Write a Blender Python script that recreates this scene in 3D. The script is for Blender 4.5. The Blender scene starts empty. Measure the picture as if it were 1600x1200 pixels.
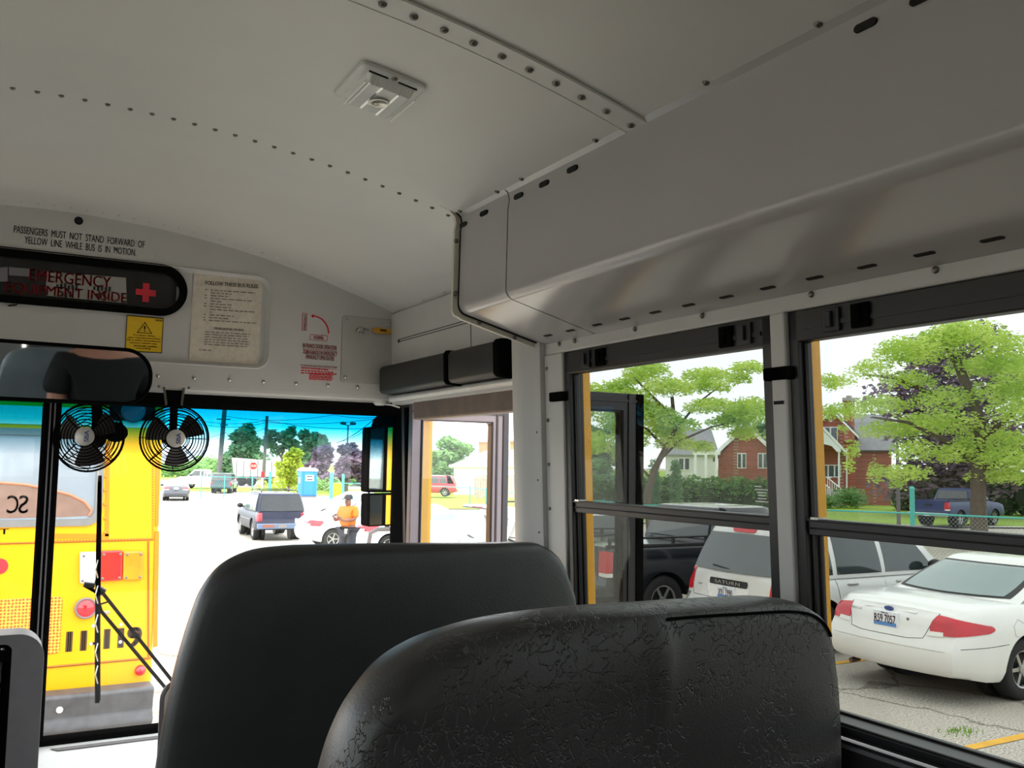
import bpy, bmesh, math, random
import numpy as np
from mathutils import Vector, Matrix
from mathutils.bvhtree import BVHTree
from mathutils.geometry import tessellate_polygon

scene = bpy.context.scene
COL = scene.collection
PI = math.pi

# ------------------------------------------------------------------ camera
FPX = 1448.42
MCAM = np.array([[0.87225022, 0.05535434, 0.48591712],      # world X in image axes (right, down, forward)
                 [-0.48881528, 0.06725714, 0.86979084],     # world Y (towards the front of the bus)
                 [0.0154653, -0.99619896, 0.0857231]])      # world Z
CAM = np.array([-0.13, 0.0, 2.42])
cam_data = bpy.data.cameras.new('camera')
cam = bpy.data.objects.new('camera', cam_data)
COL.objects.link(cam)
cam_data.sensor_fit = 'HORIZONTAL'
cam_data.sensor_width = 36.0
cam_data.lens = 36.0 * FPX / 1600.0
cam_data.clip_start = 0.05
cam_data.clip_end = 3000
_m = Matrix([[MCAM[r][0], -MCAM[r][1], -MCAM[r][2]] for r in range(3)]).to_4x4()
_m.translation = Vector(CAM)
cam.matrix_world = _m
scene.camera = cam

# ------------------------------------------------------------------ world and exposure
SKY = 3.4
w = bpy.data.worlds.new('overcast_sky')
scene.world = w
w.use_nodes = True
nt = w.node_tree
nt.nodes.clear()
wo = nt.nodes.new('ShaderNodeOutputWorld')
bg = nt.nodes.new('ShaderNodeBackground')
tc = nt.nodes.new('ShaderNodeTexCoord')
sep = nt.nodes.new('ShaderNodeSeparateXYZ')
ramp = nt.nodes.new('ShaderNodeValToRGB')
ramp.color_ramp.elements[0].position = 0.0
ramp.color_ramp.elements[0].color = (0.92, 0.95, 1.0, 1)
ramp.color_ramp.elements[1].position = 0.6
ramp.color_ramp.elements[1].color = (1.0, 1.0, 1.0, 1)
nt.links.new(tc.outputs['Generated'], sep.inputs[0])
nt.links.new(sep.outputs['Z'], ramp.inputs[0])
nt.links.new(ramp.outputs[0], bg.inputs[0])
bg.inputs[1].default_value = SKY
nt.links.new(bg.outputs[0], wo.inputs[0])
sun_d = bpy.data.lights.new('sun_behind_cloud', 'SUN')
sun_d.energy = 0.6
sun_d.angle = math.radians(40)
sun_d.color = (1.0, 0.97, 0.92)
sun = bpy.data.objects.new('sun_behind_cloud', sun_d)
COL.objects.link(sun)
sun.rotation_euler = (math.radians(28), math.radians(12), math.radians(30))
sun['kind'] = 'helper'
scene.view_settings.view_transform = 'Standard'
scene.view_settings.look = 'None'
scene.view_settings.gamma = 1.0
scene.view_settings.exposure = 0.6
scene.view_settings.use_curve_mapping = False
scene.cycles.max_bounces = 10
scene.cycles.diffuse_bounces = 6
scene.cycles.glossy_bounces = 4
scene.cycles.transmission_bounces = 4
scene.cycles.transparent_max_bounces = 12
scene.cycles.caustics_reflective = False
scene.cycles.caustics_refractive = False
scene.cycles.sample_clamp_indirect = 6.0

# ------------------------------------------------------------------ where a pixel of the photograph points
def ray(px, py):
    return MCAM @ np.array([px - 800.0, py - 600.0, FPX])

def at(px, py, X=None, Y=None, Z=None):
    d = ray(px, py)
    if X is not None: t = (X - CAM[0]) / d[0]
    elif Y is not None: t = (Y - CAM[1]) / d[1]
    else: t = (Z - CAM[2]) / d[2]
    return Vector(CAM + t * d)

def pol(px, r, py=725):
    """ground position in the direction of column px at horizontal range r"""
    d = ray(px, py)
    h = math.hypot(d[0], d[1])
    return Vector((CAM[0] + d[0] / h * r, CAM[1] + d[1] / h * r, 0))

def zat(px, py, r):
    d = ray(px, py)
    return CAM[2] + d[2] / math.hypot(d[0], d[1]) * r

def sstep(t):
    t = min(1.0, max(0.0, t))
    return t * t * (3 - 2 * t)

def gz(x, y):
    return -0.4 * sstep((y - 12) / 25.0)

# ------------------------------------------------------------------ materials
def lin(c):
    return tuple((v / 255 / 12.92) if v / 255 <= 0.04045 else ((v / 255 + 0.055) / 1.055) ** 2.4 for v in c)

MATS = {}
def mat(name, col, rough=0.5, metal=0.0, var=0.06, vscale=30.0, bump=0.0, bscale=200.0, spec=0.5, coat=0.0, emit=None, aniso=None):
    """procedural: the colour wanders a little with noise, optional fine bump"""
    if name in MATS: return MATS[name]
    m = bpy.data.materials.new(name); m.use_nodes = True
    n = m.node_tree.nodes; l = m.node_tree.links
    b = n['Principled BSDF']
    c = lin(col)
    b.inputs['Roughness'].default_value = rough
    b.inputs['Metallic'].default_value = metal
    b.inputs['Specular IOR Level'].default_value = spec
    b.inputs['Coat Weight'].default_value = coat
    b.inputs['Coat Roughness'].default_value = 0.08
    t = n.new('ShaderNodeTexCoord')
    no = n.new('ShaderNodeTexNoise'); no.inputs['Scale'].default_value = vscale; no.inputs['Detail'].default_value = 4
    l.new(t.outputs['Object'], no.inputs['Vector'])
    r = n.new('ShaderNodeValToRGB')
    r.color_ramp.elements[0].position = 0.3; r.color_ramp.elements[1].position = 0.7
    r.color_ramp.elements[0].color = tuple(max(0, v * (1 - var)) for v in c) + (1,)
    r.color_ramp.elements[1].color = tuple(min(1, v * (1 + var)) for v in c) + (1,)
    l.new(no.outputs['Fac'], r.inputs[0]); l.new(r.outputs[0], b.inputs['Base Color'])
    if bump:
        nb = n.new('ShaderNodeTexNoise'); nb.inputs['Scale'].default_value = bscale; nb.inputs['Detail'].default_value = 3
        bp = n.new('ShaderNodeBump'); bp.inputs['Strength'].default_value = bump; bp.inputs['Distance'].default_value = 0.002
        l.new(t.outputs['Object'], nb.inputs['Vector']); l.new(nb.outputs['Fac'], bp.inputs['Height']); l.new(bp.outputs[0], b.inputs['Normal'])
    if emit:
        b.inputs['Emission Color'].default_value = lin(emit[0]) + (1,); b.inputs['Emission Strength'].default_value = emit[1]
    MATS[name] = m
    return m

def glass_mat(name, tint, refl=0.5, rough=0.0):
    """thin pane: see-through tint plus Fresnel mirror"""
    m = bpy.data.materials.new(name); m.use_nodes = True
    n = m.node_tree.nodes; l = m.node_tree.links; n.clear()
    o = n.new('ShaderNodeOutputMaterial'); mix = n.new('ShaderNodeMixShader')
    tr = n.new('ShaderNodeBsdfTransparent'); gl = n.new('ShaderNodeBsdfGlossy'); fr = n.new('ShaderNodeFresnel')
    mul = n.new('ShaderNodeMath'); mul.operation = 'MULTIPLY'; mul.inputs[1].default_value = refl
    fr.inputs['IOR'].default_value = 1.5
    tr.inputs[0].default_value = tuple(tint) + (1,)
    gl.inputs['Roughness'].default_value = rough
    l.new(fr.outputs[0], mul.inputs[0]); l.new(mul.outputs[0], mix.inputs[0])
    l.new(tr.outputs[0], mix.inputs[1]); l.new(gl.outputs[0], mix.inputs[2]); l.new(mix.outputs[0], o.inputs[0])
    MATS[name] = m
    return m

# ------------------------------------------------------------------ object helpers
def tag(o, label=None, cat=None, group=None, kind=None):
    if label: o['label'] = label
    if cat: o['category'] = cat
    if group: o['group'] = group
    if kind: o['kind'] = kind
    return o

def thing(name, label, cat, loc=(0, 0, 0), rotz=0.0, group=None, kind=None):
    o = bpy.data.objects.new(name, None)
    o.empty_display_size = 0.05
    COL.objects.link(o)
    o.location = loc; o.rotation_euler = (0, 0, rotz)
    return tag(o, label, cat, group, kind)

def basis(o):
    return Matrix.LocRotScale(o.location, o.rotation_euler.to_quaternion() if o.rotation_mode != 'QUATERNION' else o.rotation_quaternion, o.scale)

class MB:
    """collects shapes, then links them as one mesh object"""
    def __init__(s):
        s.v = []; s.f = []; s.mi = []; s.cur = 0
    def add(s, vs, fs, mi=None):
        b = len(s.v); s.v += [tuple(p) for p in vs]
        for f in fs:
            s.f.append([b + i for i in f]); s.mi.append(s.cur if mi is None else mi)
        return s
    def box(s, x0, x1, y0, y1, z0, z1, fn=None, mi=None):
        v = [(x, y, z) for x in (x0, x1) for y in (y0, y1) for z in (z0, z1)]
        if fn: v = [fn(*p) for p in v]
        return s.add(v, [(0, 1, 3, 2), (4, 6, 7, 5), (0, 4, 5, 1), (2, 3, 7, 6), (0, 2, 6, 4), (1, 5, 7, 3)], mi)
    def prism(s, loop, off, mi=None):
        """closed loop of 3-D points swept by vector off"""
        n = len(loop); off = Vector(off)
        v = [Vector(p) for p in loop] + [Vector(p) + off for p in loop]
        fs = [tuple(range(n))[::-1], tuple(range(n, 2 * n))] + [(i, (i + 1) % n, n + (i + 1) % n, n + i) for i in range(n)]
        return s.add(v, fs, mi)
    def tube(s, pts, r, n=8, cap=True, mi=None, closed=False):
        pts = [Vector(p) for p in pts]; k = len(pts)
        rs = r if isinstance(r, (list, tuple)) else [r] * k
        vs = []; fs = []; up = None
        for i, p in enumerate(pts):
            if closed: d = pts[(i + 1) % k] - pts[i - 1]
            else: d = pts[min(i + 1, k - 1)] - pts[max(i - 1, 0)]
            d = d.normalized() if d.length > 1e-9 else Vector((0, 0, 1))
            if up is None:
                up = Vector((0, 0, 1)) if abs(d.z) < 0.9 else Vector((1, 0, 0))
            a = d.cross(up)
            a = a.normalized() if a.length > 1e-6 else d.orthogonal().normalized()
            up = a.cross(d).normalized()
            for j in range(n):
                t = 2 * PI * j / n
                vs.append(p + (a * math.cos(t) + up * math.sin(t)) * rs[i])
        for i in range(k if closed else k - 1):
            i2 = (i + 1) % k
            for j in range(n):
                fs.append((i * n + j, i * n + (j + 1) % n, i2 * n + (j + 1) % n, i2 * n + j))
        if cap and not closed:
            fs.append(tuple(range(n))[::-1]); fs.append(tuple((k - 1) * n + j for j in range(n)))
        return s.add(vs, fs, mi)
    def lathe(s, prof, c, ax, n=24, mi=None, cap=True):
        """profile [(radius, height along axis)] spun about the axis ax through c"""
        ax = Vector(ax).normalized(); a = ax.orthogonal().normalized(); b = ax.cross(a); c = Vector(c)
        vs = []; fs = []
        for r, h in prof:
            for j in range(n):
                t = 2 * PI * j / n
                vs.append(c + ax * h + (a * math.cos(t) + b * math.sin(t)) * r)
        for i in range(len(prof) - 1):
            for j in range(n):
                fs.append((i * n + j, i * n + (j + 1) % n, (i + 1) * n + (j + 1) % n, (i + 1) * n + j))
        if cap and prof[0][0] > 1e-6: fs.append(tuple(range(n))[::-1])
        if cap and prof[-1][0] > 1e-6: fs.append(tuple((len(prof) - 1) * n + j for j in range(n)))
        return s.add(vs, fs, mi)
    def disc(s, c, ax, r, h, n=20, mi=None):
        return s.lathe([(r, 0), (r, h * 0.7), (r * 0.9, h)], c, ax, n, mi)
    def dome(s, c, ax, r, h=None, n=10, mi=None):
        h = r * 0.6 if h is None else h
        return s.lathe([(r, 0), (r * 0.92, h * 0.5), (r * 0.6, h * 0.85), (0.0, h)], c, ax, n, mi)
    def blob(s, c, rx, ry, rz, seed=0, n=10, m=7, amp=0.12, mi=None):
        rnd = random.Random(seed); vs = []; fs = []
        ph = [rnd.uniform(0, 6.28) for _ in range(4)]
        for i in range(m + 1):
            th = PI * i / m
            for j in range(n):
                a = 2 * PI * j / n
                k = 1 + amp * (math.sin(3 * a + ph[0]) * math.sin(2 * th + ph[1]) + 0.6 * math.sin(5 * a + ph[2] + 3 * th))
                vs.append((c[0] + rx * k * math.sin(th) * math.cos(a), c[1] + ry * k * math.sin(th) * math.sin(a), c[2] + rz * k * math.cos(th)))
        for i in range(m):
            for j in range(n):
                fs.append((i * n + j, (i + 1) * n + j, (i + 1) * n + (j + 1) % n, i * n + (j + 1) % n))
        return s.add(vs, fs, mi)
    def grid(s, fn, nu, nv, mi=None):
        vs = [fn(i / nu, j / nv) for i in range(nu + 1) for j in range(nv + 1)]
        fs = [(i * (nv + 1) + j, (i + 1) * (nv + 1) + j, (i + 1) * (nv + 1) + j + 1, i * (nv + 1) + j + 1) for i in range(nu) for j in range(nv)]
        return s.add(vs, fs, mi)
    def build(s, name, m, parent=None, smooth=False, bevel=0.0, seg=2, world=True, angle=40, recalc=True, weld=False, loc=None):
        me = bpy.data.meshes.new(name)
        o = bpy.data.objects.new(name, me)
        vs = s.v
        if parent is not None and world:
            P = basis(parent)
            if parent.parent is not None: P = basis(parent.parent) @ P
            inv = P.inverted()
            vs = [inv @ Vector(p) for p in vs]
        if loc is not None:
            L = Vector(loc); vs = [Vector(p) - L for p in vs]; o.location = L
        me.from_pydata([tuple(p) for p in vs], [], s.f)
        ms = m if isinstance(m, (list, tuple)) else [m]
        for q in ms: me.materials.append(q)
        if len(ms) > 1: me.polygons.foreach_set('material_index', s.mi)
        if recalc or weld:
            bm = bmesh.new(); bm.from_mesh(me)
            if weld: bmesh.ops.remove_doubles(bm, verts=bm.verts, dist=1e-5)
            bmesh.ops.recalc_face_normals(bm, faces=bm.faces)
            bm.to_mesh(me); bm.free()
        if smooth:
            me.polygons.foreach_set('use_smooth', [True] * len(me.polygons))
            if angle: me.set_sharp_from_angle(angle=math.radians(angle))
        COL.objects.link(o)
        if parent is not None: o.parent = parent
        if bevel:
            b = o.modifiers.new('bevel', 'BEVEL'); b.width = bevel; b.segments = seg; b.limit_method = 'ANGLE'; b.angle_limit = math.radians(35)
            b.harden_normals = False
        return o

def struct(name, mb, m, label, cat, parent=None, **k):
    o = mb.build(name, m, parent, **k)
    o['kind'] = 'structure'
    return tag(o, label, cat)

def rrect(x0, x1, y0, y1, r, n=6):
    """rounded rectangle loop in 2-D"""
    out = []
    for cx_, cy_, a0 in ((x1 - r, y1 - r, 0), (x0 + r, y1 - r, 90), (x0 + r, y0 + r, 180), (x1 - r, y0 + r, 270)):
        for i in range(n + 1):
            a = math.radians(a0 + 90 * i / n)
            out.append((cx_ + r * math.cos(a), cy_ + r * math.sin(a)))
    return out

def plate(outer, holes, to3, off, mb=None, mi=None):
    """flat plate with holes: 2-D loops, to3 maps them to 3-D, off is the thickness vector"""
    mb = mb or MB()
    loops = [list(outer)] + [list(h) for h in holes]
    v2 = [p for lp in loops for p in lp]
    fs = [list(t) for t in tessellate_polygon([[Vector((p[0], p[1], 0)) for p in lp] for lp in loops])]
    li = []; k0 = 0
    for lp in loops: li.append(list(range(k0, k0 + len(lp)))); k0 += len(lp)
    A = [Vector(to3(*p)) for p in v2]; off = Vector(off); n = len(A)
    F = fs + [[n + i for i in f[::-1]] for f in fs]
    for lp in li:
        k = len(lp)
        F += [(lp[i], lp[(i + 1) % k], n + lp[(i + 1) % k], n + lp[i]) for i in range(k)]
    mb.add(A + [p + off for p in A], F, mi)
    return mb

def text_geo(body, bold=0.0, space=1.0):
    cu = bpy.data.curves.new('t', 'FONT'); cu.body = body; cu.size = 1.0; cu.offset = bold; cu.space_character = space
    cu.resolution_u = 3; cu.fill_mode = 'FRONT'
    o = bpy.data.objects.new('t', cu); COL.objects.link(o)
    dg = bpy.context.evaluated_depsgraph_get()
    me = bpy.data.meshes.new_from_object(o.evaluated_get(dg))
    vs = [tuple(v.co) for v in me.vertices]; fs = [list(p.vertices) for p in me.polygons]
    bpy.data.objects.remove(o); bpy.data.curves.remove(cu); bpy.data.meshes.remove(me)
    return vs, fs

def text(mb, body, to3, x0, x1, y0, y1, bold=0.0, space=1.0, mi=None, slant=0.0):
    """fit the words into a 2-D rectangle that to3 maps into the place"""
    vs, fs = text_geo(body, 0.0, space)
    if not vs: return mb
    ax = min(v[0] for v in vs); bx = max(v[0] for v in vs); ay = min(v[1] for v in vs); by = max(v[1] for v in vs)
    out = []
    for v in vs:
        u = (v[0] - ax) / (bx - ax); t = (v[1] - ay) / (by - ay)
        out.append(to3(x0 + (x1 - x0) * u, y0 + (y1 - y0) * t + slant * u))
    mb.add(out, fs, mi)
    if bold:                                  # thicken the strokes by printing again a hair aside
        e = bold * 1.6 / (bx - ax)
        for du in (-e, e):
            mb.add([to3(x0 + (x1 - x0) * ((v[0] - ax) / (bx - ax) + du), y0 + (y1 - y0) * (v[1] - ay) / (by - ay) + slant * (v[0] - ax) / (bx - ax)) for v in vs], fs, mi)
    return mb
# ------------------------------------------------------------------ interior materials
M_CEIL = mat('painted_ceiling_panel', (208, 207, 202), 0.42, bump=0.05, bscale=260, var=0.02, vscale=6)
M_DUCT = mat('grey_textured_enamel', (178, 176, 176), 0.17, bump=0.04, bscale=420, var=0.02, vscale=8)
M_WALL = mat('light_grey_enamel', (196, 195, 192), 0.42, bump=0.05, bscale=300, var=0.03, vscale=10)
M_RIM = mat('cream_edge_trim', (208, 204, 190), 0.4, var=0.03)
M_SCREW = mat('plated_screw', (120, 116, 110), 0.35, metal=0.8)
M_BLACK = mat('black_rubber', (18, 18, 18), 0.75, var=0.15, vscale=40, spec=0.0)
M_FRAME = mat('black_anodised_frame', (30, 29, 28), 0.42, var=0.12, vscale=25)
M_DARKSLOT = mat('dark_slot', (6, 6, 6), 0.8)
M_VINYL = mat('black_grained_vinyl', (52, 53, 54), 0.36, var=0.10, vscale=12, bump=0.35, bscale=330)
M_VINYL2 = mat('dark_pleated_pad_vinyl', (40, 40, 38), 0.5, var=0.1, vscale=20, bump=0.3, bscale=240)
M_FLOOR = mat('dark_floor_rubber', (44, 44, 44), 0.7, var=0.1, bump=0.3)
M_LOWER = mat('lower_wall_shade_tone', (34, 34, 34), 0.6, var=0.1)  # shade below the sill put into the wall colour
M_DASH = mat('pale_dash_moulding', (240, 242, 243), 0.5, var=0.03, bump=0.05, bscale=200)
M_GREYPL = mat('grey_plastic', (120, 118, 122), 0.5, bump=0.12, bscale=400)
M_YELLOW = mat('school_bus_yellow', (246, 178, 20), 0.3, var=0.03, vscale=5, coat=0.3)
M_RED = mat('red_print', (172, 30, 44), 0.6)
M_INK = mat('black_print', (22, 20, 20), 0.6)
M_PAPER = mat('worn_paper_sheet', (214, 205, 190), 0.7, var=0.08, vscale=60)
M_GREYINK = mat('faded_print', (128, 122, 116), 0.7)
M_STICK = mat('yellow_sticker', (232, 190, 24), 0.5, var=0.03)
M_CHROME = mat('brushed_steel', (190, 188, 184), 0.22, metal=1.0)
M_MIRROR = mat('mirror_glass', (225, 230, 232), 0.02, metal=1.0, var=0.01)
M_WHITE = mat('white_plastic', (232, 232, 228), 0.4)
M_ALU = mat('bronze_grey_aluminium', (110, 103, 108), 0.4, metal=0.35, var=0.06, vscale=15)
M_ALUD = mat('dark_aluminium', (46, 46, 50), 0.4, metal=0.3)
M_BROWN = mat('scuffed_brown_header', (112, 96, 86), 0.55, var=0.22, vscale=14)
G_CLEAR = glass_mat('clear_pane', (0.90, 0.94, 0.93), 0.5)
G_TINT = glass_mat('tinted_pane', (0.475, 0.495, 0.485), 0.12)
G_TINTL = glass_mat('lighter_tinted_pane', (0.70, 0.72, 0.71), 0.4)
G_DOOR = glass_mat('door_pane', (0.90, 0.92, 0.915), 0.5)
G_LENS = glass_mat('clear_lens', (0.93, 0.95, 0.94), 0.9, 0.1)

# windscreen: clear below, blue shade band dyed into the top of the glass
G_WS = bpy.data.materials.new('windscreen_with_shade_band'); G_WS.use_nodes = True
_n = G_WS.node_tree.nodes; _l = G_WS.node_tree.links; _n.clear()
_o = _n.new('ShaderNodeOutputMaterial'); _mx = _n.new('ShaderNodeMixShader'); _tr = _n.new('ShaderNodeBsdfTransparent')
_gl = _n.new('ShaderNodeBsdfGlossy'); _gl.inputs['Roughness'].default_value = 0.0
_fr = _n.new('ShaderNodeFresnel'); _fr.inputs['IOR'].default_value = 1.5
_mu = _n.new('ShaderNodeMath'); _mu.operation = 'MULTIPLY'; _mu.inputs[1].default_value = 0.5
_tc = _n.new('ShaderNodeTexCoord'); _sp = _n.new('ShaderNodeSeparateXYZ'); _mr = _n.new('ShaderNodeMapRange')
_mr.inputs['From Min'].default_value = 2.425; _mr.inputs['From Max'].default_value = 2.60
_rp = _n.new('ShaderNodeValToRGB')
_rp.color_ramp.elements[0].position = 0.0; _rp.color_ramp.elements[0].color = (0.96, 0.98, 0.975, 1)
_rp.color_ramp.elements[1].position = 1.0; _rp.color_ramp.elements[1].color = (0.0, 0.30, 0.42, 1)
_e = _rp.color_ramp.elements.new(0.35); _e.color = (0.42, 0.60, 0.66, 1)
_e = _rp.color_ramp.elements.new(0.62); _e.color = (0.03, 0.42, 0.54, 1)
_l.new(_tc.outputs['Object'], _sp.inputs[0]); _l.new(_sp.outputs['Z'], _mr.inputs['Value']); _l.new(_mr.outputs[0], _rp.inputs[0])
_l.new(_rp.outputs[0], _tr.inputs[0]); _l.new(_fr.outputs[0], _mu.inputs[0]); _l.new(_mu.outputs[0], _mx.inputs[0])
_l.new(_tr.outputs[0], _mx.inputs[1]); _l.new(_gl.outputs[0], _mx.inputs[2]); _l.new(_mx.outputs[0], _o.inputs[0])

# ------------------------------------------------------------------ bus body we sit in
FLOOR_Z = 1.12
YH = 3.05            # front header plane
YB = -7.0            # rear wall

def zc(x): return 3.155 - 0.177 * x * x
def wx(z, d=0.0): return 1.11 - 0.04 * (z - 2.3) + d
def wp(y, z, d=0.0): return Vector((wx(z, d), y, z))
def wbox(mb, y0, y1, z0, z1, d0, d1, mi=None): return mb.box(d0, d1, y0, y1, z0, z1, fn=lambda d, y, z: (wx(z, d), y, z), mi=mi)
def lwbox(mb, y0, y1, z0, z1, d0, d1): return mb.box(d0, d1, y0, y1, z0, z1, fn=lambda d, y, z: (-wx(z, d), y, z))

# ceiling: curved panels, one lapping the next
NX = 40
def ceil_strip(mb, y0, y1, lift, th=0.012, xa=-1.13, xb=1.13):
    pts = [xa + (xb - xa) * i / NX for i in range(NX + 1)]
    vs = []
    for x in pts:
        z = zc(x) - lift
        vs += [(x, y0, z), (x, y1, z), (x, y0, z + th + lift), (x, y1, z + th + lift)]
    fs = []
    for i in range(NX):
        a = i * 4; b = a + 4
        fs += [(a, b, b + 1, a + 1), (a + 2, a + 3, b + 3, b + 2), (a, a + 2, b + 2, b), (a + 1, b + 1, b + 3, a + 3)]
    mb.add(vs, fs)
cb = MB()
ceil_strip(cb, 1.99, 3.07, 0.0)
ceil_strip(cb, 1.315, 2.06, 0.004)
ceil_strip(cb, YB, 1.285, 0.004)
ceil = struct('ceiling', cb, M_CEIL, 'pale grey curved metal ceiling panels of the bus', 'ceiling', smooth=True, angle=30)
jb = MB(); ceil_strip(jb, 1.272, 1.328, 0.009, 0.004)
for k in (1.2715, 1.3285):
    jb.tube([(x, k, zc(x) - 0.007) for x in [-1.1 + 2.2 * i / 40 for i in range(41)]], 0.0035, 6)
joint = jb.build('joint_strip', M_CEIL, ceil, smooth=True, angle=30)
rb = MB()
for i in range(40):                         # round-headed bolts along the joint strip
    x = -1.06 + i * 0.0525
    rb.dome((x, 1.30, zc(x) - 0.009), (0, 0, -1), 0.0075, 0.006, 8)
rb.build('bolt_row', M_SCREW, joint, smooth=True, angle=60)
rv = MB()
for i in range(46):                         # rivets along the front lap
    x = -1.09 + i * 0.0435
    rv.dome((x, 2.045, zc(x) - 0.003), (0, 0, -1), 0.0058, 0.0055, 8)
rv.build('rivet_row', M_SCREW, ceil, smooth=True, angle=60)
rv = MB()
for i in range(50):
    x = -1.05 + i * 0.0435
    rv.dome((x, 2.985, zc(x) + 0.0005), (0, 0, -1), 0.005, 0.004, 8)
for i in range(6):
    rv.dome((1.075, 2.12 + i * 0.16, zc(1.075)), (0, 0, -1), 0.005, 0.004, 8)
rv.build('rivet_row', M_RIM, ceil, smooth=True, angle=60)
# yellow roof skin over the ceiling
yb = MB(); pts = [-1.2 + 2.4 * i / 30 for i in range(31)]
yb.grid(lambda u, v: (-1.2 + 2.4 * u, YB - 0.1 + (3.4 - YB + 0.1) * v, zc(-1.2 + 2.4 * u) + 0.05), 30, 2)
yb.grid(lambda u, v: (-1.2 + 2.4 * u, YB - 0.1 + (3.4 - YB + 0.1) * v, zc(-1.2 + 2.4 * u) + 0.06), 30, 2)
struct('roof', yb, M_YELLOW, 'yellow outer roof skin of the bus', 'roof', smooth=True)

# floor
struct('floor', MB().box(-1.12, 1.12, YB, 3.1, FLOOR_Z - 0.05, FLOOR_Z), M_FLOOR, 'dark rubber floor of the bus', 'floor')

# ---- right wall: posts, rail over the windows, sill, wall below, pillar by the door
PITCH = 0.718
post_y = [1.197 - PITCH * k for k in range(0, 12)]
Z_SILL, Z_TOP = 1.99, 2.695
rw = MB()
wbox(rw, YB, 2.0, Z_TOP, 2.735, -0.012, 0.06)                      # rail over the windows
wbox(rw, YB, 3.05, 2.735, 2.96, 0.004, 0.06)                       # panel up to the ceiling
for y in post_y: wbox(rw, y - 0.0175, y + 0.0175, Z_SILL - 0.02, Z_TOP, -0.020, 0.016)
wbox(rw, 1.915, 2.0, 1.2, Z_TOP, -0.016, 0.016)                     # strip ahead of the first window
wr = struct('wall_right', rw, M_WALL, 'light grey right side wall with window posts', 'wall', bevel=0.004)
pb = MB()                                                            # pillar beside the doorway, a folded sheet
loop = [(0.05, 2.0), (-0.028, 2.0), (-0.034, 2.012), (-0.036, 2.03), (-0.05, 2.05), (-0.055, 2.08), (-0.05, 2.105), (-0.035, 2.118), (0.06, 2.118)]
pb.prism([wp(y, 1.12, d) for d, y in loop], wp(0, 2.755) - wp(0, 1.12))
pb.build('door_pillar', M_WALL, wr, smooth=True, angle=50)
sb = MB()
for z in (2.2, 2.31, 2.42, 2.53, 2.66): sb.dome(wp(1.985, z, -0.017), (-1, 0, 0), 0.005, 0.004, 8)
for z in (2.12, 2.25, 2.38, 2.5): sb.dome(wp(2.012, z, -0.034), (-1, 0, 0), 0.003, 0.002, 8)
for y in (1.93, 1.86, 1.62, 1.40, 1.12, 0.88, 0.62): sb.dome(wp(y, 2.717, -0.013), (-1, 0, 0), 0.006, 0.005, 8)
sb.build('wall_screw', M_SCREW, wr, smooth=True)
lb = MB()
wbox(lb, YB, 2.0, FLOOR_Z, Z_SILL - 0.012, -0.01, 0.06)
wbox(lb, YB, 2.0, 1.55, 1.60, -0.02, 0.0)
wbox(lb, 2.95, 3.05, FLOOR_Z - 0.2, 2.62, 0.03, 0.05)
lb.build('lower_panel', M_LOWER, wr)
gb = MB(); wbox(gb, YB, 2.0, 1.966, 1.974, -0.016, -0.008)
gb.build('sill_bead', M_GREYPL, wr, bevel=0.002)
# panel over the doorway, with the long slotted seam
ob = MB(); wbox(ob, 2.0, 3.05, 2.62, 2.94, -0.006, 0.05)
hp = ob.build('door_head_panel', M_WALL, wr, bevel=0.003)
ob = MB()
for z in (2.834, 2.842): wbox(ob, 2.43, 2.985, z, z + 0.0018, -0.0075, -0.004)
wbox(ob, 2.425, 2.438, 2.832, 2.845, -0.008, -0.004); wbox(ob, 2.976, 2.984, 2.832, 2.842, -0.008, -0.004)
wbox(ob, 2.424, 2.4255, 2.74, 2.834, -0.0075, -0.004)
ob.build('slotted_seam', M_DARKSLOT, wr)
# outside skin: yellow below the windows and a narrow reveal at each post
ys = MB()
wbox(ys, YB, 2.0, 0.75, Z_SILL - 0.02, 0.062, 0.085)
wbox(ys, YB, 2.0, Z_TOP + 0.01, 3.0, 0.062, 0.085)
wbox(ys, 2.0, 3.05, 2.64, 3.0, 0.062, 0.085)
for y in post_y + [1.965]:
    wbox(ys, y + (-0.002 if y < 1.5 else -0.021), y + 0.03, Z_SILL - 0.02, Z_TOP + 0.02, 0.064, 0.085)
ys.build('yellow_skin', M_YELLOW, wr)

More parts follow.
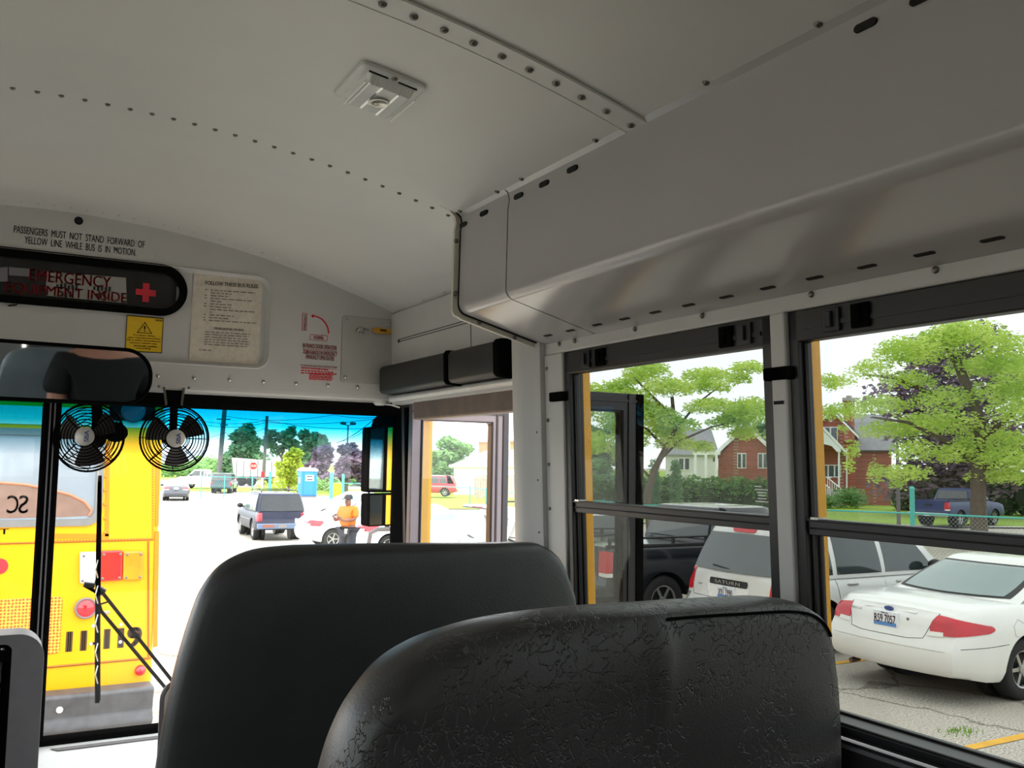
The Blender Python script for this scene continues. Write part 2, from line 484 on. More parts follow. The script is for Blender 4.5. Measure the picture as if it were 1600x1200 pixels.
# ---- windows
def bus_window(n, ya, yb, label, mark=False):
    root = thing('window_%d' % n, label, 'window', wp((ya + yb) / 2, Z_SILL, 0), kind='structure')
    fr = MB(); b = 0.033
    d0, d1 = -0.010, 0.016
    wbox(fr, yb - 0.022, yb, Z_SILL, Z_TOP, d0, d1); wbox(fr, ya, ya + 0.030, Z_SILL, Z_TOP, d0, d1)
    wbox(fr, ya, yb, 2.640, Z_TOP, d0, d1); wbox(fr, yb + 0.001, yb + 0.016, Z_SILL, Z_TOP, d1, 0.045); wbox(fr, ya + 0.03, yb - 0.034, Z_SILL, 2.012, d0 - 0.02, d1)
    # the track that the sashes run in, set back from the room
    wbox(fr, yb - 0.030, yb - 0.022, 2.012, 2.640, 0.002, d1)
    fr.build('frame', M_FRAME, root, bevel=0.003)
    tr = MB()
    wbox(tr, ya + 0.03, yb - 0.034, 2.66, 2.668, -0.013, -0.01)
    wbox(tr, ya + 0.03, yb - 0.034, 2.003, 2.008, -0.034, -0.03); wbox(tr, ya, yb - 0.0, 1.992, 1.996, -0.034, -0.03)
    tr.build('track_lip', M_ALUD, root)
    s1 = MB()                                                     # upper sash carries the meeting rail
    wbox(s1, ya + 0.028, yb - 0.024, 2.306, 2.334, -0.004, 0.018); wbox(s1, ya + 0.028, yb - 0.024, 2.317, 2.3195, -0.007, -0.004)
    wbox(s1, ya + 0.028, yb - 0.024, 2.330, 2.334, -0.010, -0.004)
    us = s1.build('upper_sash', M_FRAME, root, bevel=0.002)
    g = MB(); wbox(g, ya + 0.028, yb - 0.024, 2.33, 2.645, 0.008, 0.011); g.build('glass_pane', G_TINT, us)
    s2 = MB(); wbox(s2, yb - 0.036, yb - 0.024, 2.0, 2.306, 0.012, 0.020); wbox(s2, ya + 0.028, yb - 0.024, 2.0, 2.016, 0.012, 0.024)
    ls = s2.build('lower_sash', M_FRAME, root, bevel=0.002)
    g = MB(); wbox(g, ya + 0.028, yb - 0.03, 2.01, 2.31, 0.017, 0.020); g.build('glass_pane', G_TINT, ls)
    for yy in (yb - 0.1, yb - 0.16, ya + 0.12, ya + 0.07):         # slide latches in the head
        l = MB(); wbox(l, yy - 0.018, yy + 0.018, 2.648, 2.688, -0.017, -0.01); wbox(l, yy - 0.006, yy + 0.006, 2.655, 2.682, -0.024, -0.015)
        l.build('latch', M_ALUD if yy > yb - 0.13 or yy < ya + 0.1 else M_BLACK, root, bevel=0.002)
    c = MB(); wbox(c, yb - 0.052, yb - 0.036, 2.333, 2.337, -0.012, 0.012); c.build('latch_pin', M_CHROME, root)
    for yy in (ya, yb):
        c = MB(); wbox(c, yy - 0.04 if yy == ya else yy - 0.012, yy + 0.012 if yy == ya else yy + 0.05, 2.575, 2.598, -0.026, -0.008)
        c.build('clip', M_BLACK, root, bevel=0.003)
    if mark:                                                       # etched glass mark, too small to read
        k = MB()
        for i, (a, b_) in enumerate(((0.0, 0.018), (0.001, 0.034), (0.006, 0.03), (0.010, 0.028), (0.008, 0.03), (0.002, 0.034))):
            z = 2.384 - i * 0.0055
            wbox(k, ya + 0.08 - b_, ya + 0.08 - a, z, z + 0.0022, 0.0068, 0.0076)
        k.build('etched_mark', M_WHITE, us)
    return root
bus_window(1, 1.2145, 1.915, 'black two-sash side window next to the entrance door', True)
bus_window(2, 1.197 - PITCH + 0.0175, 1.1795, 'black two-sash side window beside the nearer seat')
md = MB(); wbox(md, 1.186, 1.208, 2.532, 2.538, -0.0225, -0.019); md.build('post_mark', M_DARKSLOT, wr)

# ---- left and rear walls, outside the frame: they let the daylight in as the real ones do
lw = MB()
lwbox(lw, YB, 3.05, FLOOR_Z, Z_SILL, 0.0, 0.06); lwbox(lw, YB, 3.05, Z_TOP, 2.96, 0.0, 0.06)
for k in range(14):
    y = 2.66 - PITCH * k
    lwbox(lw, y - 0.05, y + 0.05, Z_SILL, Z_TOP, 0.0, 0.05)
wl_ = struct('wall_left', lw, M_WALL, 'light grey left side wall of the bus', 'wall')
g = MB(); lwbox(g, YB, 2.6, Z_SILL, Z_TOP, 0.03, 0.034); g.build('tinted_glazing', G_TINTL, wl_)
g = MB(); wbox(g, YB, 1.197 - PITCH, Z_SILL, Z_TOP, 0.03, 0.034); g.build('tinted_glazing', G_TINT, wr)
bw = MB()
bw.box(-1.1, 1.1, YB - 0.06, YB, FLOOR_Z, 1.9); bw.box(-1.1, 1.1, YB - 0.06, YB, 2.65, 3.14)
for x in (-1.1, -0.45, 0.35, 1.0): bw.box(x, x + 0.1, YB - 0.06, YB, 1.9, 2.65)
wb_ = struct('wall_back', bw, M_WALL, 'grey rear wall of the bus', 'wall')
g = MB(); g.box(-1.0, 1.0, YB - 0.04, YB - 0.036, 1.9, 2.65); g.build('tinted_glazing', G_TINTL, wb_)

# ---- overhead air duct along the right side
duct = thing('air_duct', 'long grey overhead air duct with slots above the side windows', 'air duct', (1.0, 1.4, 2.75))
def duct_profile(t=0.0):
    """(x, z) from the ceiling, down the face, round the corner and out to the wall"""
    p = [(0.800, 3.041), (0.826, 3.034), (0.842, 3.020), (0.8455, 3.004)]
    p += [(0.842, 2.985), (0.840, 2.815)]
    cx_, cz_, r = 0.866, 2.806, 0.026
    for i in range(7):
        a = math.radians(180 + 75 * i / 6); p.append((cx_ + r * math.cos(a), cz_ + r * math.sin(a)))
    p += [(1.085, 2.722)]
    return p
def duct_panel(name, y0, y1, m):
    b = MB(); pr = duct_profile(); n = len(pr)
    inner = [(x + 0.006, z + 0.004) for x, z in pr]
    lp = [(x, y0, z) for x, z in pr] + [(x, y0, z) for x, z in inner[::-1]]
    b.prism(lp, (0, y1 - y0, 0))
    o = b.build(name, m, duct, smooth=True, angle=30)
    return o
long_p = duct_panel('long_panel', YB, 1.768, M_DUCT)
end_p = duct_panel('end_panel', 1.773, 2.015, M_DUCT)
b = MB(); pr = duct_profile()                                        # dark seam between the panels
b.prism([(x + 0.004, 1.764, z + 0.003) for x, z in pr] + [(x + 0.012, 1.764, z + 0.01) for x, z in pr[::-1]], (0, 0.012, 0))
b.build('seam', M_DARKSLOT, duct)
b = MB()
lipo = [(x - 0.014 if z > 2.79 else x - 0.006, z - (0.0 if z > 2.83 else 0.013)) for x, z in pr]
b.prism([(x, 2.013, z) for x, z in lipo] + [(x + 0.012, 2.013, z + 0.006) for x, z in pr[::-1]], (0, 0.010, 0))
rim = b.build('end_rim', M_RIM, duct, smooth=True, angle=40)
b = MB(); b.prism([(x + 0.004, 2.008, z + 0.002) for x, z in pr] + [(1.1, 2.008, 2.93)], (0, 0.006, 0))
b.build('end_plate', M_DUCT, duct)
b = MB(); b.tube([(x + 0.0005, 2.009, z - 0.001) for x, z in pr], 0.0028, 6); b.build('end_gasket', M_DARKSLOT, duct)
def capsule(mb, c, du, dn, L, w_, h=0.004):
    """slot: a round-ended dark inlay, du along, dn out of the sheet"""
    c = Vector(c); du = Vector(du).normalized(); dn = Vector(dn).normalized(); dw = du.cross(dn)
    lp = []
    for i in range(7): a = -PI / 2 + PI * i / 6; lp.append(c + du * (L / 2 - w_ / 2 + w_ / 2 * math.cos(a)) + dw * (w_ / 2 * math.sin(a)))
    for i in range(7): a = PI / 2 + PI * i / 6; lp.append(c + du * (-L / 2 + w_ / 2 + w_ / 2 * math.cos(a)) + dw * (w_ / 2 * math.sin(a)))
    mb.prism([p - dn * h for p in lp], dn * (h + 0.0006))
for px, py in ((723, 351), (755, 333), (809, 306), (849, 287), (893, 264), (1351, 39), (1440, -4)):
    p = at(px, py, X=0.8412)
    b = MB(); capsule(b, (0.8415 if p.z > 2.9 else 0.8405, p.y, p.z), (0, 1, 0), (-1, 0, 0), 0.036, 0.011); b.build('face_slot', M_DARKSLOT, duct)
s0 = Vector(pr[-2]); s1 = Vector(pr[-1])
dn_ = Vector((-(s1.y - s0.y), 0, s1.x - s0.x)).normalized(); dn_ = -dn_ if dn_.z > 0 else dn_
for px, py in ((856, 536), (891, 529), (933, 519), (976, 511), (1024, 500), (1076, 489), (1135, 477), (1200, 464), (1273, 449), (1355, 432), (1445, 415), (1551, 392)):
    p = at(px, py, X=1.04)
    t = (1.04 - s0.x) / (s1.x - s0.x)
    b = MB(); capsule(b, (1.04, p.y, s0.y + (s1.y - s0.y) * t), (0, 1, 0), dn_, 0.036, 0.010); b.build('underside_slot', M_DARKSLOT, duct)
for y in (1.99, 1.80, 1.69, 1.41, 1.10, 0.87, 0.62): b = MB(); b.dome((0.830, y, 3.031), (-0.75, 0, -0.65), 0.0068, 0.006, 9); b.build('flange_screw', M_SCREW, duct, smooth=True)
for x, z in ((0.832, 2.96), (0.832, 2.83), (0.9, 2.765), (1.0, 2.735)): b = MB(); b.dome((x, 2.0125, z), (-0.2, -1, 0), 0.006, 0.004, 8); b.build('rim_screw', M_SCREW, duct, smooth=True)

# ---- front header over the windscreen
HB = 2.648
def h3(x, z, d=0.0): return Vector((x, YH - d, z))
xs_ = [-1.1 + 2.2 * i / 30 for i in range(31)]
outer = [(-1.1, HB), (1.1, HB)] + [(x, zc(x) + 0.004) for x in xs_[::-1]]
recess = rrect(-1.0, 0.652, 2.7185, 3.024, 0.045, 6)
hb = plate(outer, [recess], lambda x, z: h3(x, z), (0, 0.012, 0))
rin = rrect(-0.99, 0.640, 2.7305, 3.012, 0.036, 6); k = len(recess)
hb.add([h3(*p) for p in recess] + [h3(p[0], p[1], -0.012) for p in rin], [(i, (i + 1) % k, k + (i + 1) % k, k + i) for i in range(k)])
hb.add([h3(p[0], p[1], -0.012) for p in rin], [tuple(range(k))])
hb.box(-1.1, 1.1, YH + 0.012, YH + 0.06, HB + 0.01, HB + 0.02)
fold = [(YH, HB), (YH + 0.001, HB - 0.010), (YH + 0.006, HB - 0.016), (YH + 0.06, HB - 0.022), (YH + 0.06, HB - 0.016), (YH + 0.012, HB)]
hb.prism([(-1.1, y, z) for y, z in fold], (2.2, 0, 0))
wf = struct('wall_front', hb, M_WALL, 'light grey metal header panel over the windscreen', 'wall', smooth=True, angle=28)
lp3 = [h3(p[0], p[1], 0.001) for p in recess]
b = MB(); b.tube(lp3, 0.0032, 6, closed=True); b.build('pressed_bead', M_WALL, wf, smooth=True)
b = MB()
for px in (191, 246, 303, 358, 411, 462, 512, 558, 604):
    p = at(px, 587 + (px - 246) * 0.0565, Y=YH); b.dome(p, (0, -1, 0), 0.0062, 0.004, 10)
for i in range(8): b.dome((-1.0 + i * 0.105, YH, 2.683), (0, -1, 0), 0.0062, 0.004, 10)
b.build('header_rivet', M_CHROME, wf, smooth=True)
p = at(123, 345, Y=YH)
b = MB(); b.disc(p, (0, -1, 0), 0.0125, 0.002, 20); b.build('plug_hole', M_DARKSLOT, wf)
b = MB()
b.prism([at(x, y, Y=YH + 0.011) for x, y in ((11, 478), (14, 476), (29, 475), (25, 478), (15, 479))], (0, -0.002, 0)); b.build('scratch', M_DARKSLOT, wf)

# windscreen and its rubber
wsf = MB()
ZB, ZT = 1.583, 2.585
wsf.box(-1.15, 1.19, 3.10, 3.19, ZT, 2.632); wsf.box(-1.15, 1.19, 3.13, 3.19, ZB - 0.028, ZB)
wsf.box(0.0, 0.05, 3.12, 3.19, ZB, ZT); wsf.box(1.15, 1.172, 2.95, 3.19, 1.2, 2.632); wsf.box(-1.15, -1.08, 3.0, 3.19, 1.2, 2.632)
ws = thing('window_3', 'wide two-pane windscreen with a blue shade band along its top', 'windscreen', (0.5, 3.15, ZB), kind='structure')
wsf.build('rubber_frame', M_BLACK, ws, bevel=0.006)
b = MB(); b.box(0.017, 0.021, 3.112, 3.12, ZB, ZT); b.box(0.029, 0.033, 3.112, 3.12, ZB, ZT); b.build('post_bead', M_GREYPL, ws)
b = MB(); b.box(0.045, 1.155, 3.158, 3.163, ZB - 0.005, ZT + 0.005); b.build('glass_pane', G_WS, ws, world=False).location = -ws.location
b = MB(); b.box(-1.085, 0.005, 3.158, 3.163, ZB - 0.005, ZT + 0.005); b.build('glass_pane', G_WS, ws, world=False).location = -ws.location
for o_ in ws.children:
    pass
# yellow front corner outside the windscreen
b = MB(); b.box(1.18, 1.245, 3.02, 3.24, 0.8, 2.68); b.box(-1.2, -1.13, 3.06, 3.24, 0.8, 2.68); b.box(-1.2, 1.2, 3.20, 3.26, 0.8, 1.50); b.box(-1.2, 1.2, 3.20, 3.26, 2.66, 3.1)
struct('trim_1', b, M_YELLOW, 'yellow outer front corner of the bus seen through the door glass', 'trim', bevel=0.02)

# doorway frame and the two folded-out door leaves
b = MB(); wbox(b, 2.118, 2.88, 2.562, 2.632, 0.0, 0.05)
dh = struct('trim_2', b, M_BROWN, 'scuffed brown header bar across the top of the doorway', 'trim', bevel=0.006)
b = MB(); wbox(b, 2.11, 3.04, 2.630, 2.648, -0.026, 0.0); struct('trim_3', b, M_WHITE, 'narrow pale ledge under the black door pads', 'trim', bevel=0.008)
b = MB(); wbox(b, 2.965, 3.02, 1.2, 2.61, 0.025, 0.05); wbox(b, 2.97, 2.985, 1.2, 2.6, 0.012, 0.03); b.build('door_jamb', M_BLACK, wr, bevel=0.004)
def leaf(n, label, y, x0, x1, zt, gx0, gx1, gz1, m, th=0.03):
    root = thing('door_%d' % n, label, 'door', (x0, y, 0.9), kind='structure')
    f = plate([(x0, 0.9), (x1, 0.9), (x1, zt), (x0, zt)], [rrect(gx0, gx1, 1.5, gz1, 0.01, 3), rrect(gx0, gx1, 0.98, 1.42, 0.01, 3)], lambda x, z: (x, y, z), (0, th, 0))
    f.build('leaf_frame', m, root, bevel=0.003)
    g = MB(); g.box(gx0 - 0.005, gx1 + 0.005, y + 0.012, y + 0.016, 1.495, gz1 + 0.005); g.box(gx0 - 0.005, gx1 + 0.005, y + 0.012, y + 0.016, 0.975, 1.425)
    g.build('glass_pane', G_DOOR, root)
    r = MB(); r.box(x1 - 0.004, x1 + 0.022, y - 0.004, y + th + 0.004, 0.9, zt); r.build('edge_rubber', M_ALUD if n == 1 else M_BLACK, root, bevel=0.004)
    s = MB()
    s.tube([(gx0 - 0.004, y - 0.002, 1.49), (gx0 - 0.004, y - 0.002, gz1 + 0.004), (gx1 + 0.004, y - 0.002, gz1 + 0.004), (gx1 + 0.004, y - 0.002, 1.49)], 0.004, 6)
    s.box((gx1 + x1) / 2 - 0.004, (gx1 + x1) / 2 + 0.002, y - 0.004, y, 0.9, zt)
    s.box(x0, x1, y - 0.003, y, gz1 + 0.028, gz1 + 0.034)
    s.build('glazing_bead', M_ALUD, root, smooth=True)
    return root
leaf(1, 'open front door leaf in grey-bronze metal seen through the doorway', 2.93, 1.118, 1.475, 2.622, 1.160, 1.425, 2.563, M_ALU)
leaf(2, 'open rear door leaf in dark metal seen through the side window', 2.07, 1.175, 1.425, 2.618, 1.195, 1.372, 2.566, M_ALUD)
# ------------------------------------------------------------------ things on the front header
def dec(d): return lambda x, z: h3(x, z, d)
t = thing('dome_light', 'small clear rectangular ceiling light with ribbed lens', 'light', (0.475, 1.63, zc(0.475)))
# ceiling frame: u along x (follows the curve), v along y
c0 = at(592, 141, Z=3.11)
DX, DY = c0.x, c0.y
slope = -0.354 * DX
def cl(u, v, d): return Vector((DX + u, DY + v, zc(DX + u) - 0.004 - d))
hw_, hl_ = 0.062, 0.085
b = MB(); lo = rrect(-hw_, hw_, -hl_, hl_, 0.012, 4)
b.add([cl(u, v, 0.0) for u, v in lo] + [cl(u, v, 0.006) for u, v in lo] + [cl(u * 0.93, v * 0.95, 0.009) for u, v in lo],
      [tuple(range(len(lo)))] + [(r * len(lo) + i, r * len(lo) + (i + 1) % len(lo), (r + 1) * len(lo) + (i + 1) % len(lo), (r + 1) * len(lo) + i) for r in range(2) for i in range(len(lo))] + [tuple(2 * len(lo) + i for i in range(len(lo)))])
M_LB = mat('light_base_white', (222, 224, 220), 0.35)
b.build('base', M_LB, t, smooth=True, angle=40)
b = MB()                                                              # ribbed lens
nr = 22
def lens(u, v):
    x = -0.046 + 0.092 * u; y = -0.070 + 0.140 * v
    e = min(1, min(u, 1 - u) * 14, min(v, 1 - v) * 14)
    return cl(x, y, 0.009 + 0.015 * e + (0.0022 if int(u * nr * 2) % 2 else 0) * (1 if e >= 1 else 0))
b.grid(lens, nr * 2, 10)
b.build('ribbed_lens', mat('ribbed_clear_lens', (240, 243, 240), 0.12, var=0.03, coat=0.6, spec=0.8), t, smooth=True, angle=20)
b = MB(); b.lathe([(0.018, 0.0), (0.022, 0.001), (0.022, 0.003), (0.012, 0.0035), (0.008, 0.002), (0.0, 0.002)], cl(0.002, 0.0, 0.0255), (0, 0, -1), 20); b.build('bulb_boss', mat('bulb_chrome', (150, 150, 140), 0.2, metal=0.7), t, smooth=True)
for v in (-0.078, 0.076):
    b = MB(); b.dome(cl(0.0, v, 0.009), (0, 0, -1), 0.006, 0.005, 10); b.build('screw', M_SCREW, t, smooth=True)
for s in (-1, 1): b = MB(); b.box(-0.004, 0.004, 0, 0.12, 0, 0.002, fn=lambda u, v, d, s=s: cl(s * 0.0475 + u * 0.4, -0.06 + v, 0.0245 + d)); b.build('lens_edge', M_WHITE, t)
b = MB()
for a_, b_ in ((-0.046, -0.01), (0.01, 0.046)): b.box(a_, b_, -0.0735, -0.0705, 0.008, 0.0115, fn=cl)
b.build('lens_gap', M_DARKSLOT, t)

# stencilled lettering over the header
t = thing('stencilled_notice', 'black stencilled words about standing behind the yellow line', 'lettering', (0.1, YH, 2.98))
p0 = at(22, 352, Y=YH); p1 = at(226, 384, Y=YH); q0 = at(38, 380, Y=YH); q1 = at(213, 391, Y=YH)
hh = 0.0215
b = MB()
sl1 = at(226, 384, Y=YH).z - at(22, 364, Y=YH).z
z1_ = at(22, 359, Y=YH).z
text(b, 'PASSENGERS  MUST  NOT  STAND  FORWARD  OF', dec(0.0008), p0.x, p1.x, z1_ - hh * 0.4, z1_ + hh * 0.6, 0.008)
z2_ = at(38, 374, Y=YH).z
text(b, 'YELLOW  LINE  WHILE  BUS  IS  IN  MOTION.', dec(0.0008), q0.x, q1.x, z2_ - hh * 0.55, z2_ + hh * 0.45, 0.008)
b.build('letters', M_INK, t)

# emergency equipment compartment behind its black oval window
t = thing('emergency_equipment_case', 'black oval emergency equipment window with red lettering and cross', 'first aid case', (0.1, YH, 2.9))
c1 = at(293, 451, Y=YH); EX1 = c1.x
EZ1 = at(200, 407, Y=YH).z; EZ0 = at(200, 489, Y=YH).z
er = (EZ1 - EZ0) / 2; EX0 = -0.52
oval = rrect(EX0, EX1, EZ0, EZ1, er * 0.99, 12)
win = rrect(EX0 + 0.03, EX1 - 0.024, EZ0 + 0.022, EZ1 - 0.028, er - 0.026, 10)
b = plate(oval, [win], dec(0.004), (0, 0.012, 0)); b.build('oval_frame', M_BLACK, t, bevel=0.002)
b = MB(); b.prism([h3(*p, -0.010) for p in win], (0, 0.002, 0)); b.build('dark_inside', mat('dark_case_inside', (24, 23, 23), 0.5, var=0.3, vscale=20), t)
b = MB(); g = lambda px, py, d=-0.004: at(px, py, Y=YH - d)
b.prism([g(x, y) for x, y in ((72, 424), (197, 434), (198, 474), (72, 462))], (0, 0.003, 0)); b.build('white_carton', mat('pale_carton', (158, 156, 150), 0.6), t)
b = MB(); b.prism([g(x, y, -0.006) for x, y in ((0, 418), (12, 417), (12, 440), (0, 440))], (0, 0.003, 0)); b.prism([g(x, y, -0.006) for x, y in ((14, 417), (46, 420), (46, 432), (14, 430))], (0, 0.003, 0)); b.build('grey_packet', M_GREYPL, t)
b = MB()
for x0, x1, y in ((88, 124, 446), (146, 180, 449), (96, 118, 459), (150, 178, 460)):
    a_ = at(x0, y, Y=YH); c_ = at(x1, y, Y=YH)
    for i in range(int((x1 - x0) / 6)):
        u = i / ((x1 - x0) / 6); x = a_.x + (c_.x - a_.x) * u
        b.box(x, x + 0.006, YH + 0.0025, YH + 0.004, a_.z - 0.007 - (i % 2) * 0.003, a_.z + 0.004 + (i % 3) * 0.003)
b.build('carton_print', M_INK, t)
b = MB()
A = at(46, 434, Y=YH); B = at(173, 447, Y=YH); C_ = at(9, 452, Y=YH); D = at(198, 467, Y=YH)
text(b, 'EMERGENCY', dec(-0.001), A.x, B.x, at(108, 444, Y=YH).z, at(108, 426, Y=YH).z, 0.01)
text(b, 'EQUIPMENT INSIDE', dec(-0.001), C_.x, D.x, at(104, 467, Y=YH).z, at(104, 449, Y=YH).z, 0.01)
b.build('red_letters', mat('red_window_print', (214, 50, 68), 0.5), t)
cc = at(228, 457, Y=YH); b = MB(); a_ = 0.0325 * 0.9; w_ = 0.0095
for x0, x1, z0, z1 in ((-a_, a_, -w_, w_), (-w_, w_, w_, a_), (-w_, w_, -a_, -w_)): b.box(cc.x + x0, cc.x + x1, YH + 0.001, YH + 0.003, cc.z + z0, cc.z + z1)
b.build('red_cross', mat('red_cross_print', (206, 40, 58), 0.5), t)
b = MB(); b.prism([g(x, y, -0.003) for x, y in ((276, 448), (280, 449), (281, 458), (279, 468), (275, 470))], (0, 0.002, 0)); b.build('edge_glint', M_GREYPL, t)

# rules sheet
def quad3(tl, tr, bl, br, d):
    P_ = [at(*q, Y=YH + 0.012 - d) for q in (tl, tr, bl, br)]
    def f(u, v):   # u across, v up
        return (P_[2] * (1 - u) + P_[3] * u) * (1 - v) + (P_[0] * (1 - u) + P_[1] * u) * v
    return f
t = thing('rules_sheet', 'worn cream paper sheet headed FOLLOW THESE BUS RULES', 'paper notice', (0.52, YH, 2.73))
f = quad3((303, 424), (411, 432), (295, 564), (404, 570), 0.0015)
b = MB(); b.grid(lambda u, v: f(u, v) + Vector((0, -0.0006 * math.sin(17 * u + 9 * v), 0)), 8, 10); b.build('sheet', M_PAPER, t)
f2 = quad3((303, 424), (411, 432), (295, 564), (404, 570), 0.0028)
b = MB(); text(b, 'FOLLOW THESE BUS RULES', f2, 0.17, 0.93, 0.86, 0.905, 0.012); text(b, 'MISBEHAVIOR ON BUS:', f2, 0.33, 0.76, 0.365, 0.392, 0.012)
b.build('heading_text', mat('faded_black_print', (70, 66, 66), 0.7), t)
rnd = random.Random(4); b = MB()
def words(b, f, u0, u1, v, h, rnd):
    u = u0
    while u < u1 - 0.01:
        l = min(rnd.uniform(0.03, 0.10), u1 - u)
        b.add([f(u, v), f(u + l, v), f(u + l, v + h), f(u, v + h)], [(0, 1, 2, 3)]); u += l + 0.018
for i, l in enumerate((0.9, 0.55, 0.5, 0.86, 0.42, 0.56, 0.55, 0.92, 0.3, 0.6, 0.55, 0.94)):
    v = 0.80 - i * 0.031
    if i in (0, 2, 3, 5, 6, 9, 10, 11): words(b, f2, 0.17, 0.20, v, 0.011, rnd)
    words(b, f2, 0.25, l, v, 0.010, rnd)
for i in range(6): words(b, f2, 0.2, 0.86 - 0.02 * (i % 3), 0.33 - i * 0.028, 0.010, rnd)
words(b, f2, 0.13, 0.32, 0.125, 0.010, rnd)
b.build('rules_text', M_GREYINK, t)

# yellow surveillance sticker
t = thing('warning_sticker', 'yellow square sticker with a warning triangle below the oval window', 'sticker', (0.27, YH, 2.73))
cs = ((198, 492), (256, 497), (195, 549), (253, 552))
f = quad3(*cs, 0.001); b = MB(); b.add([f(0, 0), f(1, 0), f(1, 1), f(0, 1)], [(0, 1, 2, 3)]); b.build('sheet', M_STICK, t)
f2 = quad3(*cs, 0.002); b = MB()
for e in ((0, 0, 1, .025), (0, .975, 1, 1), (0, 0, .02, 1), (.98, 0, 1, 1)): b.add([f2(e[0], e[1]), f2(e[2], e[1]), f2(e[2], e[3]), f2(e[0], e[3])], [(0, 1, 2, 3)])
tri = [(0.29, 0.53), (0.71, 0.53), (0.50, 0.85)]
for i in range(3):
    p, q = tri[i], tri[(i + 1) % 3]; cxx, cyy = 0.5, 0.637
    ip = (p[0] + (cxx - p[0]) * 0.16, p[1] + (cyy - p[1]) * 0.16); iq = (q[0] + (cxx - q[0]) * 0.16, q[1] + (cyy - q[1]) * 0.16)
    b.add([f2(*p), f2(*q), f2(*iq), f2(*ip)], [(0, 1, 2, 3)])
text(b, '!', f2, 0.485, 0.515, 0.575, 0.74, 0.02)
text(b, 'SEON', f2, 0.78, 0.95, 0.895, 0.94, 0.02)
for i, (s, a, c) in enumerate((('For your safety,', .2, .8), ('you may be recorded', .08, .93), ('by a video surveillance', .05, .95), ('system, which may', .13, .86), ('include audio', .24, .86), ('recording.', .30, .7))):
    text(b, s, f2, a, c, 0.44 - i * 0.072, 0.49 - i * 0.072, 0.012)
b.build('print', M_INK, t)

# red door instructions
M_RED2 = mat('bright_red_print', (205, 22, 44), 0.7, spec=0.1)
t = thing('door_instructions', 'red printed entrance door instructions with a curved arrow', 'lettering', (0.82, YH, 2.75))
f = lambda px, py: at(px, py, Y=YH - 0.0008)
b = MB()
def box_outline(b, q, th=0.0012):
    P_ = [f(*c) for c in q]
    for i in range(4): b.tube([P_[i], P_[(i + 1) % 4]], 0.0007, 4)
box_outline(b, ((473, 489), (480, 490), (479, 517), (472, 516)))
box_outline(b, ((485, 522), (512, 525), (511, 533), (484, 531)))
A = f(474.3, 515.0); B_ = f(479, 491.5)
text(b, 'EMERGENCY', lambda u, v: Vector((A.x + (B_.x - A.x) * (1 - v), YH - 0.0008, A.z + (B_.z - A.z) * u)), 0, 1, 0, 1, 0.012)
def tl(s, x0, y0, x1, y1, h):     # words between two base pixels
    a = f(x0, y0); c = f(x1, y1); hz = h / FPX * 3.35
    text(b, s, lambda u, v: Vector((a.x + (c.x - a.x) * u, YH - 0.0014, a.z + (c.z - a.z) * u + v)), 0, 1, 0, hz, 0.016)
tl('NORMAL', 490.5, 529.5, 506, 531, 5)
tl('ENTRANCE DOOR OPERATION', 473, 543, 525.5, 547, 6.3); tl('-TURN HANDLE IN EMERGENCY', 472.5, 553, 526.5, 557, 6.3); tl('-MANUALLY OPEN DOORS', 477, 560.5, 522, 564, 6.3)
b.tube([f(472, 544.7), f(526.5, 548.8)], 0.0006, 4)
tl('ATTENTION: AIR DOOR INSTRUCTIONS', 469, 571.8, 526.5, 575.3, 2.2); b.tube([f(470, 573.7), f(526.5, 577.3)], 0.0004, 4)
for (x0, y0, x1, y1) in ((471, 575.5, 513, 579), (470, 579.5, 521, 583), (470, 583.5, 526, 585.5), (484, 585.5, 521, 587.3), (483, 588, 519, 590), (483, 590.5, 520.5, 592.2), (483, 593, 519, 594.8)):
    a = f(x0, y0); c = f(x1, y1)
    g2 = lambda u, v, a=a, c=c: a + (c - a) * u + Vector((0, 0, v * 0.004))
    words(b, g2, 0.0, 1.0, 0.0, 1.0, rnd)
arc = [f(513.5, 521), f(512.5, 513), f(509, 505.5), f(503.5, 499), (f(496.5, 495.2)), f(490, 493.6)]
b.tube(arc, 0.0022, 6)
b.prism([f(485.5, 493.2), f(490.5, 490.8), f(489.8, 497)], (0, 0.0005, 0))
b.build('print', M_RED2, t)

# emergency door release plate with valve
t = thing('door_release_plate', 'bare metal cover plate with a small door release valve', 'access plate', (1.0, YH, 2.68))
cs = [at(534, 493, Y=YH), at(622, 503, Y=YH), at(612, 604, Y=YH), at(531, 596, Y=YH)]
x0, x1, z0, z1 = cs[3].x + 0.002, 1.088, cs[3].z, cs[0].z
b = MB(); b.prism([h3(x, z, 0.0) for x, z in rrect(x0, x1, z0, z1, 0.01, 4)], (0, -0.0025, 0)); b.build('cover', mat('bare_metal_plate', (188, 186, 180), 0.38, metal=0.25, var=0.05, vscale=12), t, bevel=0.001)
b = MB(); lo = rrect(x0 - 0.0012, x1 + 0.0012, z0 - 0.0012, z1 + 0.0012, 0.011, 4); b.prism([h3(x, z, 0.0) for x, z in lo], (0, -0.0006, 0)); b.build('edge_line', M_GREYPL, t)
for x, z in ((x0 + 0.016, z0 + 0.016), (x1 - 0.016, z0 + 0.016), (x0 + 0.016, z1 - 0.016), (x1 - 0.016, z1 - 0.016)):
    b = MB(); b.dome(h3(x, z, 0.0025), (0, -1, 0), 0.006, 0.004, 10); b.build('screw', M_CHROME, t, smooth=True)
for px, py in ((561, 549), (586, 550)): b = MB(); b.disc(at(px, py, Y=YH - 0.0025), (0, -1, 0), 0.004, 0.0015, 10); b.build('stud', M_WALL, t)
vc = at(563, 515, Y=YH - 0.02); b = MB()
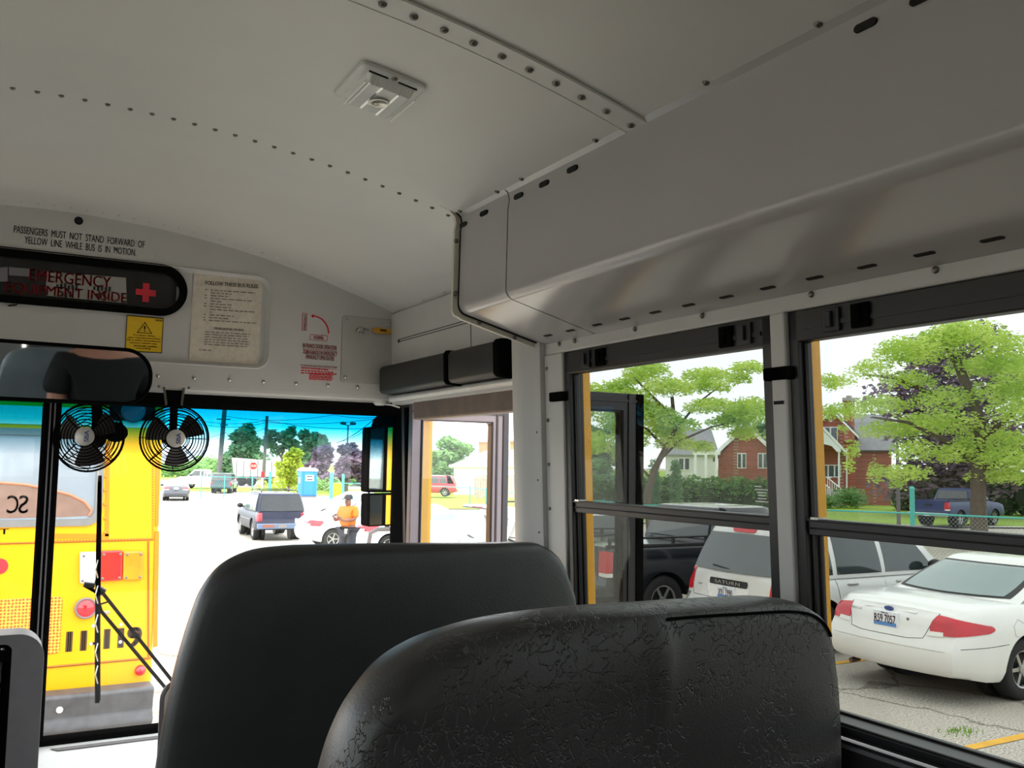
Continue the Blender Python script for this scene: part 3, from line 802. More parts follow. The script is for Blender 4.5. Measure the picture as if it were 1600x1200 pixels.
b.lathe([(0.010, -0.018), (0.010, 0.004), (0.006, 0.01), (0.0, 0.01)], vc, (0, -1, 0), 14); b.tube([vc + Vector((-0.012, 0, -0.012)), vc + Vector((-0.004, -0.005, 0.006)), vc + Vector((0.008, -0.004, -0.01)), vc + Vector((0.012, -0.004, -0.013))], 0.004, 8)
v_ = b.build('valve', M_CHROME, t, smooth=True)
vt = at(607, 518, Y=YH - 0.022); b = MB(); b.tube([vc + Vector((0.006, -0.003, 0.004)), vc + Vector((0.03, -0.004, 0.001))], 0.0035, 8); b.build('valve_stem', M_GREYPL, t, smooth=True)
b = MB(); b.prism([at(x, y, Y=YH - 0.022) for x, y in ((583, 512), (589, 511), (612, 514), (612, 522), (589, 521), (583, 518))], (0, 0.004, 0)); hd = b.build('yellow_handle', mat('yellow_grip', (205, 150, 40), 0.5), t, bevel=0.002)
b = MB(); b.prism([at(x, y, Y=YH - 0.0227) for x, y in ((594, 514), (604, 515), (604, 518), (594, 517))], (0, 0.0006, 0)); b.build('handle_print', M_INK, hd)

# small white buzzer under the header at the corner
t = thing('buzzer', 'small round white buzzer under the header corner', 'buzzer', (1.0, 3.085, 2.62))
bc = at(592, 624, Y=3.085)
b = MB(); b.lathe([(0.022, 0.0), (0.022, 0.010), (0.016, 0.016), (0.0, 0.016)], (bc.x, 3.075, 2.634), (0, 0, -1), 20); b.build('body', M_WHITE, t, smooth=True)
b = MB(); b.tube([(bc.x + 0.02, 3.075, 2.622), (bc.x + 0.04, 3.07, 2.621), (bc.x + 0.07, 3.06, 2.612)], 0.003, 6); b.build('wire', M_WHITE, t, smooth=True)

# black pads over the doorway: one behind the other along the wall
def pad(name, label, y0, y1, z0, z1, cap):
    t = thing(name, label, 'door pad', wp((y0 + y1) / 2, z0, 0), group='black pads over the doorway')
    lo = [(-0.006, z0), (-0.05, z0 + 0.004), (-0.058, z0 + 0.012), (-0.058, z1 - 0.014), (-0.05, z1 - 0.002), (-0.006, z1)]
    b = MB(); b.prism([wp(y0 + cap, z, d) for d, z in lo], (0, y1 - y0 - cap, 0)); b.build('cushion', M_VINYL2, t, smooth=True, angle=50, bevel=0.003)
    if cap:
        lo2 = [(d - (0.006 if d < -0.01 else 0), z + (0.004 if z > (z0 + z1) / 2 else -0.004)) for d, z in lo]
        b = MB(); b.prism([wp(y0, z, d) for d, z in lo2], (0, cap, 0)); b.build('end_cap', M_BLACK, t, smooth=True, angle=50, bevel=0.004)
    return t
pad('door_pad', 'black padded cushion over the doorway, the longer one by the windscreen', 2.487, 3.035, 2.652, 2.752, 0.014)
pad('door_pad', 'black padded cushion over the doorway with an end cap by the pillar', 2.155, 2.478, 2.652, 2.752, 0.032)

# interior mirror
YM = 2.72
t = thing('interior_mirror', 'long black-rimmed rounded rear-view mirror below the oval window', 'mirror', (0.0, YM, 2.7))
a_ = at(239, 584, Y=YM); z1 = at(150, 541, Y=YM).z; z0 = at(150, 632, Y=YM).z; x1 = a_.x; x0 = x1 - 0.78
zt_ = at(0, 530, Y=YM)
lo = rrect(x0, x1, z0, z1, (z1 - z0) * 0.47, 12); li = rrect(x0 + 0.010, x1 - 0.010, z0 + 0.010, z1 - 0.010, (z1 - z0) * 0.47 - 0.010, 12)
b = MB(); K = len(lo)
MYAW, MTILT, MS, MT = -0.05, 0.121, -1, -1
mcx, mcz = (x0 + x1) / 2 + 0.25, (z0 + z1) / 2
def m3(p, d): return Vector((p[0], YM - d + MYAW * (p[0] - mcx) * MS + MTILT * (p[1] - mcz) * MT, p[1]))
ring = [[m3(p, -0.022) for p in rrect(x0 + .03, x1 - .03, z0 + .03, z1 - .03, (z1 - z0) * 0.47 - .03, 12)], [m3(p, -0.012) for p in lo], [m3(p, 0.004) for p in lo], [m3(p, 0.008) for p in rrect(x0 + .004, x1 - .004, z0 + .004, z1 - .004, (z1 - z0) * .47 - .004, 12)], [m3(p, 0.006) for p in li], [m3(p, 0.002) for p in li]]
vs = [p for r in ring for p in r]
b.add(vs, [tuple(range(K))[::-1]] + [(r * K + i, r * K + (i + 1) % K, (r + 1) * K + (i + 1) % K, (r + 1) * K + i) for r in range(5) for i in range(K)])
b.build('rim', M_BLACK, t, smooth=True, angle=40)
b = MB(); b.add([m3(p, 0.0035) for p in li], [tuple(range(K))]); b.build('mirror_glass', M_MIRROR, t)
b = MB(); b.tube([(0.0, YM + 0.02, (z0 + z1) / 2), (0.0, YM + 0.12, (z0 + z1) / 2 + 0.02), (0.0, YH + 0.01, (z0 + z1) / 2 + 0.03)], 0.012, 10); b.build('bracket', M_BLACK, t, smooth=True)

# two caged fans
def fan(px, py, rpx, Y, aim, label, bracket):
    c = at(px, py, Y=Y)
    dist = (c - Vector(CAM)).length
    r = rpx / FPX * dist * 0.97
    t = thing('dash_fan', label, 'fan', tuple(c), group='caged fans under the header')
    ax = Vector(aim).normalized(); a = ax.orthogonal().normalized()
    if abs(a.z) > 0.9: a = ax.cross(a).normalized()
    u = ax.cross(Vector((0, 0, 1))).normalized(); v = u.cross(ax).normalized()
    def P_(rad, th, h): return c + u * (rad * math.cos(th)) + v * (rad * math.sin(th)) + ax * h
    b = MB(); n = 36
    prof = [(1.0, 0.0), (0.93, 0.016), (0.85, 0.024), (0.76, 0.029), (0.67, 0.032), (0.58, 0.034), (0.49, 0.035), (0.40, 0.0355), (0.31, 0.036)]
    for f_, h in prof: b.tube([P_(r * f_, 2 * PI * i / n, h) for i in range(n)], 0.0017 if f_ < 1 else 0.0032, 5, closed=True)
    for k in range(4):
        th = PI / 4 + k * PI / 2
        b.tube([P_(r * f_, th, h - 0.002) for f_, h in prof], 0.0022, 5)
    for f_, h in ((0.9, -0.02), (0.75, -0.034), (0.6, -0.042), (0.45, -0.046), (0.3, -0.048)): b.tube([P_(r * f_, 2 * PI * i / n, h) for i in range(n)], 0.0015, 5, closed=True)
    for k in range(8):
        th = k * PI / 4
        b.tube([P_(r, th, 0), P_(r * 0.9, th, -0.02), P_(r * 0.6, th, -0.042), P_(r * 0.3, th, -0.048)], 0.0014, 5)
    b.build('wire_cage', M_BLACK, t, smooth=True)
    b = MB()
    for k in range(3):                                              # broad blades
        t0 = 2 * PI * k / 3 + 0.4
        b.grid(lambda s, q, t0=t0: P_(r * (0.22 + 0.62 * s), t0 + (q - 0.5) * (1.15 - 0.2 * s), (q - 0.5) * 0.030 + 0.004), 6, 6)
    b.build('fan_blade', mat('dark_brown_blade', (44, 36, 34), 0.45), t, smooth=True, recalc=False)
    b = MB(); b.lathe([(0.0, -0.085), (0.022, -0.082), (0.027, -0.07), (0.027, -0.02), (0.018, 0.0), (0.012, 0.02), (0.0, 0.02)], c, ax, 18); b.build('motor', M_BLACK, t, smooth=True, angle=50)
    b = MB(); b.lathe([(r * 0.27, 0.031), (r * 0.27, 0.036), (r * 0.24, 0.038), (0.0, 0.0385)], c, ax, 24); bd = b.build('hub_badge', mat('pale_badge', (205, 200, 190), 0.35, metal=0.2), t, smooth=True)
    b = MB(); text(b, 'SBA', lambda x, y: P_(0, 0, 0.0395) + u * (-(y) * r * 0.11 - r * 0.03) * -1 - u * r * 0.1 + v * (x * r * 0.16), -1, 1, -0.6, 0.6, 0.02)
    b.build('badge_print', mat('blue_print', (64, 92, 160), 0.5), bd)
    bracket(t, c, ax, r)
    return t
def br_right(t, c, ax, r):
    top = at(271, 606, Y=3.06); b = MB()
    w2 = 0.026
    b.prism([(top.x - w2 * 1.2, 3.06, top.z + 0.004), (top.x + w2 * 1.2, 3.06, top.z + 0.004), (top.x + w2 * .8, 3.03, c.z + r * 1.02), (top.x - w2 * .8, 3.03, c.z + r * 1.02)], (0, 0.012, 0))
    b.tube([(top.x, 3.035, c.z + r * 1.1), (top.x, 3.03, c.z + r * 0.7), c - ax * 0.06], 0.012, 10)
    b.build('bracket', M_BLACK, t, smooth=True, angle=40)
    for s in (-1, 1): b = MB(); b.dome((top.x + s * 0.045, 3.055, top.z + 0.002), (0, -1, 0), 0.007, 0.006, 8); b.box(top.x + s * 0.028, top.x + s * 0.055, 3.052, 3.056, top.z - 0.004, top.z + 0.007); b.tube([(top.x + s * 0.03, 3.05, top.z), (top.x + s * 0.022, 3.035, c.z + r * 1.05)], 0.004, 6); b.build('mounting_ear', M_SCREW, t, smooth=True, angle=40)
def br_left(t, c, ax, r):
    b = MB(); b.tube([(c.x + 0.03, c.y + 0.05, c.z), (c.x + 0.03, 3.06, c.z + 0.06), (c.x + 0.02, 3.08, 2.645)], [0.02, 0.016, 0.014], 10)
    b.blob(c - ax * 0.05 + Vector((0.055, 0.0, 0.02)), 0.035, 0.03, 0.03, 3, amp=0.02); b.build('bracket', M_BLACK, t, smooth=True)
fan(273, 685, 49, 2.98, (-0.06, -1, -0.02), 'caged black fan hanging in front of the clear windscreen pane', br_right)
fan(139, 683, 50, 2.95, (-0.45, -1, 0.05), 'caged black fan by the windscreen post below the mirror', br_left)

# ------------------------------------------------------------------ dash
t = thing('dashboard', 'pale grey dashboard top under the windscreen with a defroster slot', 'dashboard', (0.5, 3.0, 1.3))
pr = [(3.135, 1.15), (3.135, 1.562), (3.125, 1.567), (3.06, 1.563), (2.90, 1.528), (2.80, 1.495), (2.76, 1.47), (2.74, 1.43), (2.74, 1.15)]
b = MB(); b.prism([(-1.1, y, z) for y, z in pr], (2.13, 0, 0)); b.build('dash_top', M_DASH, t, smooth=True, angle=40)
s0 = at(88, 1163, Z=1.5635); s1 = at(256, 1141, Z=1.5635)
b = MB()
n0 = s0; sx0 = s0.x; 
b.prism([(s0.x, 3.07, 1.5655), (1.0, 3.07, 1.5655), (1.0, 3.095, 1.5665), (s0.x - 0.02, 3.095, 1.5665)], (0, 0, 0.0012)); b.build('defroster_slot', mat('slot_grey', (96, 92, 96), 0.6), t)
# grey switch console at the lower left
t = thing('switch_console', 'grey rounded console with black switch rows left of the dash', 'console', (-0.15, 2.6, 1.3))
YC = 2.6
p = at(62, 1060, Y=YC); tz = at(30, 991, Y=YC).z
lo = rrect(-0.46, 0.012, 1.16, tz, 0.06, 8)
li = rrect(-0.42, at(17, 1050, Y=YC).x, 1.2, at(5, 1005, Y=YC).z - 0.004, 0.018, 6)
b = plate(lo, [li], lambda x, z: (x, YC, z), (0, 0.10, 0)); b.build('surround', M_GREYPL, t, bevel=0.012, seg=3, smooth=True, angle=40)
b = MB(); b.prism([(x, YC + 0.022, z) for x, z in li], (0, 0.01, 0)); fc = b.build('switch_panel', M_BLACK, t)
for i in range(9):
    z = li[0][1] - 0.05 - i * 0.062
    for j in range(4):
        x = li[0][0] - 0.055 - j * 0.085
        b = MB(); b.box(x - 0.036, x + 0.036, YC + 0.008, YC + 0.024, z - 0.026, z + 0.026); b.build('rocker_switch', M_FRAME, fc, bevel=0.004)
b = MB(); b.dome((li[0][0] - 0.02, YC + 0.02, li[0][1] + 0.004), (0, -1, 0), 0.005, 0.003, 8); b.build('panel_screw', M_CHROME, t, smooth=True)
# pale panel beside the front seat
YP = 2.34
a_ = at(262, 1066, Y=YP)
t = thing('modesty_panel', 'pale rounded panel edge showing left of the front seat', 'panel', (0.5, YP, FLOOR_Z))
lo = rrect(at(252, 1130, Y=YP).x, 0.95, FLOOR_Z, a_.z, 0.04, 6)
b = MB(); b.prism([(x, YP, z) for x, z in lo], (0, 0.03, 0)); b.build('board', M_DASH, t, bevel=0.006)
b = MB(); b.tube([(x, YP + 0.004, z) for x, z in lo], 0.006, 6, closed=True); b.build('edge_trim', M_ALU, t, smooth=True)

# ------------------------------------------------------------------ seats
def seat(label, Y, outline, th, lean, wrinkle=False, seed=1):
    """outline: right half-open contour (x, z) going from the bottom left up, over and down to the bottom right"""
    t = thing('bench_seat', label, 'seat', (0.64, Y, FLOOR_Z), group='black vinyl bench seats')
    # resample contour
    pts = [Vector((x, 0, z)) for x, z in outline]
    def cr(p0, p1, p2, p3, s): return 0.5 * ((2 * p1) + (p2 - p0) * s + (2 * p0 - 5 * p1 + 4 * p2 - p3) * s * s + (3 * p1 - p0 - 3 * p2 + p3) * s ** 3)
    cont = []
    for i in range(len(pts) - 1):
        p0 = pts[max(i - 1, 0)]; p3 = pts[min(i + 2, len(pts) - 1)]
        for k in range(8): cont.append(cr(p0, pts[i], pts[i + 1], p3, k / 8))
    cont.append(pts[-1])
    n = len(cont); cen = Vector((sum(p.x for p in cont) / n, 0, min(p.z for p in cont)))
    ztop = max(p.z for p in cont)
    rnd = random.Random(seed)
    cr_ = [(rnd.uniform(0, 6.28), rnd.uniform(14, 40), rnd.uniform(-1, 1), rnd.uniform(-1, 1)) for _ in range(14)]
    def yoff(p): return (ztop - p.z) * -lean
    rings = []
    prof = [(1.0, th * 0.98, 0), (1.012, th * 0.75, 0), (1.015, th * 0.5, 0), (1.012, th * 0.25, 0), (1.0, th * 0.06, 0), (0.985, 0.0, 0), (0.955, -0.002, 1), (0.90, -0.004, 1), (0.8, -0.006, 1), (0.65, -0.007, 1), (0.45, -0.008, 1), (0.22, -0.008, 1)]
    b = MB(); vs = []; fs = []
    def pt(p, s, y):
        q = Vector((cen.x + (p.x - cen.x) * s, 0, cen.z + (p.z - cen.z) * s))
        # keep the edge roll a constant width instead of shrinking with the centre
        d = 0.0
        if wrinkle and y <= 0.02:
            for a_, fq, kx, kz in cr_: d += 0.0007 * math.sin(fq * (q.x * kx + q.z * kz) + a_)
            d -= 0.010 * math.exp(-((q.x - 0.70) / 0.018) ** 2) * max(0, min(1, (ztop - q.z) / 0.03)) * max(0, 1 - (ztop - q.z) / 0.30)
            d -= 0.006 * math.exp(-(((q.z - (ztop - 0.055)) - 0.10 * (q.x - 0.62)) / 0.02) ** 2) * (1 if q.x < 0.72 else 0.3)
        q.y = Y + yoff(q) + y + d
        return q
    for s, y, f_ in prof:
        for p in cont: vs.append(pt(p, s, y))
    for r in range(len(prof) - 1):
        for i in range(n - 1): fs.append((r * n + i, r * n + i + 1, (r + 1) * n + i + 1, (r + 1) * n + i))
    fs.append(tuple((len(prof) - 1) * n + i for i in range(n)))
    fs.append(tuple(range(n))[::-1])
    b.add(vs, fs)
    o = b.build('backrest', M_SEATW if wrinkle else M_VINYL, t, smooth=True, angle=75)
    c = MB(); c.box(outline[0][0] + 0.0, outline[-1][0], Y + th + 0.02, Y + th + 0.42, FLOOR_Z + 0.32, FLOOR_Z + 0.45); c.build('seat_cushion', M_VINYL, t, bevel=0.03, seg=3)
    for x in (outline[0][0] + 0.12, outline[-1][0] - 0.10):
        for yy in (Y + 0.12, Y + 0.40):
            l = MB(); l.tube([(x, yy, FLOOR_Z), (x, yy, FLOOR_Z + 0.33)], 0.016, 8); l.build('leg', M_BLACK, t, smooth=True)
    l = MB(); l.tube([(x, Y + th * 0.5 + yoff(Vector((0, 0, z))), z) for x, z in ((outline[0][0] + 0.10, FLOOR_Z + 0.3), (outline[0][0] + 0.12, outline[0][1] + 0.02))], 0.016, 8)
    l.build('back_frame', M_BLACK, t, smooth=True)
    return t, cont, cen, pt
M_SEATW = bpy.data.materials.new('crinkled_black_vinyl'); M_SEATW.use_nodes = True
_n = M_SEATW.node_tree.nodes; _l = M_SEATW.node_tree.links; _b = _n['Principled BSDF']
_b.inputs['Roughness'].default_value = 0.40
_t = _n.new('ShaderNodeTexCoord')
_vo = _n.new('ShaderNodeTexVoronoi'); _vo.feature = 'DISTANCE_TO_EDGE'; _vo.inputs['Scale'].default_value = 18
_ns = _n.new('ShaderNodeTexNoise'); _ns.inputs['Scale'].default_value = 9; _ns.inputs['Detail'].default_value = 5
_mm = _n.new('ShaderNodeMixRGB'); _mm.inputs[0].default_value = 0.55
_l.new(_t.outputs['Object'], _ns.inputs['Vector']); _l.new(_t.outputs['Object'], _mm.inputs[1]); _l.new(_ns.outputs['Color'], _mm.inputs[2]); _l.new(_mm.outputs[0], _vo.inputs['Vector'])
_r = _n.new('ShaderNodeValToRGB'); _r.color_ramp.elements[0].position = 0.0; _r.color_ramp.elements[1].position = 0.05
_r.color_ramp.elements[0].color = (0, 0, 0, 1)
_l.new(_vo.outputs['Distance'], _r.inputs[0])
_n2 = _n.new('ShaderNodeTexNoise'); _n2.inputs['Scale'].default_value = 260; _n2.inputs['Detail'].default_value = 2
_l.new(_t.outputs['Object'], _n2.inputs['Vector'])
_n3 = _n.new('ShaderNodeTexNoise'); _n3.inputs['Scale'].default_value = 5
_l.new(_t.outputs['Object'], _n3.inputs['Vector'])
_g = _n.new('ShaderNodeMath'); _g.operation = 'GREATER_THAN'; _g.inputs[1].default_value = 0.5
_ad = _n.new('ShaderNodeMath'); _ad.operation = 'MULTIPLY_ADD'; _ad.inputs[1].default_value = 0.25
_mx2 = _n.new('ShaderNodeMath'); _mx2.operation = 'MAXIMUM'
_inv = _n.new('ShaderNodeMath'); _inv.operation = 'LESS_THAN'; _inv.inputs[1].default_value = 0.43
_l.new(_n3.outputs['Fac'], _inv.inputs[0]); _l.new(_r.outputs[0], _mx2.inputs[0]); _l.new(_inv.outputs[0], _mx2.inputs[1])
_l.new(_n2.outputs['Fac'], _ad.inputs[0]); _l.new(_mx2.outputs[0], _ad.inputs[2])
_bp = _n.new('ShaderNodeBump'); _bp.inputs['Strength'].default_value = 0.55; _bp.inputs['Distance'].default_value = 0.003
_l.new(_ad.outputs[0], _bp.inputs['Height']); _l.new(_bp.outputs[0], _b.inputs['Normal'])
_cr = _n.new('ShaderNodeValToRGB'); _cr.color_ramp.elements[0].color = lin((44, 43, 42)) + (1,); _cr.color_ramp.elements[1].color = lin((58, 57, 56)) + (1,)
_l.new(_n3.outputs['Fac'], _cr.inputs[0]); _l.new(_cr.outputs[0], _b.inputs['Base Color'])

YF = 1.80
fo = [at(px, py, Y=YF + (0.06 if px < 830 else 0.04)) for px, py in ((246, 1200), (272, 1060), (301, 960), (320, 918), (348, 886), (390, 866), (440, 859), (490, 857), (600, 855), (720, 854), (800, 853), (838, 858), (865, 880), (882, 920), (887, 950))]
fo = [(fo[0].x - 0.03, 1.5)] + [(p.x, p.z) for p in fo] + [(fo[-1].x + 0.005, 1.9), (fo[-1].x + 0.005, 1.5)]
fo = [(min(x, 1.06), z) for x, z in fo]
seat('smooth black vinyl bench seat back, the one ahead, next to the pillar', YF, fo, 0.07, 0.0, seed=3)
YN = 1.05
no_ = [at(px, py, Y=YN + (0.085 if px < 1270 else 0.0)) for px, py in ((510, 1198), (534, 1130), (562, 1082), (600, 1037), (648, 1006), (700, 986), (765, 969), (870, 955), (1000, 946), (1110, 939))]
no_ = [(no_[0].x - 0.05, 1.70), (no_[0].x - 0.02, 1.95)] + [(p.x, p.z) for p in no_] + [(0.955, no_[-1].z - 0.003), (1.005, no_[-1].z - 0.014), (1.038, no_[-1].z - 0.042), (1.055, no_[-1].z - 0.09), (1.062, no_[-1].z - 0.16), (1.063, 1.85), (1.06, 1.70)]
st, cont, cen, ptf = seat('crinkled black vinyl bench seat back, nearest, with a piped seam', YN, no_, 0.115, 0.0, wrinkle=True)
b = MB(); seam = [ptf(p, 0.988, -0.001) for p in cont if p.x > 0.70 and p.z > 2.16]
b.tube(seam, 0.0022, 6); b.build('piped_seam', M_BLACK, st, smooth=True)
# ------------------------------------------------------------------ outdoors: ground
def mix_mat(name, c1, c2, scale, rough=0.9, c3=None, s3=2.0, lo=0.35, hi=0.65, bump=0.3, cracks=False):
    m = bpy.data.materials.new(name); m.use_nodes = True
    n = m.node_tree.nodes; l = m.node_tree.links; b = n['Principled BSDF']; b.inputs['Roughness'].default_value = rough
    b.inputs['Specular IOR Level'].default_value = 0.2
    t = n.new('ShaderNodeTexCoord'); no = n.new('ShaderNodeTexNoise'); no.inputs['Scale'].default_value = scale; no.inputs['Detail'].default_value = 6
    no.inputs['Roughness'].default_value = 0.7
    l.new(t.outputs['Object'], no.inputs['Vector'])
    r = n.new('ShaderNodeValToRGB'); r.color_ramp.elements[0].position = lo; r.color_ramp.elements[1].position = hi
    r.color_ramp.elements[0].color = lin(c1) + (1,); r.color_ramp.elements[1].color = lin(c2) + (1,)
    l.new(no.outputs['Fac'], r.inputs[0]); out = r.outputs[0]
    if c3:
        n3 = n.new('ShaderNodeTexNoise'); n3.inputs['Scale'].default_value = s3; n3.inputs['Detail'].default_value = 3
        l.new(t.outputs['Object'], n3.inputs['Vector'])
        r3 = n.new('ShaderNodeValToRGB'); r3.color_ramp.elements[0].position = 0.45; r3.color_ramp.elements[1].position = 0.7
        r3.color_ramp.elements[0].color = (0, 0, 0, 1)
        l.new(n3.outputs['Fac'], r3.inputs[0])
        mx = n.new('ShaderNodeMixRGB'); mx.inputs[2].default_value = lin(c3) + (1,)
        l.new(r3.outputs[0], mx.inputs[0]); l.new(out, mx.inputs[1]); out = mx.outputs[0]
    if cracks:
        v = n.new('ShaderNodeTexVoronoi'); v.feature = 'DISTANCE_TO_EDGE'; v.inputs['Scale'].default_value = 0.55
        dn = n.new('ShaderNodeTexNoise'); dn.inputs['Scale'].default_value = 1.6; dn.inputs['Detail'].default_value = 5
        mxv = n.new('ShaderNodeMixRGB'); mxv.inputs[0].default_value = 0.35
        l.new(t.outputs['Object'], dn.inputs['Vector']); l.new(t.outputs['Object'], mxv.inputs[1]); l.new(dn.outputs['Color'], mxv.inputs[2]); l.new(mxv.outputs[0], v.inputs['Vector'])
        rc = n.new('ShaderNodeValToRGB'); rc.color_ramp.elements[0].position = 0.0; rc.color_ramp.elements[1].position = 0.012
        rc.color_ramp.elements[0].color = (0.45, 0.42, 0.4, 1)
        l.new(v.outputs['Distance'], rc.inputs[0])
        mc = n.new('ShaderNodeMixRGB'); mc.blend_type = 'MULTIPLY'; mc.inputs[0].default_value = 1
        l.new(out, mc.inputs[1]); l.new(rc.outputs[0], mc.inputs[2]); out = mc.outputs[0]
    l.new(out, b.inputs['Base Color'])
    if bump:
        bp = n.new('ShaderNodeBump'); bp.inputs['Strength'].default_value = bump; bp.inputs['Distance'].default_value = 0.02
        l.new(no.outputs['Fac'], bp.inputs['Height']); l.new(bp.outputs[0], b.inputs['Normal'])
    MATS[name] = m
    return m
M_ASPH = mix_mat('weathered_pale_asphalt', (112, 106, 98), (226, 218, 206), 42, c3=(176, 168, 156), s3=0.5, cracks=True)
M_GRASS = mix_mat('lawn_grass', (104, 138, 40), (158, 188, 70), 8, c3=(140, 166, 66), s3=0.3, bump=0.6)
M_ROAD = mix_mat('grey_road', (150, 150, 150), (178, 178, 176), 12)
M_CONC = mix_mat('pale_concrete', (186, 182, 172), (214, 210, 200), 14)
M_TEAL = mat('teal_fence_paint', (72, 172, 160), 0.5, var=0.06, vscale=10)
M_GALV = mat('galvanised_wire', (150, 158, 156), 0.45, metal=0.4)
M_TYRE = mat('tyre_rubber', (26, 26, 27), 0.75, var=0.1)
M_RIMA = mat('alloy_rim', (176, 176, 174), 0.3, metal=0.7)
M_BRICK = None

def brick(name, c1, c2, mortar, scale=1.0):
    m = bpy.data.materials.new(name); m.use_nodes = True
    n = m.node_tree.nodes; l = m.node_tree.links; b = n['Principled BSDF']; b.inputs['Roughness'].default_value = 0.85
    t = n.new('ShaderNodeTexCoord'); mp = n.new('ShaderNodeMapping'); mp.inputs['Rotation'].default_value = (PI / 2, 0, 0)
    cx_ = n.new('ShaderNodeSeparateXYZ'); cb_ = n.new('ShaderNodeCombineXYZ'); ad = n.new('ShaderNodeMath')
    l.new(t.outputs['Object'], cx_.inputs[0]); l.new(cx_.outputs['X'], ad.inputs[0]); l.new(cx_.outputs['Y'], ad.inputs[1])
    l.new(ad.outputs[0], cb_.inputs['X']); l.new(cx_.outputs['Z'], cb_.inputs['Y'])
    br = n.new('ShaderNodeTexBrick'); br.inputs['Scale'].default_value = scale
    br.inputs['Color1'].default_value = lin(c1) + (1,); br.inputs['Color2'].default_value = lin(c2) + (1,); br.inputs['Mortar'].default_value = lin(mortar) + (1,)
    br.inputs['Brick Width'].default_value = 0.4; br.inputs['Row Height'].default_value = 0.13; br.inputs['Mortar Size'].default_value = 0.012
    l.new(cb_.outputs[0], br.inputs['Vector']); l.new(br.outputs['Color'], b.inputs['Base Color'])
    return m
M_BRICK = brick('red_brick', (150, 74, 60), (166, 92, 74), (168, 140, 126))

def gsheet(name, fn, nu, nv, m, label, cat, dz=0.0, kind='structure'):
    b = MB(); b.grid(lambda u, v: (lambda p: (p[0], p[1], gz(p[0], p[1]) + dz))(fn(u, v)), nu, nv)
    o = b.build(name, m, smooth=True, recalc=False, angle=0)
    return tag(o, label, cat, kind=kind)
gsheet('ground', lambda u, v: (-160 + 900 * u, -120 + 900 * v), 180, 360, M_ASPH, 'pale cracked asphalt of the parking lot', 'pavement', 0.0)

def lerp2(pts, t):
    """point along a polyline by fraction of its length"""
    L = [0]
    for i in range(1, len(pts)): L.append(L[-1] + math.dist(pts[i][:2], pts[i - 1][:2]))
    s = t * L[-1]
    for i in range(1, len(pts)):
        if s <= L[i] or i == len(pts) - 1:
            u = (s - L[i - 1]) / max(1e-9, L[i] - L[i - 1]); a, b = pts[i - 1], pts[i]
            return (a[0] + (b[0] - a[0]) * u, a[1] + (b[1] - a[1]) * u)
def strip(name, p_in, p_out, m, label, cat, dz, n=60):
    return gsheet(name, lambda u, v: (lambda a, b: (a[0] + (b[0] - a[0]) * v, a[1] + (b[1] - a[1]) * v))(lerp2(p_in, u), lerp2(p_out, u)), n, 4, m, label, cat, dz)
def PP(px, r): p = pol(px, r); return (p.x, p.y)

# painted stall lines
def stall(y, label):
    b = MB(); b.grid(lambda u, v: (7.2 + 7.0 * u, y - 0.055 + 0.11 * v, 0.006), 30, 1); 
    tag(b.build('stall_line', mat('yellow_road_paint', (226, 172, 60), 0.7, var=0.12, vscale=6), recalc=False), label, 'road marking', 'yellow stall lines')
stall(8.32, 'yellow painted stall line between the white sedan and the silver SUV')
stall(5.32, 'yellow painted stall line at the lower edge of the near window')
b = MB(); rnd = random.Random(8)
tc_ = at(1499, 1144, Z=0.0)
for i in range(90):
    x = tc_.x + rnd.gauss(0, 0.10); y = tc_.y + rnd.gauss(0, 0.05); h = rnd.uniform(0.02, 0.05); a_ = rnd.uniform(0, 6.28); w_ = 0.006
    b.add([(x - w_ * math.cos(a_), y - w_ * math.sin(a_), 0), (x + w_ * math.cos(a_), y + w_ * math.sin(a_), 0), (x + rnd.uniform(-.02, .02), y + rnd.uniform(-.02, .02), h)], [(0, 1, 2)])
tag(b.build('weed_tuft', mat('weed_green', (120, 160, 50), 0.8), recalc=False), 'small green weed tuft in an asphalt crack', 'weed', kind='stuff')

# ------------------------------------------------------------------ cars
def car_paint(name, col, rough=0.25, coat=0.5): return mat(name, col, rough, var=0.015, vscale=2, coat=coat)
M_CARGLASS = mat('car_glass', (42, 50, 52), 0.04, var=0.05, vscale=2, spec=1.0)
M_CARGLASSL = mat('pale_car_glass', (120, 138, 136), 0.05, var=0.06, vscale=2, spec=1.0)
M_TRIMB = mat('black_car_trim', (24, 24, 25), 0.5)
M_TAIL = mat('red_lamp_lens', (190, 24, 40), 0.15, var=0.12, vscale=9, coat=0.5)
M_TAILW = mat('clear_lamp_lens', (226, 226, 220), 0.15, coat=0.5)
M_PLATE = mat('pale_plate', (226, 230, 236), 0.4)
M_PLATEB = mat('plate_blue_band', (92, 140, 200), 0.4)
M_PLATER = mat('plate_red_print', (160, 50, 48), 0.5)
M_SEAM = mat('panel_gap', (70, 70, 72), 0.7)

def interp(tab, x):
    if x <= tab[0][0]: return tab[0][1]
    for i in range(1, len(tab)):
        if x <= tab[i][0]:
            a, b = tab[i - 1], tab[i]; u = (x - a[0]) / (b[0] - a[0]); u = u * u * (3 - 2 * u) * 0.5 + u * 0.5
            return a[1] + (b[1] - a[1]) * u
    return tab[-1][1]

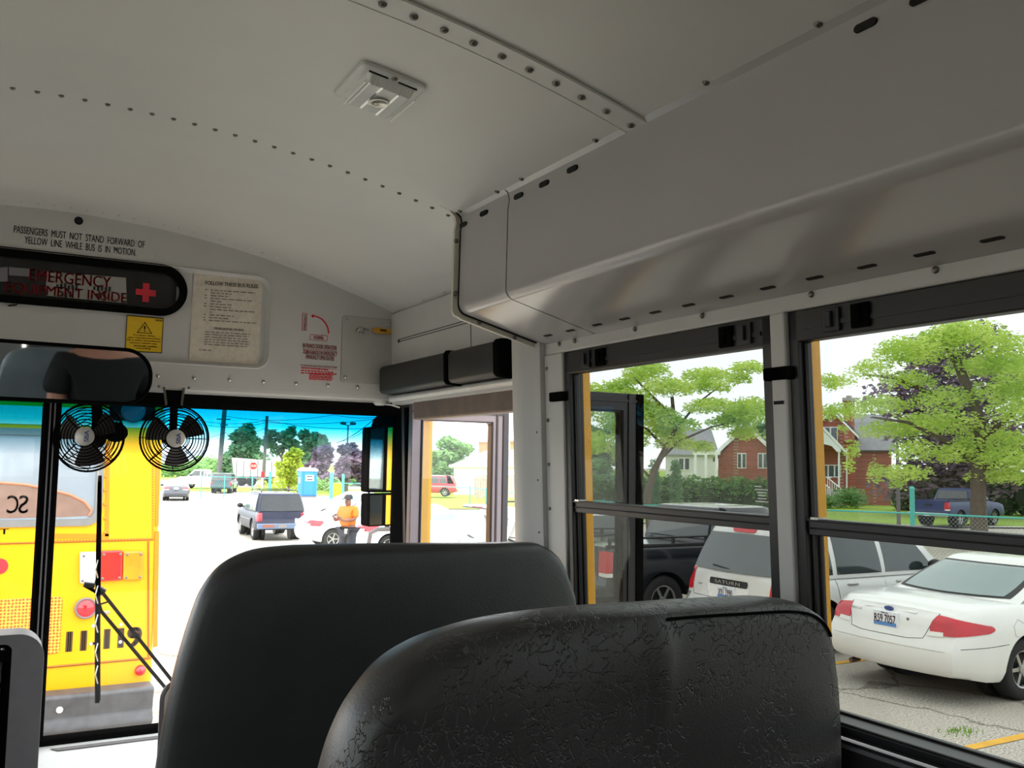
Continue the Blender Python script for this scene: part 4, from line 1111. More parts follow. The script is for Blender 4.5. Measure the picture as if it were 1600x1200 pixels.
class Car:
    """vehicle: x runs from the rear bumper to the nose, y to its left, z up"""
    def __init__(s, name, label, cat, loc, rotz, sp, group=None):
        s.sp = sp; s.L = sp['L']; s.W = sp['W']
        s.root = thing(name, label, cat, loc, rotz, group)
        s.M = basis(s.root)
        s.paint = sp['paint']
        s.make_body()
    def hw(s, x):
        sp = s.sp; rr, rf = sp.get('rr', 0.35), sp.get('rf', 0.6); k = 1.0
        if x < rr: k -= sp.get('kr', 0.14) * (1 - x / rr) ** 2
        if s.L - x < rf: k -= sp.get('kf', 0.22) * (1 - (s.L - x) / rf) ** 2
        return s.W / 2 * k
    def zlow(s, x):
        sp = s.sp; z = interp(sp['low'], x)
        for xw in sp['wx']:
            ra = sp['wr'] * 1.17; d = abs(x - xw)
            if d < ra: z = max(z, sp['wr'] * 1.0 + math.sqrt(ra * ra - d * d) * 0.98)
        return z
    def endx(s, x, z):
        sp = s.sp
        if x < 0.5: return x + interp(sp['rear'], z) * (1 - x / 0.5)
        if s.L - x < 0.7: return x - interp(sp['front'], z) * (1 - (s.L - x) / 0.7)
        return x
    def make_body(s):
        sp = s.sp; b = MB()
        xs = set(np.round(np.linspace(0, s.L, 46), 3))
        for xw in sp['wx']:
            ra = sp['wr'] * 1.17
            for i in range(25): xs.add(round(xw - ra * math.cos(PI * i / 24), 3))
        xs |= {0.03, 0.08, 0.16, round(s.L - 0.03, 3), round(s.L - 0.08, 3)}
        xs = sorted(x for x in xs if 0 <= x <= s.L)
        T = [0.0, 0.05, 0.15, 0.3, 0.48, 0.64, 0.78, 0.88, 0.95, 0.985, 1.0]
        Wm = sp.get('wm', [0.93, 0.965, 0.985, 1.0, 1.0, 0.995, 0.98, 0.955, 0.92, 0.885, 0.84])
        NT = len(T); cols = [0.72, 0.4, 0.0, -0.4, -0.72]
        vs = []; ring = NT * 2 + len(cols)
        for x in xs:
            z0 = s.zlow(x); z1 = interp(sp['top'], x); h = s.hw(x)
            base = interp(sp['low'], x)
            P_ = []
            for t, wm in zip(T, Wm):
                z = max(base + (z1 - base) * t, z0 + (z1 - z0) * t * 0.15 if z0 > base + 0.02 else 0)
                if z0 > base + 0.02: z = max(base + (z1 - base) * t, z0 + 0.002 * NT * t)
                zz = (z - base) / max(1e-6, z1 - base); k = np.interp(zz, T, Wm)
                P_.append((h * k, z))
            for y, z in P_: vs.append((s.endx(x, z), -y, z))
            yt = P_[-1][0]
            for c in cols: vs.append((s.endx(x, z1), -c * yt, z1 + sp.get('crown', 0.025) * (1 - c * c)))
            for y, z in P_[::-1]: vs.append((s.endx(x, z), y, z))
        fs = []; mi = []
        for i in range(len(xs) - 1):
            for j in range(ring - 1):
                fs.append((i * ring + j, (i + 1) * ring + j, (i + 1) * ring + j + 1, i * ring + j + 1)); mi.append(0)
            fs.append((i * ring + ring - 1, (i + 1) * ring + ring - 1, (i + 1) * ring, i * ring)); mi.append(1)
        b.v = vs; b.f = fs; b.mi = mi
        bow = sp.get('bow', (0.06, 0.10))
        for e, i0 in ((0, 0), (1, (len(xs) - 1) * ring)):
            cols2 = [1.0, 0.85, 0.6, 0.3, 0.0, -0.3, -0.6, -0.85, -1.0]
            base = len(b.v)
            for k in range(NT):
                p = vs[i0 + k]
                for c in cols2:
                    xx = p[0] + (-bow[0] if e == 0 else bow[1]) * (1 - c * c)
                    b.v.append((xx, p[1] * c, p[2] + (sp.get('crown', 0.025) * (1 - c * c) if k == NT - 1 else 0)))
            m = len(cols2)
            for k in range(NT - 1):
                for q in range(m - 1):
                    f = (base + k * m + q, base + (k + 1) * m + q, base + (k + 1) * m + q + 1, base + k * m + q + 1)
                    b.f.append(f); b.mi.append(0)
            # sew the lid edge to the end cap
            tc0 = [i0 + NT - 1] + [i0 + NT + q for q in range(len(cols))] + [i0 + NT + len(cols)]
            tb = [base + (NT - 1) * m + q for q in range(m)]
            pairs = list(zip([0, 1, 2, 3, 4, 5, 6], [0, 2, 3, 4, 5, 6, 8]))
            for (a0, b0), (a1, b1) in zip(pairs, pairs[1:]):
                b.f.append((tc0[a0],) + tuple(tb[b0:b1 + 1]) + (tc0[a1],)); b.mi.append(0)
        s.body_verts = list(b.v); s.body_faces = list(b.f)
        # cabin
        c = sp.get('cab')
        if c:
            s.cab = c
            nb = len(b.v)
            lv = [0, 0.2, 0.42, 0.64, 0.84, 0.94, 1.0]
            rings = []
            for u in lv:
                rings.append(s.cab_ring(u))
            n = len(rings[0])
            for r in rings: b.v += r
            for k in range(len(lv) - 1):
                for i in range(n): b.f.append((nb + k * n + i, nb + k * n + (i + 1) % n, nb + (k + 1) * n + (i + 1) % n, nb + (k + 1) * n + i)); b.mi.append(0)
            # crowned roof
            last = rings[-1]; zc_ = sp['cab']['zr']
            mx = sum(p[0] for p in last) / n
            o = nb + (len(lv) - 1) * n
            for sc, dz in ((0.94, 0.022), (0.8, 0.042), (0.5, 0.055), (0.2, 0.06)):
                st = len(b.v)
                b.v += [(mx + (p[0] - mx) * sc, p[1] * sc, p[2] + dz * c.get('crown', 1.0)) for p in last]
                for i in range(n): b.f.append((o + i, o + (i + 1) % n, st + (i + 1) % n, st + i)); b.mi.append(0)
                o = st
            b.f.append(tuple(o + i for i in range(n))); b.mi.append(0)
        s.body = b.build('body', [s.paint, M_TRIMB], s.root, world=False, smooth=True, angle=38)
        s.bvh = BVHTree.FromPolygons([Vector(p) for p in b.v], b.f)
        s.wheels()
    def cab_edge(s, u):
        c = s.cab; e = u
        xf = c['xA'] + (c['xB'] - c['xA']) * e; xr = c['xD'] + (c['xC'] - c['xD']) * e
        z = c['zb'] + (c['zr'] - c['zb']) * u
        wb, wr_ = c.get('wb', 0.9), c.get('wr', 0.72)
        h = s.W / 2 * (wb + (wr_ - wb) * (0.35 * u + 0.65 * u * u))
        return xf, xr, z, h
    def cab_ring(s, u):
        xf, xr, z, h = s.cab_edge(u); c = s.cab
        bf, br = c.get('bf', 0.12), c.get('br', 0.08); out = []
        cs = [1.0, 0.94, 0.8, 0.5, 0.0, -0.5, -0.8, -0.94, -1.0]
        zs = lambda x: z if u > 0 else min(z, interp(s.sp['top'], min(max(x, 0), s.L)) - 0.01)
        for q in cs: x = xf + bf * (1 - q * q) - 0.05 * (1 if abs(q) == 1 else 0); out.append((x, -h * q * (1.0 if abs(q) < 1 else 1), z))
        for k in range(1, 8): t = k / 8; out.append((xf - 0.05 + (xr - xf + 0.1) * t, h * (1 + 0.02 * math.sin(PI * t)), z))
        for q in cs[::-1]: x = xr - br * (1 - q * q) + 0.05 * (1 if abs(q) == 1 else 0); out.append((x, h * q, z))
        for k in range(1, 8): t = 1 - k / 8; out.append((xf - 0.05 + (xr - xf + 0.1) * t, -h * (1 + 0.02 * math.sin(PI * t)), z))
        return out
    def hit(s, p, d):
        p = Vector(p); d = Vector(d).normalized()
        r = s.bvh.ray_cast(p - d * 4.0, d, 16.0)
        if r[0] is None: return (None, -d)
        return (r[0], r[1])
    def patch(s, name, corners, d, m, off=0.006, n=6, parent=None, rnd=0.0, mb=None):
        """panel laid on the body: four corners (tl, tr, br, bl) seen along direction d"""
        tl, tr, br, bl = [Vector(q) for q in corners]; d = Vector(d).normalized()
        b = mb or MB()
        def f(u, v):
            if rnd:                       # squircle mapping rounds the outline
                a = 2 * u - 1; c = 2 * v - 1
                uu = a * math.sqrt(max(0, 1 - rnd * c * c / 2)); vv = c * math.sqrt(max(0, 1 - rnd * a * a / 2)); u, v = (uu + 1) / 2, (vv + 1) / 2
            p = (tl * (1 - u) + tr * u) * (1 - v) + (bl * (1 - u) + br * u) * v
            h, nn = s.hit(p, d)
            if h is None:
                for k in range(1, 12):
                    h, nn = s.hit(p + Vector((s.L / 2 - p.x if abs(d.y) > 0.9 else 0, -p.y if abs(d.y) < 0.9 else 0, 0.75 - p.z)) * 0.03 * k, d)
                    if h is not None: break
                else: h = Vector((min(max(p.x, 0), s.L), min(max(p.y, -s.W / 2), s.W / 2), p.z))
            return h - d * off
        n = max(n, 12) if rnd or abs(d.x) > 0.5 else n
        g = MB(); g.grid(f, n, n)
        b.add(g.v, g.f)
        edge = [i for i in range(n + 1)] + [(i) * (n + 1) + n for i in range(1, n + 1)] + [n * (n + 1) + i for i in range(n - 1, -1, -1)] + [i * (n + 1) for i in range(n - 1, 0, -1)]
        st = len(b.v); k = len(edge)
        b.add([Vector(g.v[e]) for e in edge] + [Vector(g.v[e]) + d * (off + 0.01) for e in edge], [(i, (i + 1) % k, k + (i + 1) % k, k + i) for i in range(k)])
        if mb is not None: return None
        return b.build(name, m, parent or s.root, world=False, smooth=True, angle=35, weld=True)
    def line(s, name, pts, d, m=None, w=0.010, off=0.004, n=8, mb=None):
        b = mb or MB(); out = []
        for i in range(len(pts) - 1):
            for k in range(n):
                t = k / n; out.append(Vector(pts[i]) * (1 - t) + Vector(pts[i + 1]) * t)
        out.append(Vector(pts[-1]))
        dd = Vector(d).normalized(); hp = []
        for p in out:
            h = s.hit(p, d)[0]
            if h is not None and (abs(dd.y) < 0.9 or h.y * dd.y < -0.3 * s.W): hp.append(h - dd * (off - w / 2))
        if len(hp) > 1: b.tube(hp, w / 2, 4)
        if mb is None: return b.build(name, m or M_SEAM, s.root, world=False)
    def wheels(s):
        sp = s.sp; r = sp['wr']; wd = sp.get('tw', 0.2)
        for xw in sp['wx']:
            for sd in (-1, 1):
                yo = sd * (s.W / 2 - sp.get('winset', 0.03)); ax = (0, sd, 0); c = (xw, yo - sd * wd, r)
                b = MB(); b.lathe([(r * 0.6, 0.0), (r * 0.92, 0.0), (r, 0.03), (r, wd - 0.03), (r * 0.93, wd - 0.005), (r * 0.78, wd), (r * 0.62, wd - 0.01), (r * 0.60, wd - 0.05)], c, ax, 28, cap=False)
                wl = b.build('wheel', M_TYRE, s.root, world=False, smooth=True, angle=50)
                b = MB(); k = sp.get('spokes', 6)
                cc = Vector(c); A = Vector(ax)
                b.lathe([(r * 0.61, wd - 0.012), (r * 0.56, wd - 0.02), (r * 0.55, wd - 0.05)], c, ax, 24, mi=0, cap=False)
                b.lathe([(r * 0.55, wd - 0.05), (r * 0.54, wd - 0.07), (0.0, wd - 0.075)], c, ax, 24, mi=1, cap=False)
                b.lathe([(r * 0.17, wd - 0.05), (r * 0.15, wd - 0.018), (0.0, wd - 0.012)], c, ax, 14)
                for q in range(k):
                    a0 = 2 * PI * q / k; hw_ = 0.62 / k
                    pt = lambda rad, a, h: cc + A * h + Vector((math.cos(a), 0, math.sin(a))) * rad
                    b.add([pt(r * 0.14, a0 - 0.5, wd - 0.03), pt(r * 0.14, a0 + 0.5, wd - 0.03), pt(r * 0.57, a0 + hw_, wd - 0.022), pt(r * 0.57, a0 - hw_, wd - 0.022)], [(0, 1, 2, 3)])
                b.build('rim', [M_RIMA, M_TRIMB], wl, world=False, smooth=True, angle=35)
                b = MB(); b.lathe([(r * 1.10, 0.0), (r * 1.10, wd * 0.6), (0.0, wd * 0.6)], (xw, yo - sd * (wd + 0.16), r * 1.03), ax, 18); b.build('wheel_housing', M_TRIMB, s.root, world=False)
    def side_glass(s, name, sd, quads, m=None, ext=None):
        """quads: [(x rear bottom, x front bottom, x front top, x rear top, u0, u1)]"""
        for xrb, xfb, xft, xrt, u0, u1 in quads:
            z0 = s.cab['zb'] + (s.cab['zr'] - s.cab['zb']) * u0; z1 = s.cab['zb'] + (s.cab['zr'] - s.cab['zb']) * u1
            s.patch('side_window', ((xrt, sd * 2, z1), (xft, sd * 2, z1), (xfb, sd * 2, z0), (xrb, sd * 2, z0)), (0, -sd, 0), m or M_CARGLASS, 0.005, 6)
    def end_glass(s, rear, u0, u1, k0, k1, m=None, rnd=0.0, name=None):
        xf, xr, z, h = s.cab_edge(u0); _, _, z1, h1 = s.cab_edge(u1)
        d = (1, 0, -0.25) if rear else (-1, 0, -0.25); X = -3 if rear else s.L + 3
        dz = 0.25 * 0
        # aim along +/-x on the level of each row
        return s.patch(name or ('rear_window' if rear else 'windscreen'), ((X, h1 * k1, z1), (X, -h1 * k1, z1), (X, -h * k0, z), (X, h * k0, z)), (1 if rear else -1, 0, 0), m or M_CARGLASS, 0.03, 18, rnd=rnd)
    def tail(s, pts_r, d=(1, 0, 0), m=None, name='tail_light', rnd=0.25, both=True, off=0.012):
        for sd in ((1, -1) if both else (-1,)):
            q = [(x, y * sd, z) for x, y, z in pts_r]
            if sd == 1: q = [q[1], q[0], q[3], q[2]]
            s.patch(name, q, (d[0], d[1] * sd, d[2]), m or M_TAIL, off, 12, rnd=rnd)
    def plate(s, y, z, txt, w=0.31, h=0.16):
        p, nn = s.hit((0, y, z), (1, 0, 0)); x = p.x - 0.012
        t = MB(); t.box(x - 0.012, x + 0.03, y - w / 2, y + w / 2, z - h / 2, z + h / 2)
        o = t.build('license_plate', M_PLATE, s.root, world=False, bevel=0.006)
        f = lambda a, b_: (x - 0.0135, y - a, z + b_)
        t = MB(); t.add([f(-w * .47, -h * .47), f(w * .47, -h * .47), f(w * .47, -h * .22), f(-w * .47, -h * .22)], [(0, 1, 2, 3)]); t.build('plate_band', M_PLATEB, o, world=False)
        t = MB(); f2 = lambda a, b_: (x - 0.0145, y - a, z + b_); text(t, txt, f2, -w * .44, w * .44, -h * .27, h * .27, 0.01); t.build('plate_letters', M_PLATER, o, world=False)
        t = MB(); text(t, 'Illinois', f2, -w * .14, w * .14, h * .32, h * .46, 0.005); t.build('plate_name', M_PLATEB, o, world=False)
    def mirror(s, x, z, sd, m=None):
        y = sd * (s.W / 2 + 0.09)
        b = MB(); b.blob((x, y, z), 0.07, 0.11, 0.085, 2, 12, 8, 0.03); b.tube([(x, y, z - 0.03), (x, sd * (s.W / 2 - 0.07), z - 0.05)], 0.025, 8)
        b.build('door_mirror', m or M_TRIMB, s.root, world=False, smooth=True)
    def handle(s, x, z, sd, m=None):
        p, nn = s.hit((x, sd * 2, z), (0, -sd, 0))
        b = MB(); b.box(x - 0.10, x + 0.10, p.y - 0.004 * sd, p.y + 0.026 * sd, z - 0.014, z + 0.014); b.build('door_handle', m or s.paint, s.root, world=False, bevel=0.012, seg=3)
    def words(s, txt, y0, y1, z0, z1, m, name='badge', bold=0.0, X=0, mb=None):
        x = s.hit((X, (y0 + y1) / 2, (z0 + z1) / 2), (1, 0, 0))[0].x - 0.012
        def to3(a, b_): return s.hit((0, -a, b_), (1, 0, 0))[0] - Vector((0.006, 0, 0))
        b = MB(); text(b, txt, to3, y0, y1, z0, z1, bold); b.build(name, m, s.root, world=False)

SEDAN = dict(L=5.0, W=1.86, wr=0.325, wx=(1.08, 3.83), tw=0.21, winset=0.05,
    top=[(0, 0.92), (0.15, 0.965), (0.6, 0.995), (1.1, 1.0), (1.6, 0.98), (3.3, 0.96), (3.9, 0.90), (4.6, 0.78), (5.0, 0.62)],
    low=[(0, 0.30), (0.5, 0.24), (1.2, 0.20), (3.8, 0.20), (4.6, 0.20), (5, 0.26)],
    rear=[(0.25, 0.14), (0.36, 0.03), (0.5, 0.0), (0.60, 0.02), (0.66, 0.075), (0.85, 0.12), (0.93, 0.20)],
    front=[(0.2, 0.08), (0.4, 0.0), (0.6, 0.10)], rr=0.6, kr=0.15, bow=(0.10, 0.16), kf=0.28, rf=0.8,
    cab=dict(xA=3.62, xB=2.86, xC=1.95, xD=0.98, zb=0.94, zr=1.36, wb=0.88, wr=0.66, bf=0.16, br=0.20))

# ---- white sedan by the near window
tx = dict(SEDAN, paint=car_paint('white_car_paint', (226, 226, 223)))
c = Car('sedan', 'white rounded sedan with plate R59 7057 parked outside the near window', 'car', (8.5, 6.99, 0), 0.0, tx)
c.end_glass(True, 0.25, 0.93, 0.84, 0.92, M_CARGLASSL, rnd=0.2)
c.patch('rear_window_rim', ((-3, 0.60, 1.345), (-3, -0.60, 1.345), (-3, -0.74, 1.03), (-3, 0.74, 1.03)), (1, 0, 0), M_TRIMB, 0.018, 18, rnd=0.2)
for sd in (-1, 1):
    c.side_glass('w', sd, [(1.45, 2.18, 2.16, 1.86, 0.14, 0.86), (2.26, 3.38, 2.86, 2.24, 0.14, 0.9)]); c.mirror(3.2, 1.0, sd, c.paint); c.handle(1.75, 0.84, sd); c.handle(2.75, 0.84, sd)
c.tail([(0, -0.60, 0.93), (0.42, -1.0, 0.82), (0.40, -1.0, 0.745), (0, -0.50, 0.70)], (0.85, 0.52, 0), rnd=0.5)
c.tail([(0, -0.53, 0.745), (0.06, -0.66, 0.75), (0.06, -0.66, 0.705), (0, -0.50, 0.70)], (0.85, 0.52, 0), M_TAILW, 'reverse_lamp', rnd=0.1, off=0.018)
c.plate(0.0, 0.80, 'R59 7057')
c.line('trunk_seam', [(0, 0.56, 0.92), (0, 0.46, 0.665), (0, 0.3, 0.645), (0, -0.3, 0.645), (0, -0.46, 0.665), (0, -0.56, 0.92)], (1, 0, 0), w=0.008)
c.line('bumper_seam', [(0, 0.8, 0.56), (0, 0, 0.565), (0, -0.8, 0.56)], (1, 0, 0), mat('soft_seam', (176, 176, 172), 0.5), w=0.012)
c.line('bumper_seam', [(0.1, -2, 0.60), (0.75, -2, 0.62)], (0, 1, 0), w=0.007)
b = MB()
b.box(0, 1, 0, 1, 0, 1, fn=lambda u, v, q: (c.hit((0, 0.33 - 0.66 * v, 0.895 + 0.018 * q), (1, 0, 0))[0].x - 0.022 + 0.03 * u, 0.33 - 0.66 * v, 0.895 + 0.018 * q)); b.build('trunk_bar', c.paint, c.root, world=False, bevel=0.006)
b = MB(); p = c.hit((0, 0.0, 0.905), (1, 0, 0))[0]; b.lathe([(0.062, 0), (0.062, 0.006), (0.05, 0.009), (0.0, 0.009)], (p.x - 0.02, 0, 0.907), (-1, 0, 0), 20)
o_ = b.build('oval_badge', mat('blue_badge', (60, 80, 130), 0.3), c.root, world=False); o_.scale = (1, 1, 0.42); o_.location.z = 0.907 * 0.58
c.words('TAURUS LX', -0.62, -0.36, 0.845, 0.868, M_RIMA, bold=0.01)
b = MB(); p = c.hit((0, -0.26, 0.83), (1, 0, 0))[0]; b.disc((p.x + 0.002, -0.26, 0.83), (-1, 0, 0), 0.016, 0.008, 14); b.build('lock', M_GREYPL, c.root, world=False)
c.line('fuel_door', [(0.95, -2, 0.86), (0.86, -2, 0.80), (0.87, -2, 0.70), (0.96, -2, 0.66), (1.04, -2, 0.71), (1.05, -2, 0.81), (0.95, -2, 0.86)], (0, 1, 0), mat('soft_seam', (176, 176, 172), 0.5), w=0.007, n=4)
b = MB(); b.tube([(0.18, 0.52, 0.26), (0.05, 0.53, 0.25)], 0.028, 10); b.build('tail_pipe', mat('rusty_pipe', (96, 70, 60), 0.6), c.root, world=False, smooth=True)
for sd in (-1, 1):                                                    # rear headrests behind the glass
    pass

# ---- silver SUV
sv = dict(L=4.6, W=1.82, wr=0.345, wx=(0.86, 3.57), tw=0.22, winset=0.04, paint=car_paint('silver_car_paint', (212, 213, 212)),
    top=[(0, 0.98), (0.3, 1.02), (3.2, 1.02), (3.6, 0.98), (4.3, 0.86), (4.6, 0.7)], low=[(0, 0.36), (0.5, 0.28), (4, 0.28), (4.6, 0.32)],
    rear=[(0.3, 0.10), (0.45, 0.0), (0.62, 0.0), (0.66, 0.07), (0.98, 0.12)], front=[(0.3, 0.06), (0.5, 0), (0.7, 0.1)], rr=0.3, kr=0.08, bow=(0.07, 0.12),
    cab=dict(xA=3.42, xB=2.75, xC=0.42, xD=0.14, zb=0.98, zr=1.60, wb=0.93, wr=0.76, bf=0.14, br=0.06, crown=0.8))
c = Car('suv', 'silver SUV with SATURN across its tailgate seen between the window posts', 'car', (8.52, 9.55, 0), 0.0, sv)
c.end_glass(True, 0.07, 0.88, 0.93, 0.93, mat('grey_tinted_glass', (70, 76, 78), 0.05, spec=1.0), rnd=0.12)
for sd in (-1, 1):
    c.side_glass('w', sd, [(0.42, 1.08, 1.06, 0.58, 0.08, 0.86), (1.16, 2.02, 1.98, 1.16, 0.08, 0.88), (2.1, 3.12, 2.68, 2.08, 0.08, 0.88)])
    c.mirror(2.95, 1.10, sd); c.handle(1.42, 0.90, sd, M_CHROME); c.handle(2.38, 0.90, sd, M_CHROME)
    c.line('door_seam', [(2.06, sd * 2, 0.96), (2.08, sd * 2, 0.4)], (0, -sd, 0)); c.line('door_seam', [(1.12, sd * 2, 0.96), (1.16, sd * 2, 0.72)], (0, -sd, 0)); c.line('door_seam', [(3.1, sd * 2, 0.96), (3.14, sd * 2, 0.4)], (0, -sd, 0))
    c.line('sill_cladding', [(1.25, sd * 2, 0.36), (3.1, sd * 2, 0.36)], (0, -sd, 0), M_GREYPL, w=0.05)
c.tail([(0, -0.80, 1.02), (0.14, -1.0, 1.02), (0.14, -1.0, 0.72), (0, -0.76, 0.72)], (0.86, 0.5, 0), rnd=0.2)
c.patch('bumper_corner', ((0, 0.8, 0.68), (0, 1.0, 0.68), (0, 1.0, 0.4), (0, 0.8, 0.4)), (0.86, -0.5, 0), M_GREYPL, 0.004)
c.patch('name_bar', ((-3, 0.36, 0.925), (-3, -0.36, 0.925), (-3, -0.36, 0.84), (-3, 0.36, 0.84)), (1, 0, 0), M_TRIMB, 0.012, 4, rnd=0.15)
b = MB(); xx = c.hit((0, 0, 0.88), (1, 0, 0))[0].x
text(b, 'SATURN', lambda a_, z_: (xx - 0.018 + 0.09 * a_ * a_, -a_, z_), -0.24, 0.24, 0.862, 0.905, 0.012, 1.1); b.build('name_letters', M_RIMA, c.root, world=False)
c.plate(0.0, 0.755, 'X91 2990')
c.line('tailgate_seam', [(0, 0.78, 0.96), (0, 0.70, 0.66), (0, -0.70, 0.66), (0, -0.78, 0.96)], (1, 0, 0))
c.patch('plate_recess', ((-3, 0.42, 0.84), (-3, -0.42, 0.84), (-3, -0.34, 0.66), (-3, 0.34, 0.66)), (1, 0, 0), mat('pale_recess', (226, 226, 224), 0.35), 0.004, 4, rnd=0.2)
c.patch('stop_lamp', ((-3, 0.22, 1.60), (-3, -0.22, 1.60), (-3, -0.20, 1.545), (-3, 0.20, 1.545)), (1, 0, 0), M_TAIL, 0.02, 4, rnd=0.2)
xx = c.hit((0, 0.2, 1.06), (1, 0, 0))[0].x
b = MB(); b.tube([(xx - 0.02, 0.36, 1.085), (xx - 0.03, 0.1, 1.06), (xx - 0.03, -0.08, 1.045)], [0.012, 0.012, 0.008], 6); b.build('rear_wiper', M_TRIMB, c.root, world=False)
c.patch('bumper_vent', ((-3, 0.10, 0.60), (-3, -0.06, 0.60), (-3, -0.06, 0.53), (-3, 0.10, 0.53)), (1, 0, 0), M_TRIMB, 0.004, 3)
c.words('VUE', -0.62, -0.53, 0.80, 0.82, M_GREYPL, bold=0.01); c.words('AWD', 0.53, 0.62, 0.73, 0.75, M_GREYPL, bold=0.01)

# ---- pickup trucks
def pickup(name, label, loc, rotz, paint, W=2.0, L=5.4, near=False):
    sp = dict(L=L, W=W, wr=0.385, wx=(1.12, 4.3), tw=0.25, winset=0.04, paint=paint,
        top=[(0, 1.22), (2.1, 1.22), (2.2, 1.2), (3.9, 1.16), (4.6, 1.12), (5.2, 1.0), (5.4, 0.85)], low=[(0, 0.52), (1, 0.46), (4.5, 0.42), (5.4, 0.5)],
        rear=[(0.4, 0.0), (0.6, 0.0), (0.65, 0.06), (1.3, 0.06)], front=[(0.4, 0), (1.2, 0.1)], rr=0.12, kr=0.04, kf=0.1, rf=0.4, bow=(0.0, 0.1), crown=0.0,
        wm=[0.95, 0.975, 0.99, 1.0, 1.0, 1.0, 0.995, 0.985, 0.975, 0.965, 0.955],
        cab=dict(xA=4.05, xB=3.45, xC=2.35, xD=2.12, zb=1.15, zr=1.76, wb=0.93, wr=0.76, bf=0.14, br=0.03, crown=0.6))
    c = Car(name, label, 'pickup truck', loc, rotz, sp)
    c.end_glass(True, 0.2, 0.85, 0.85, 0.85)
    for sd in (-1, 1):
        c.side_glass('w', sd, [(2.3, 2.75, 2.72, 2.42, 0.1, 0.86), (2.83, 3.82, 3.38, 2.81, 0.08, 0.88)]); c.mirror(3.7, 1.28, sd); c.handle(2.95, 1.03, sd, M_TRIMB)
        c.line('cab_seam', [(2.14, sd * 2, 1.16), (2.14, sd * 2, 0.5)], (0, -sd, 0), w=0.014); c.line('door_seam', [(3.88, sd * 2, 1.12), (3.9, sd * 2, 0.5)], (0, -sd, 0))
        b = MB(); b.box(0.06, 2.05, sd * (W / 2 - 0.085), sd * (W / 2 - 0.01), 1.20, 1.25); b.build('bed_rail', M_TRIMB, c.root, world=False, bevel=0.012)
        b = MB()
        for x in (0.12, 0.7, 1.3, 1.95): b.box(x - 0.02, x + 0.02, sd * (W / 2 - 0.07), sd * (W / 2 - 0.03), 1.24, 1.33)
        b.tube([(0.10, sd * (W / 2 - 0.05), 1.34), (1.98, sd * (W / 2 - 0.05), 1.34)], 0.018, 8)
        b.build('side_rail', M_TRIMB, c.root, world=False, smooth=True, angle=40)
    c.tail([(0, -W / 2 + 0.20, 1.16), (0.10, -W / 2 - 0.02, 1.16), (0.10, -W / 2 - 0.02, 0.78), (0, -W / 2 + 0.22, 0.78)], (0.9, 0.44, 0), rnd=0.3)
    c.tail([(0, -W / 2 + 0.19, 0.84), (0.10, -W / 2 - 0.02, 0.84), (0.10, -W / 2 - 0.02, 0.785), (0, -W / 2 + 0.19, 0.785)], (0.9, 0.44, 0), M_TAILW, 'reverse_lamp', rnd=0.1, off=0.018)
    b = MB(); b.box(-0.10, 0.06, -W / 2 + 0.02, W / 2 - 0.02, 0.50, 0.66); b.build('rear_bumper', M_CHROME if not near else mat('dark_bumper', (40, 42, 46), 0.35, metal=0.3), c.root, world=False, bevel=0.03, seg=3)
    c.line('tailgate_seam', [(0, 0.72, 1.2), (0, 0.72, 0.72), (0, -0.72, 0.72), (0, -0.72, 1.2)], (1, 0, 0))
    b = MB(); b.box(-0.03, 0.0, -0.16, 0.16, 0.99, 1.07); b.build('tailgate_handle', M_TRIMB, c.root, world=False, bevel=0.01)
    b = MB(); b.box(-0.112, -0.10, -0.15, 0.15, 0.51, 0.65); b.build('license_plate', M_PLATE, c.root, world=False)
    return c
pk = pickup('pickup_truck', 'black pickup truck beside the silver SUV behind the dark door leaf', (7.75, 12.25, 0), 0.0, car_paint('black_car_paint', (24, 26, 32), 0.15), near=True)
p_ = pol(1478, 47.5)
pickup('pickup_truck', 'blue pickup truck parked beyond the teal fence under the tree', (p_.x, p_.y + 1.0, gz(p_.x, p_.y + 1.0) + 0.08), 0.12, car_paint('blue_car_paint', (24, 44, 92), 0.3, 0.2))

# ---- the rest of the row
M_WPAINT = car_paint('white_car_paint', (226, 226, 223))
wv = dict(sv, L=4.7, W=1.84, paint=M_WPAINT, cab=dict(sv['cab'], xC=0.52, xD=0.16, zr=1.56, xB=2.8))
c = Car('suv', 'white SUV with a roof spoiler framed by the doorway', 'car', (7.62, 15.3, gz(0, 15)), 0.0, wv)
c.end_glass(True, 0.08, 0.84, 0.9, 0.9, M_CARGLASSL, rnd=0.1)
for sd in (-1, 1): c.side_glass('w', sd, [(0.5, 1.1, 1.08, 0.68, 0.08, 0.86), (1.18, 2.04, 2.0, 1.18, 0.08, 0.88), (2.12, 3.14, 2.7, 2.1, 0.08, 0.88)]); c.mirror(2.95, 1.10, sd)
c.tail([(0, -0.78, 1.0), (0.12, -1.0, 1.0), (0.12, -1.0, 0.72), (0, -0.74, 0.72)], (0.86, 0.5, 0), rnd=0.2)
b = MB(); b.box(0.12, 0.55, -0.64, 0.64, 1.60, 1.655); b.build('spoiler', M_WPAINT, c.root, world=False, bevel=0.02)
b = MB(); b.box(0.105, 0.13, -0.60, 0.60, 1.605, 1.625); b.build('spoiler_lip', M_TRIMB, c.root, world=False)
b = MB(); b.box(0.10, 0.125, -0.20, 0.20, 1.628, 1.645); b.build('stop_lamp', M_TAIL, c.root, world=False)
xx = c.hit((0, 0.2, 1.06), (1, 0, 0))[0].x
b = MB(); b.tube([(xx - 0.02, 0.42, 1.09), (xx - 0.03, 0.0, 1.03)], [0.018, 0.012], 6); b.build('rear_wiper', M_TRIMB, c.root, world=False)
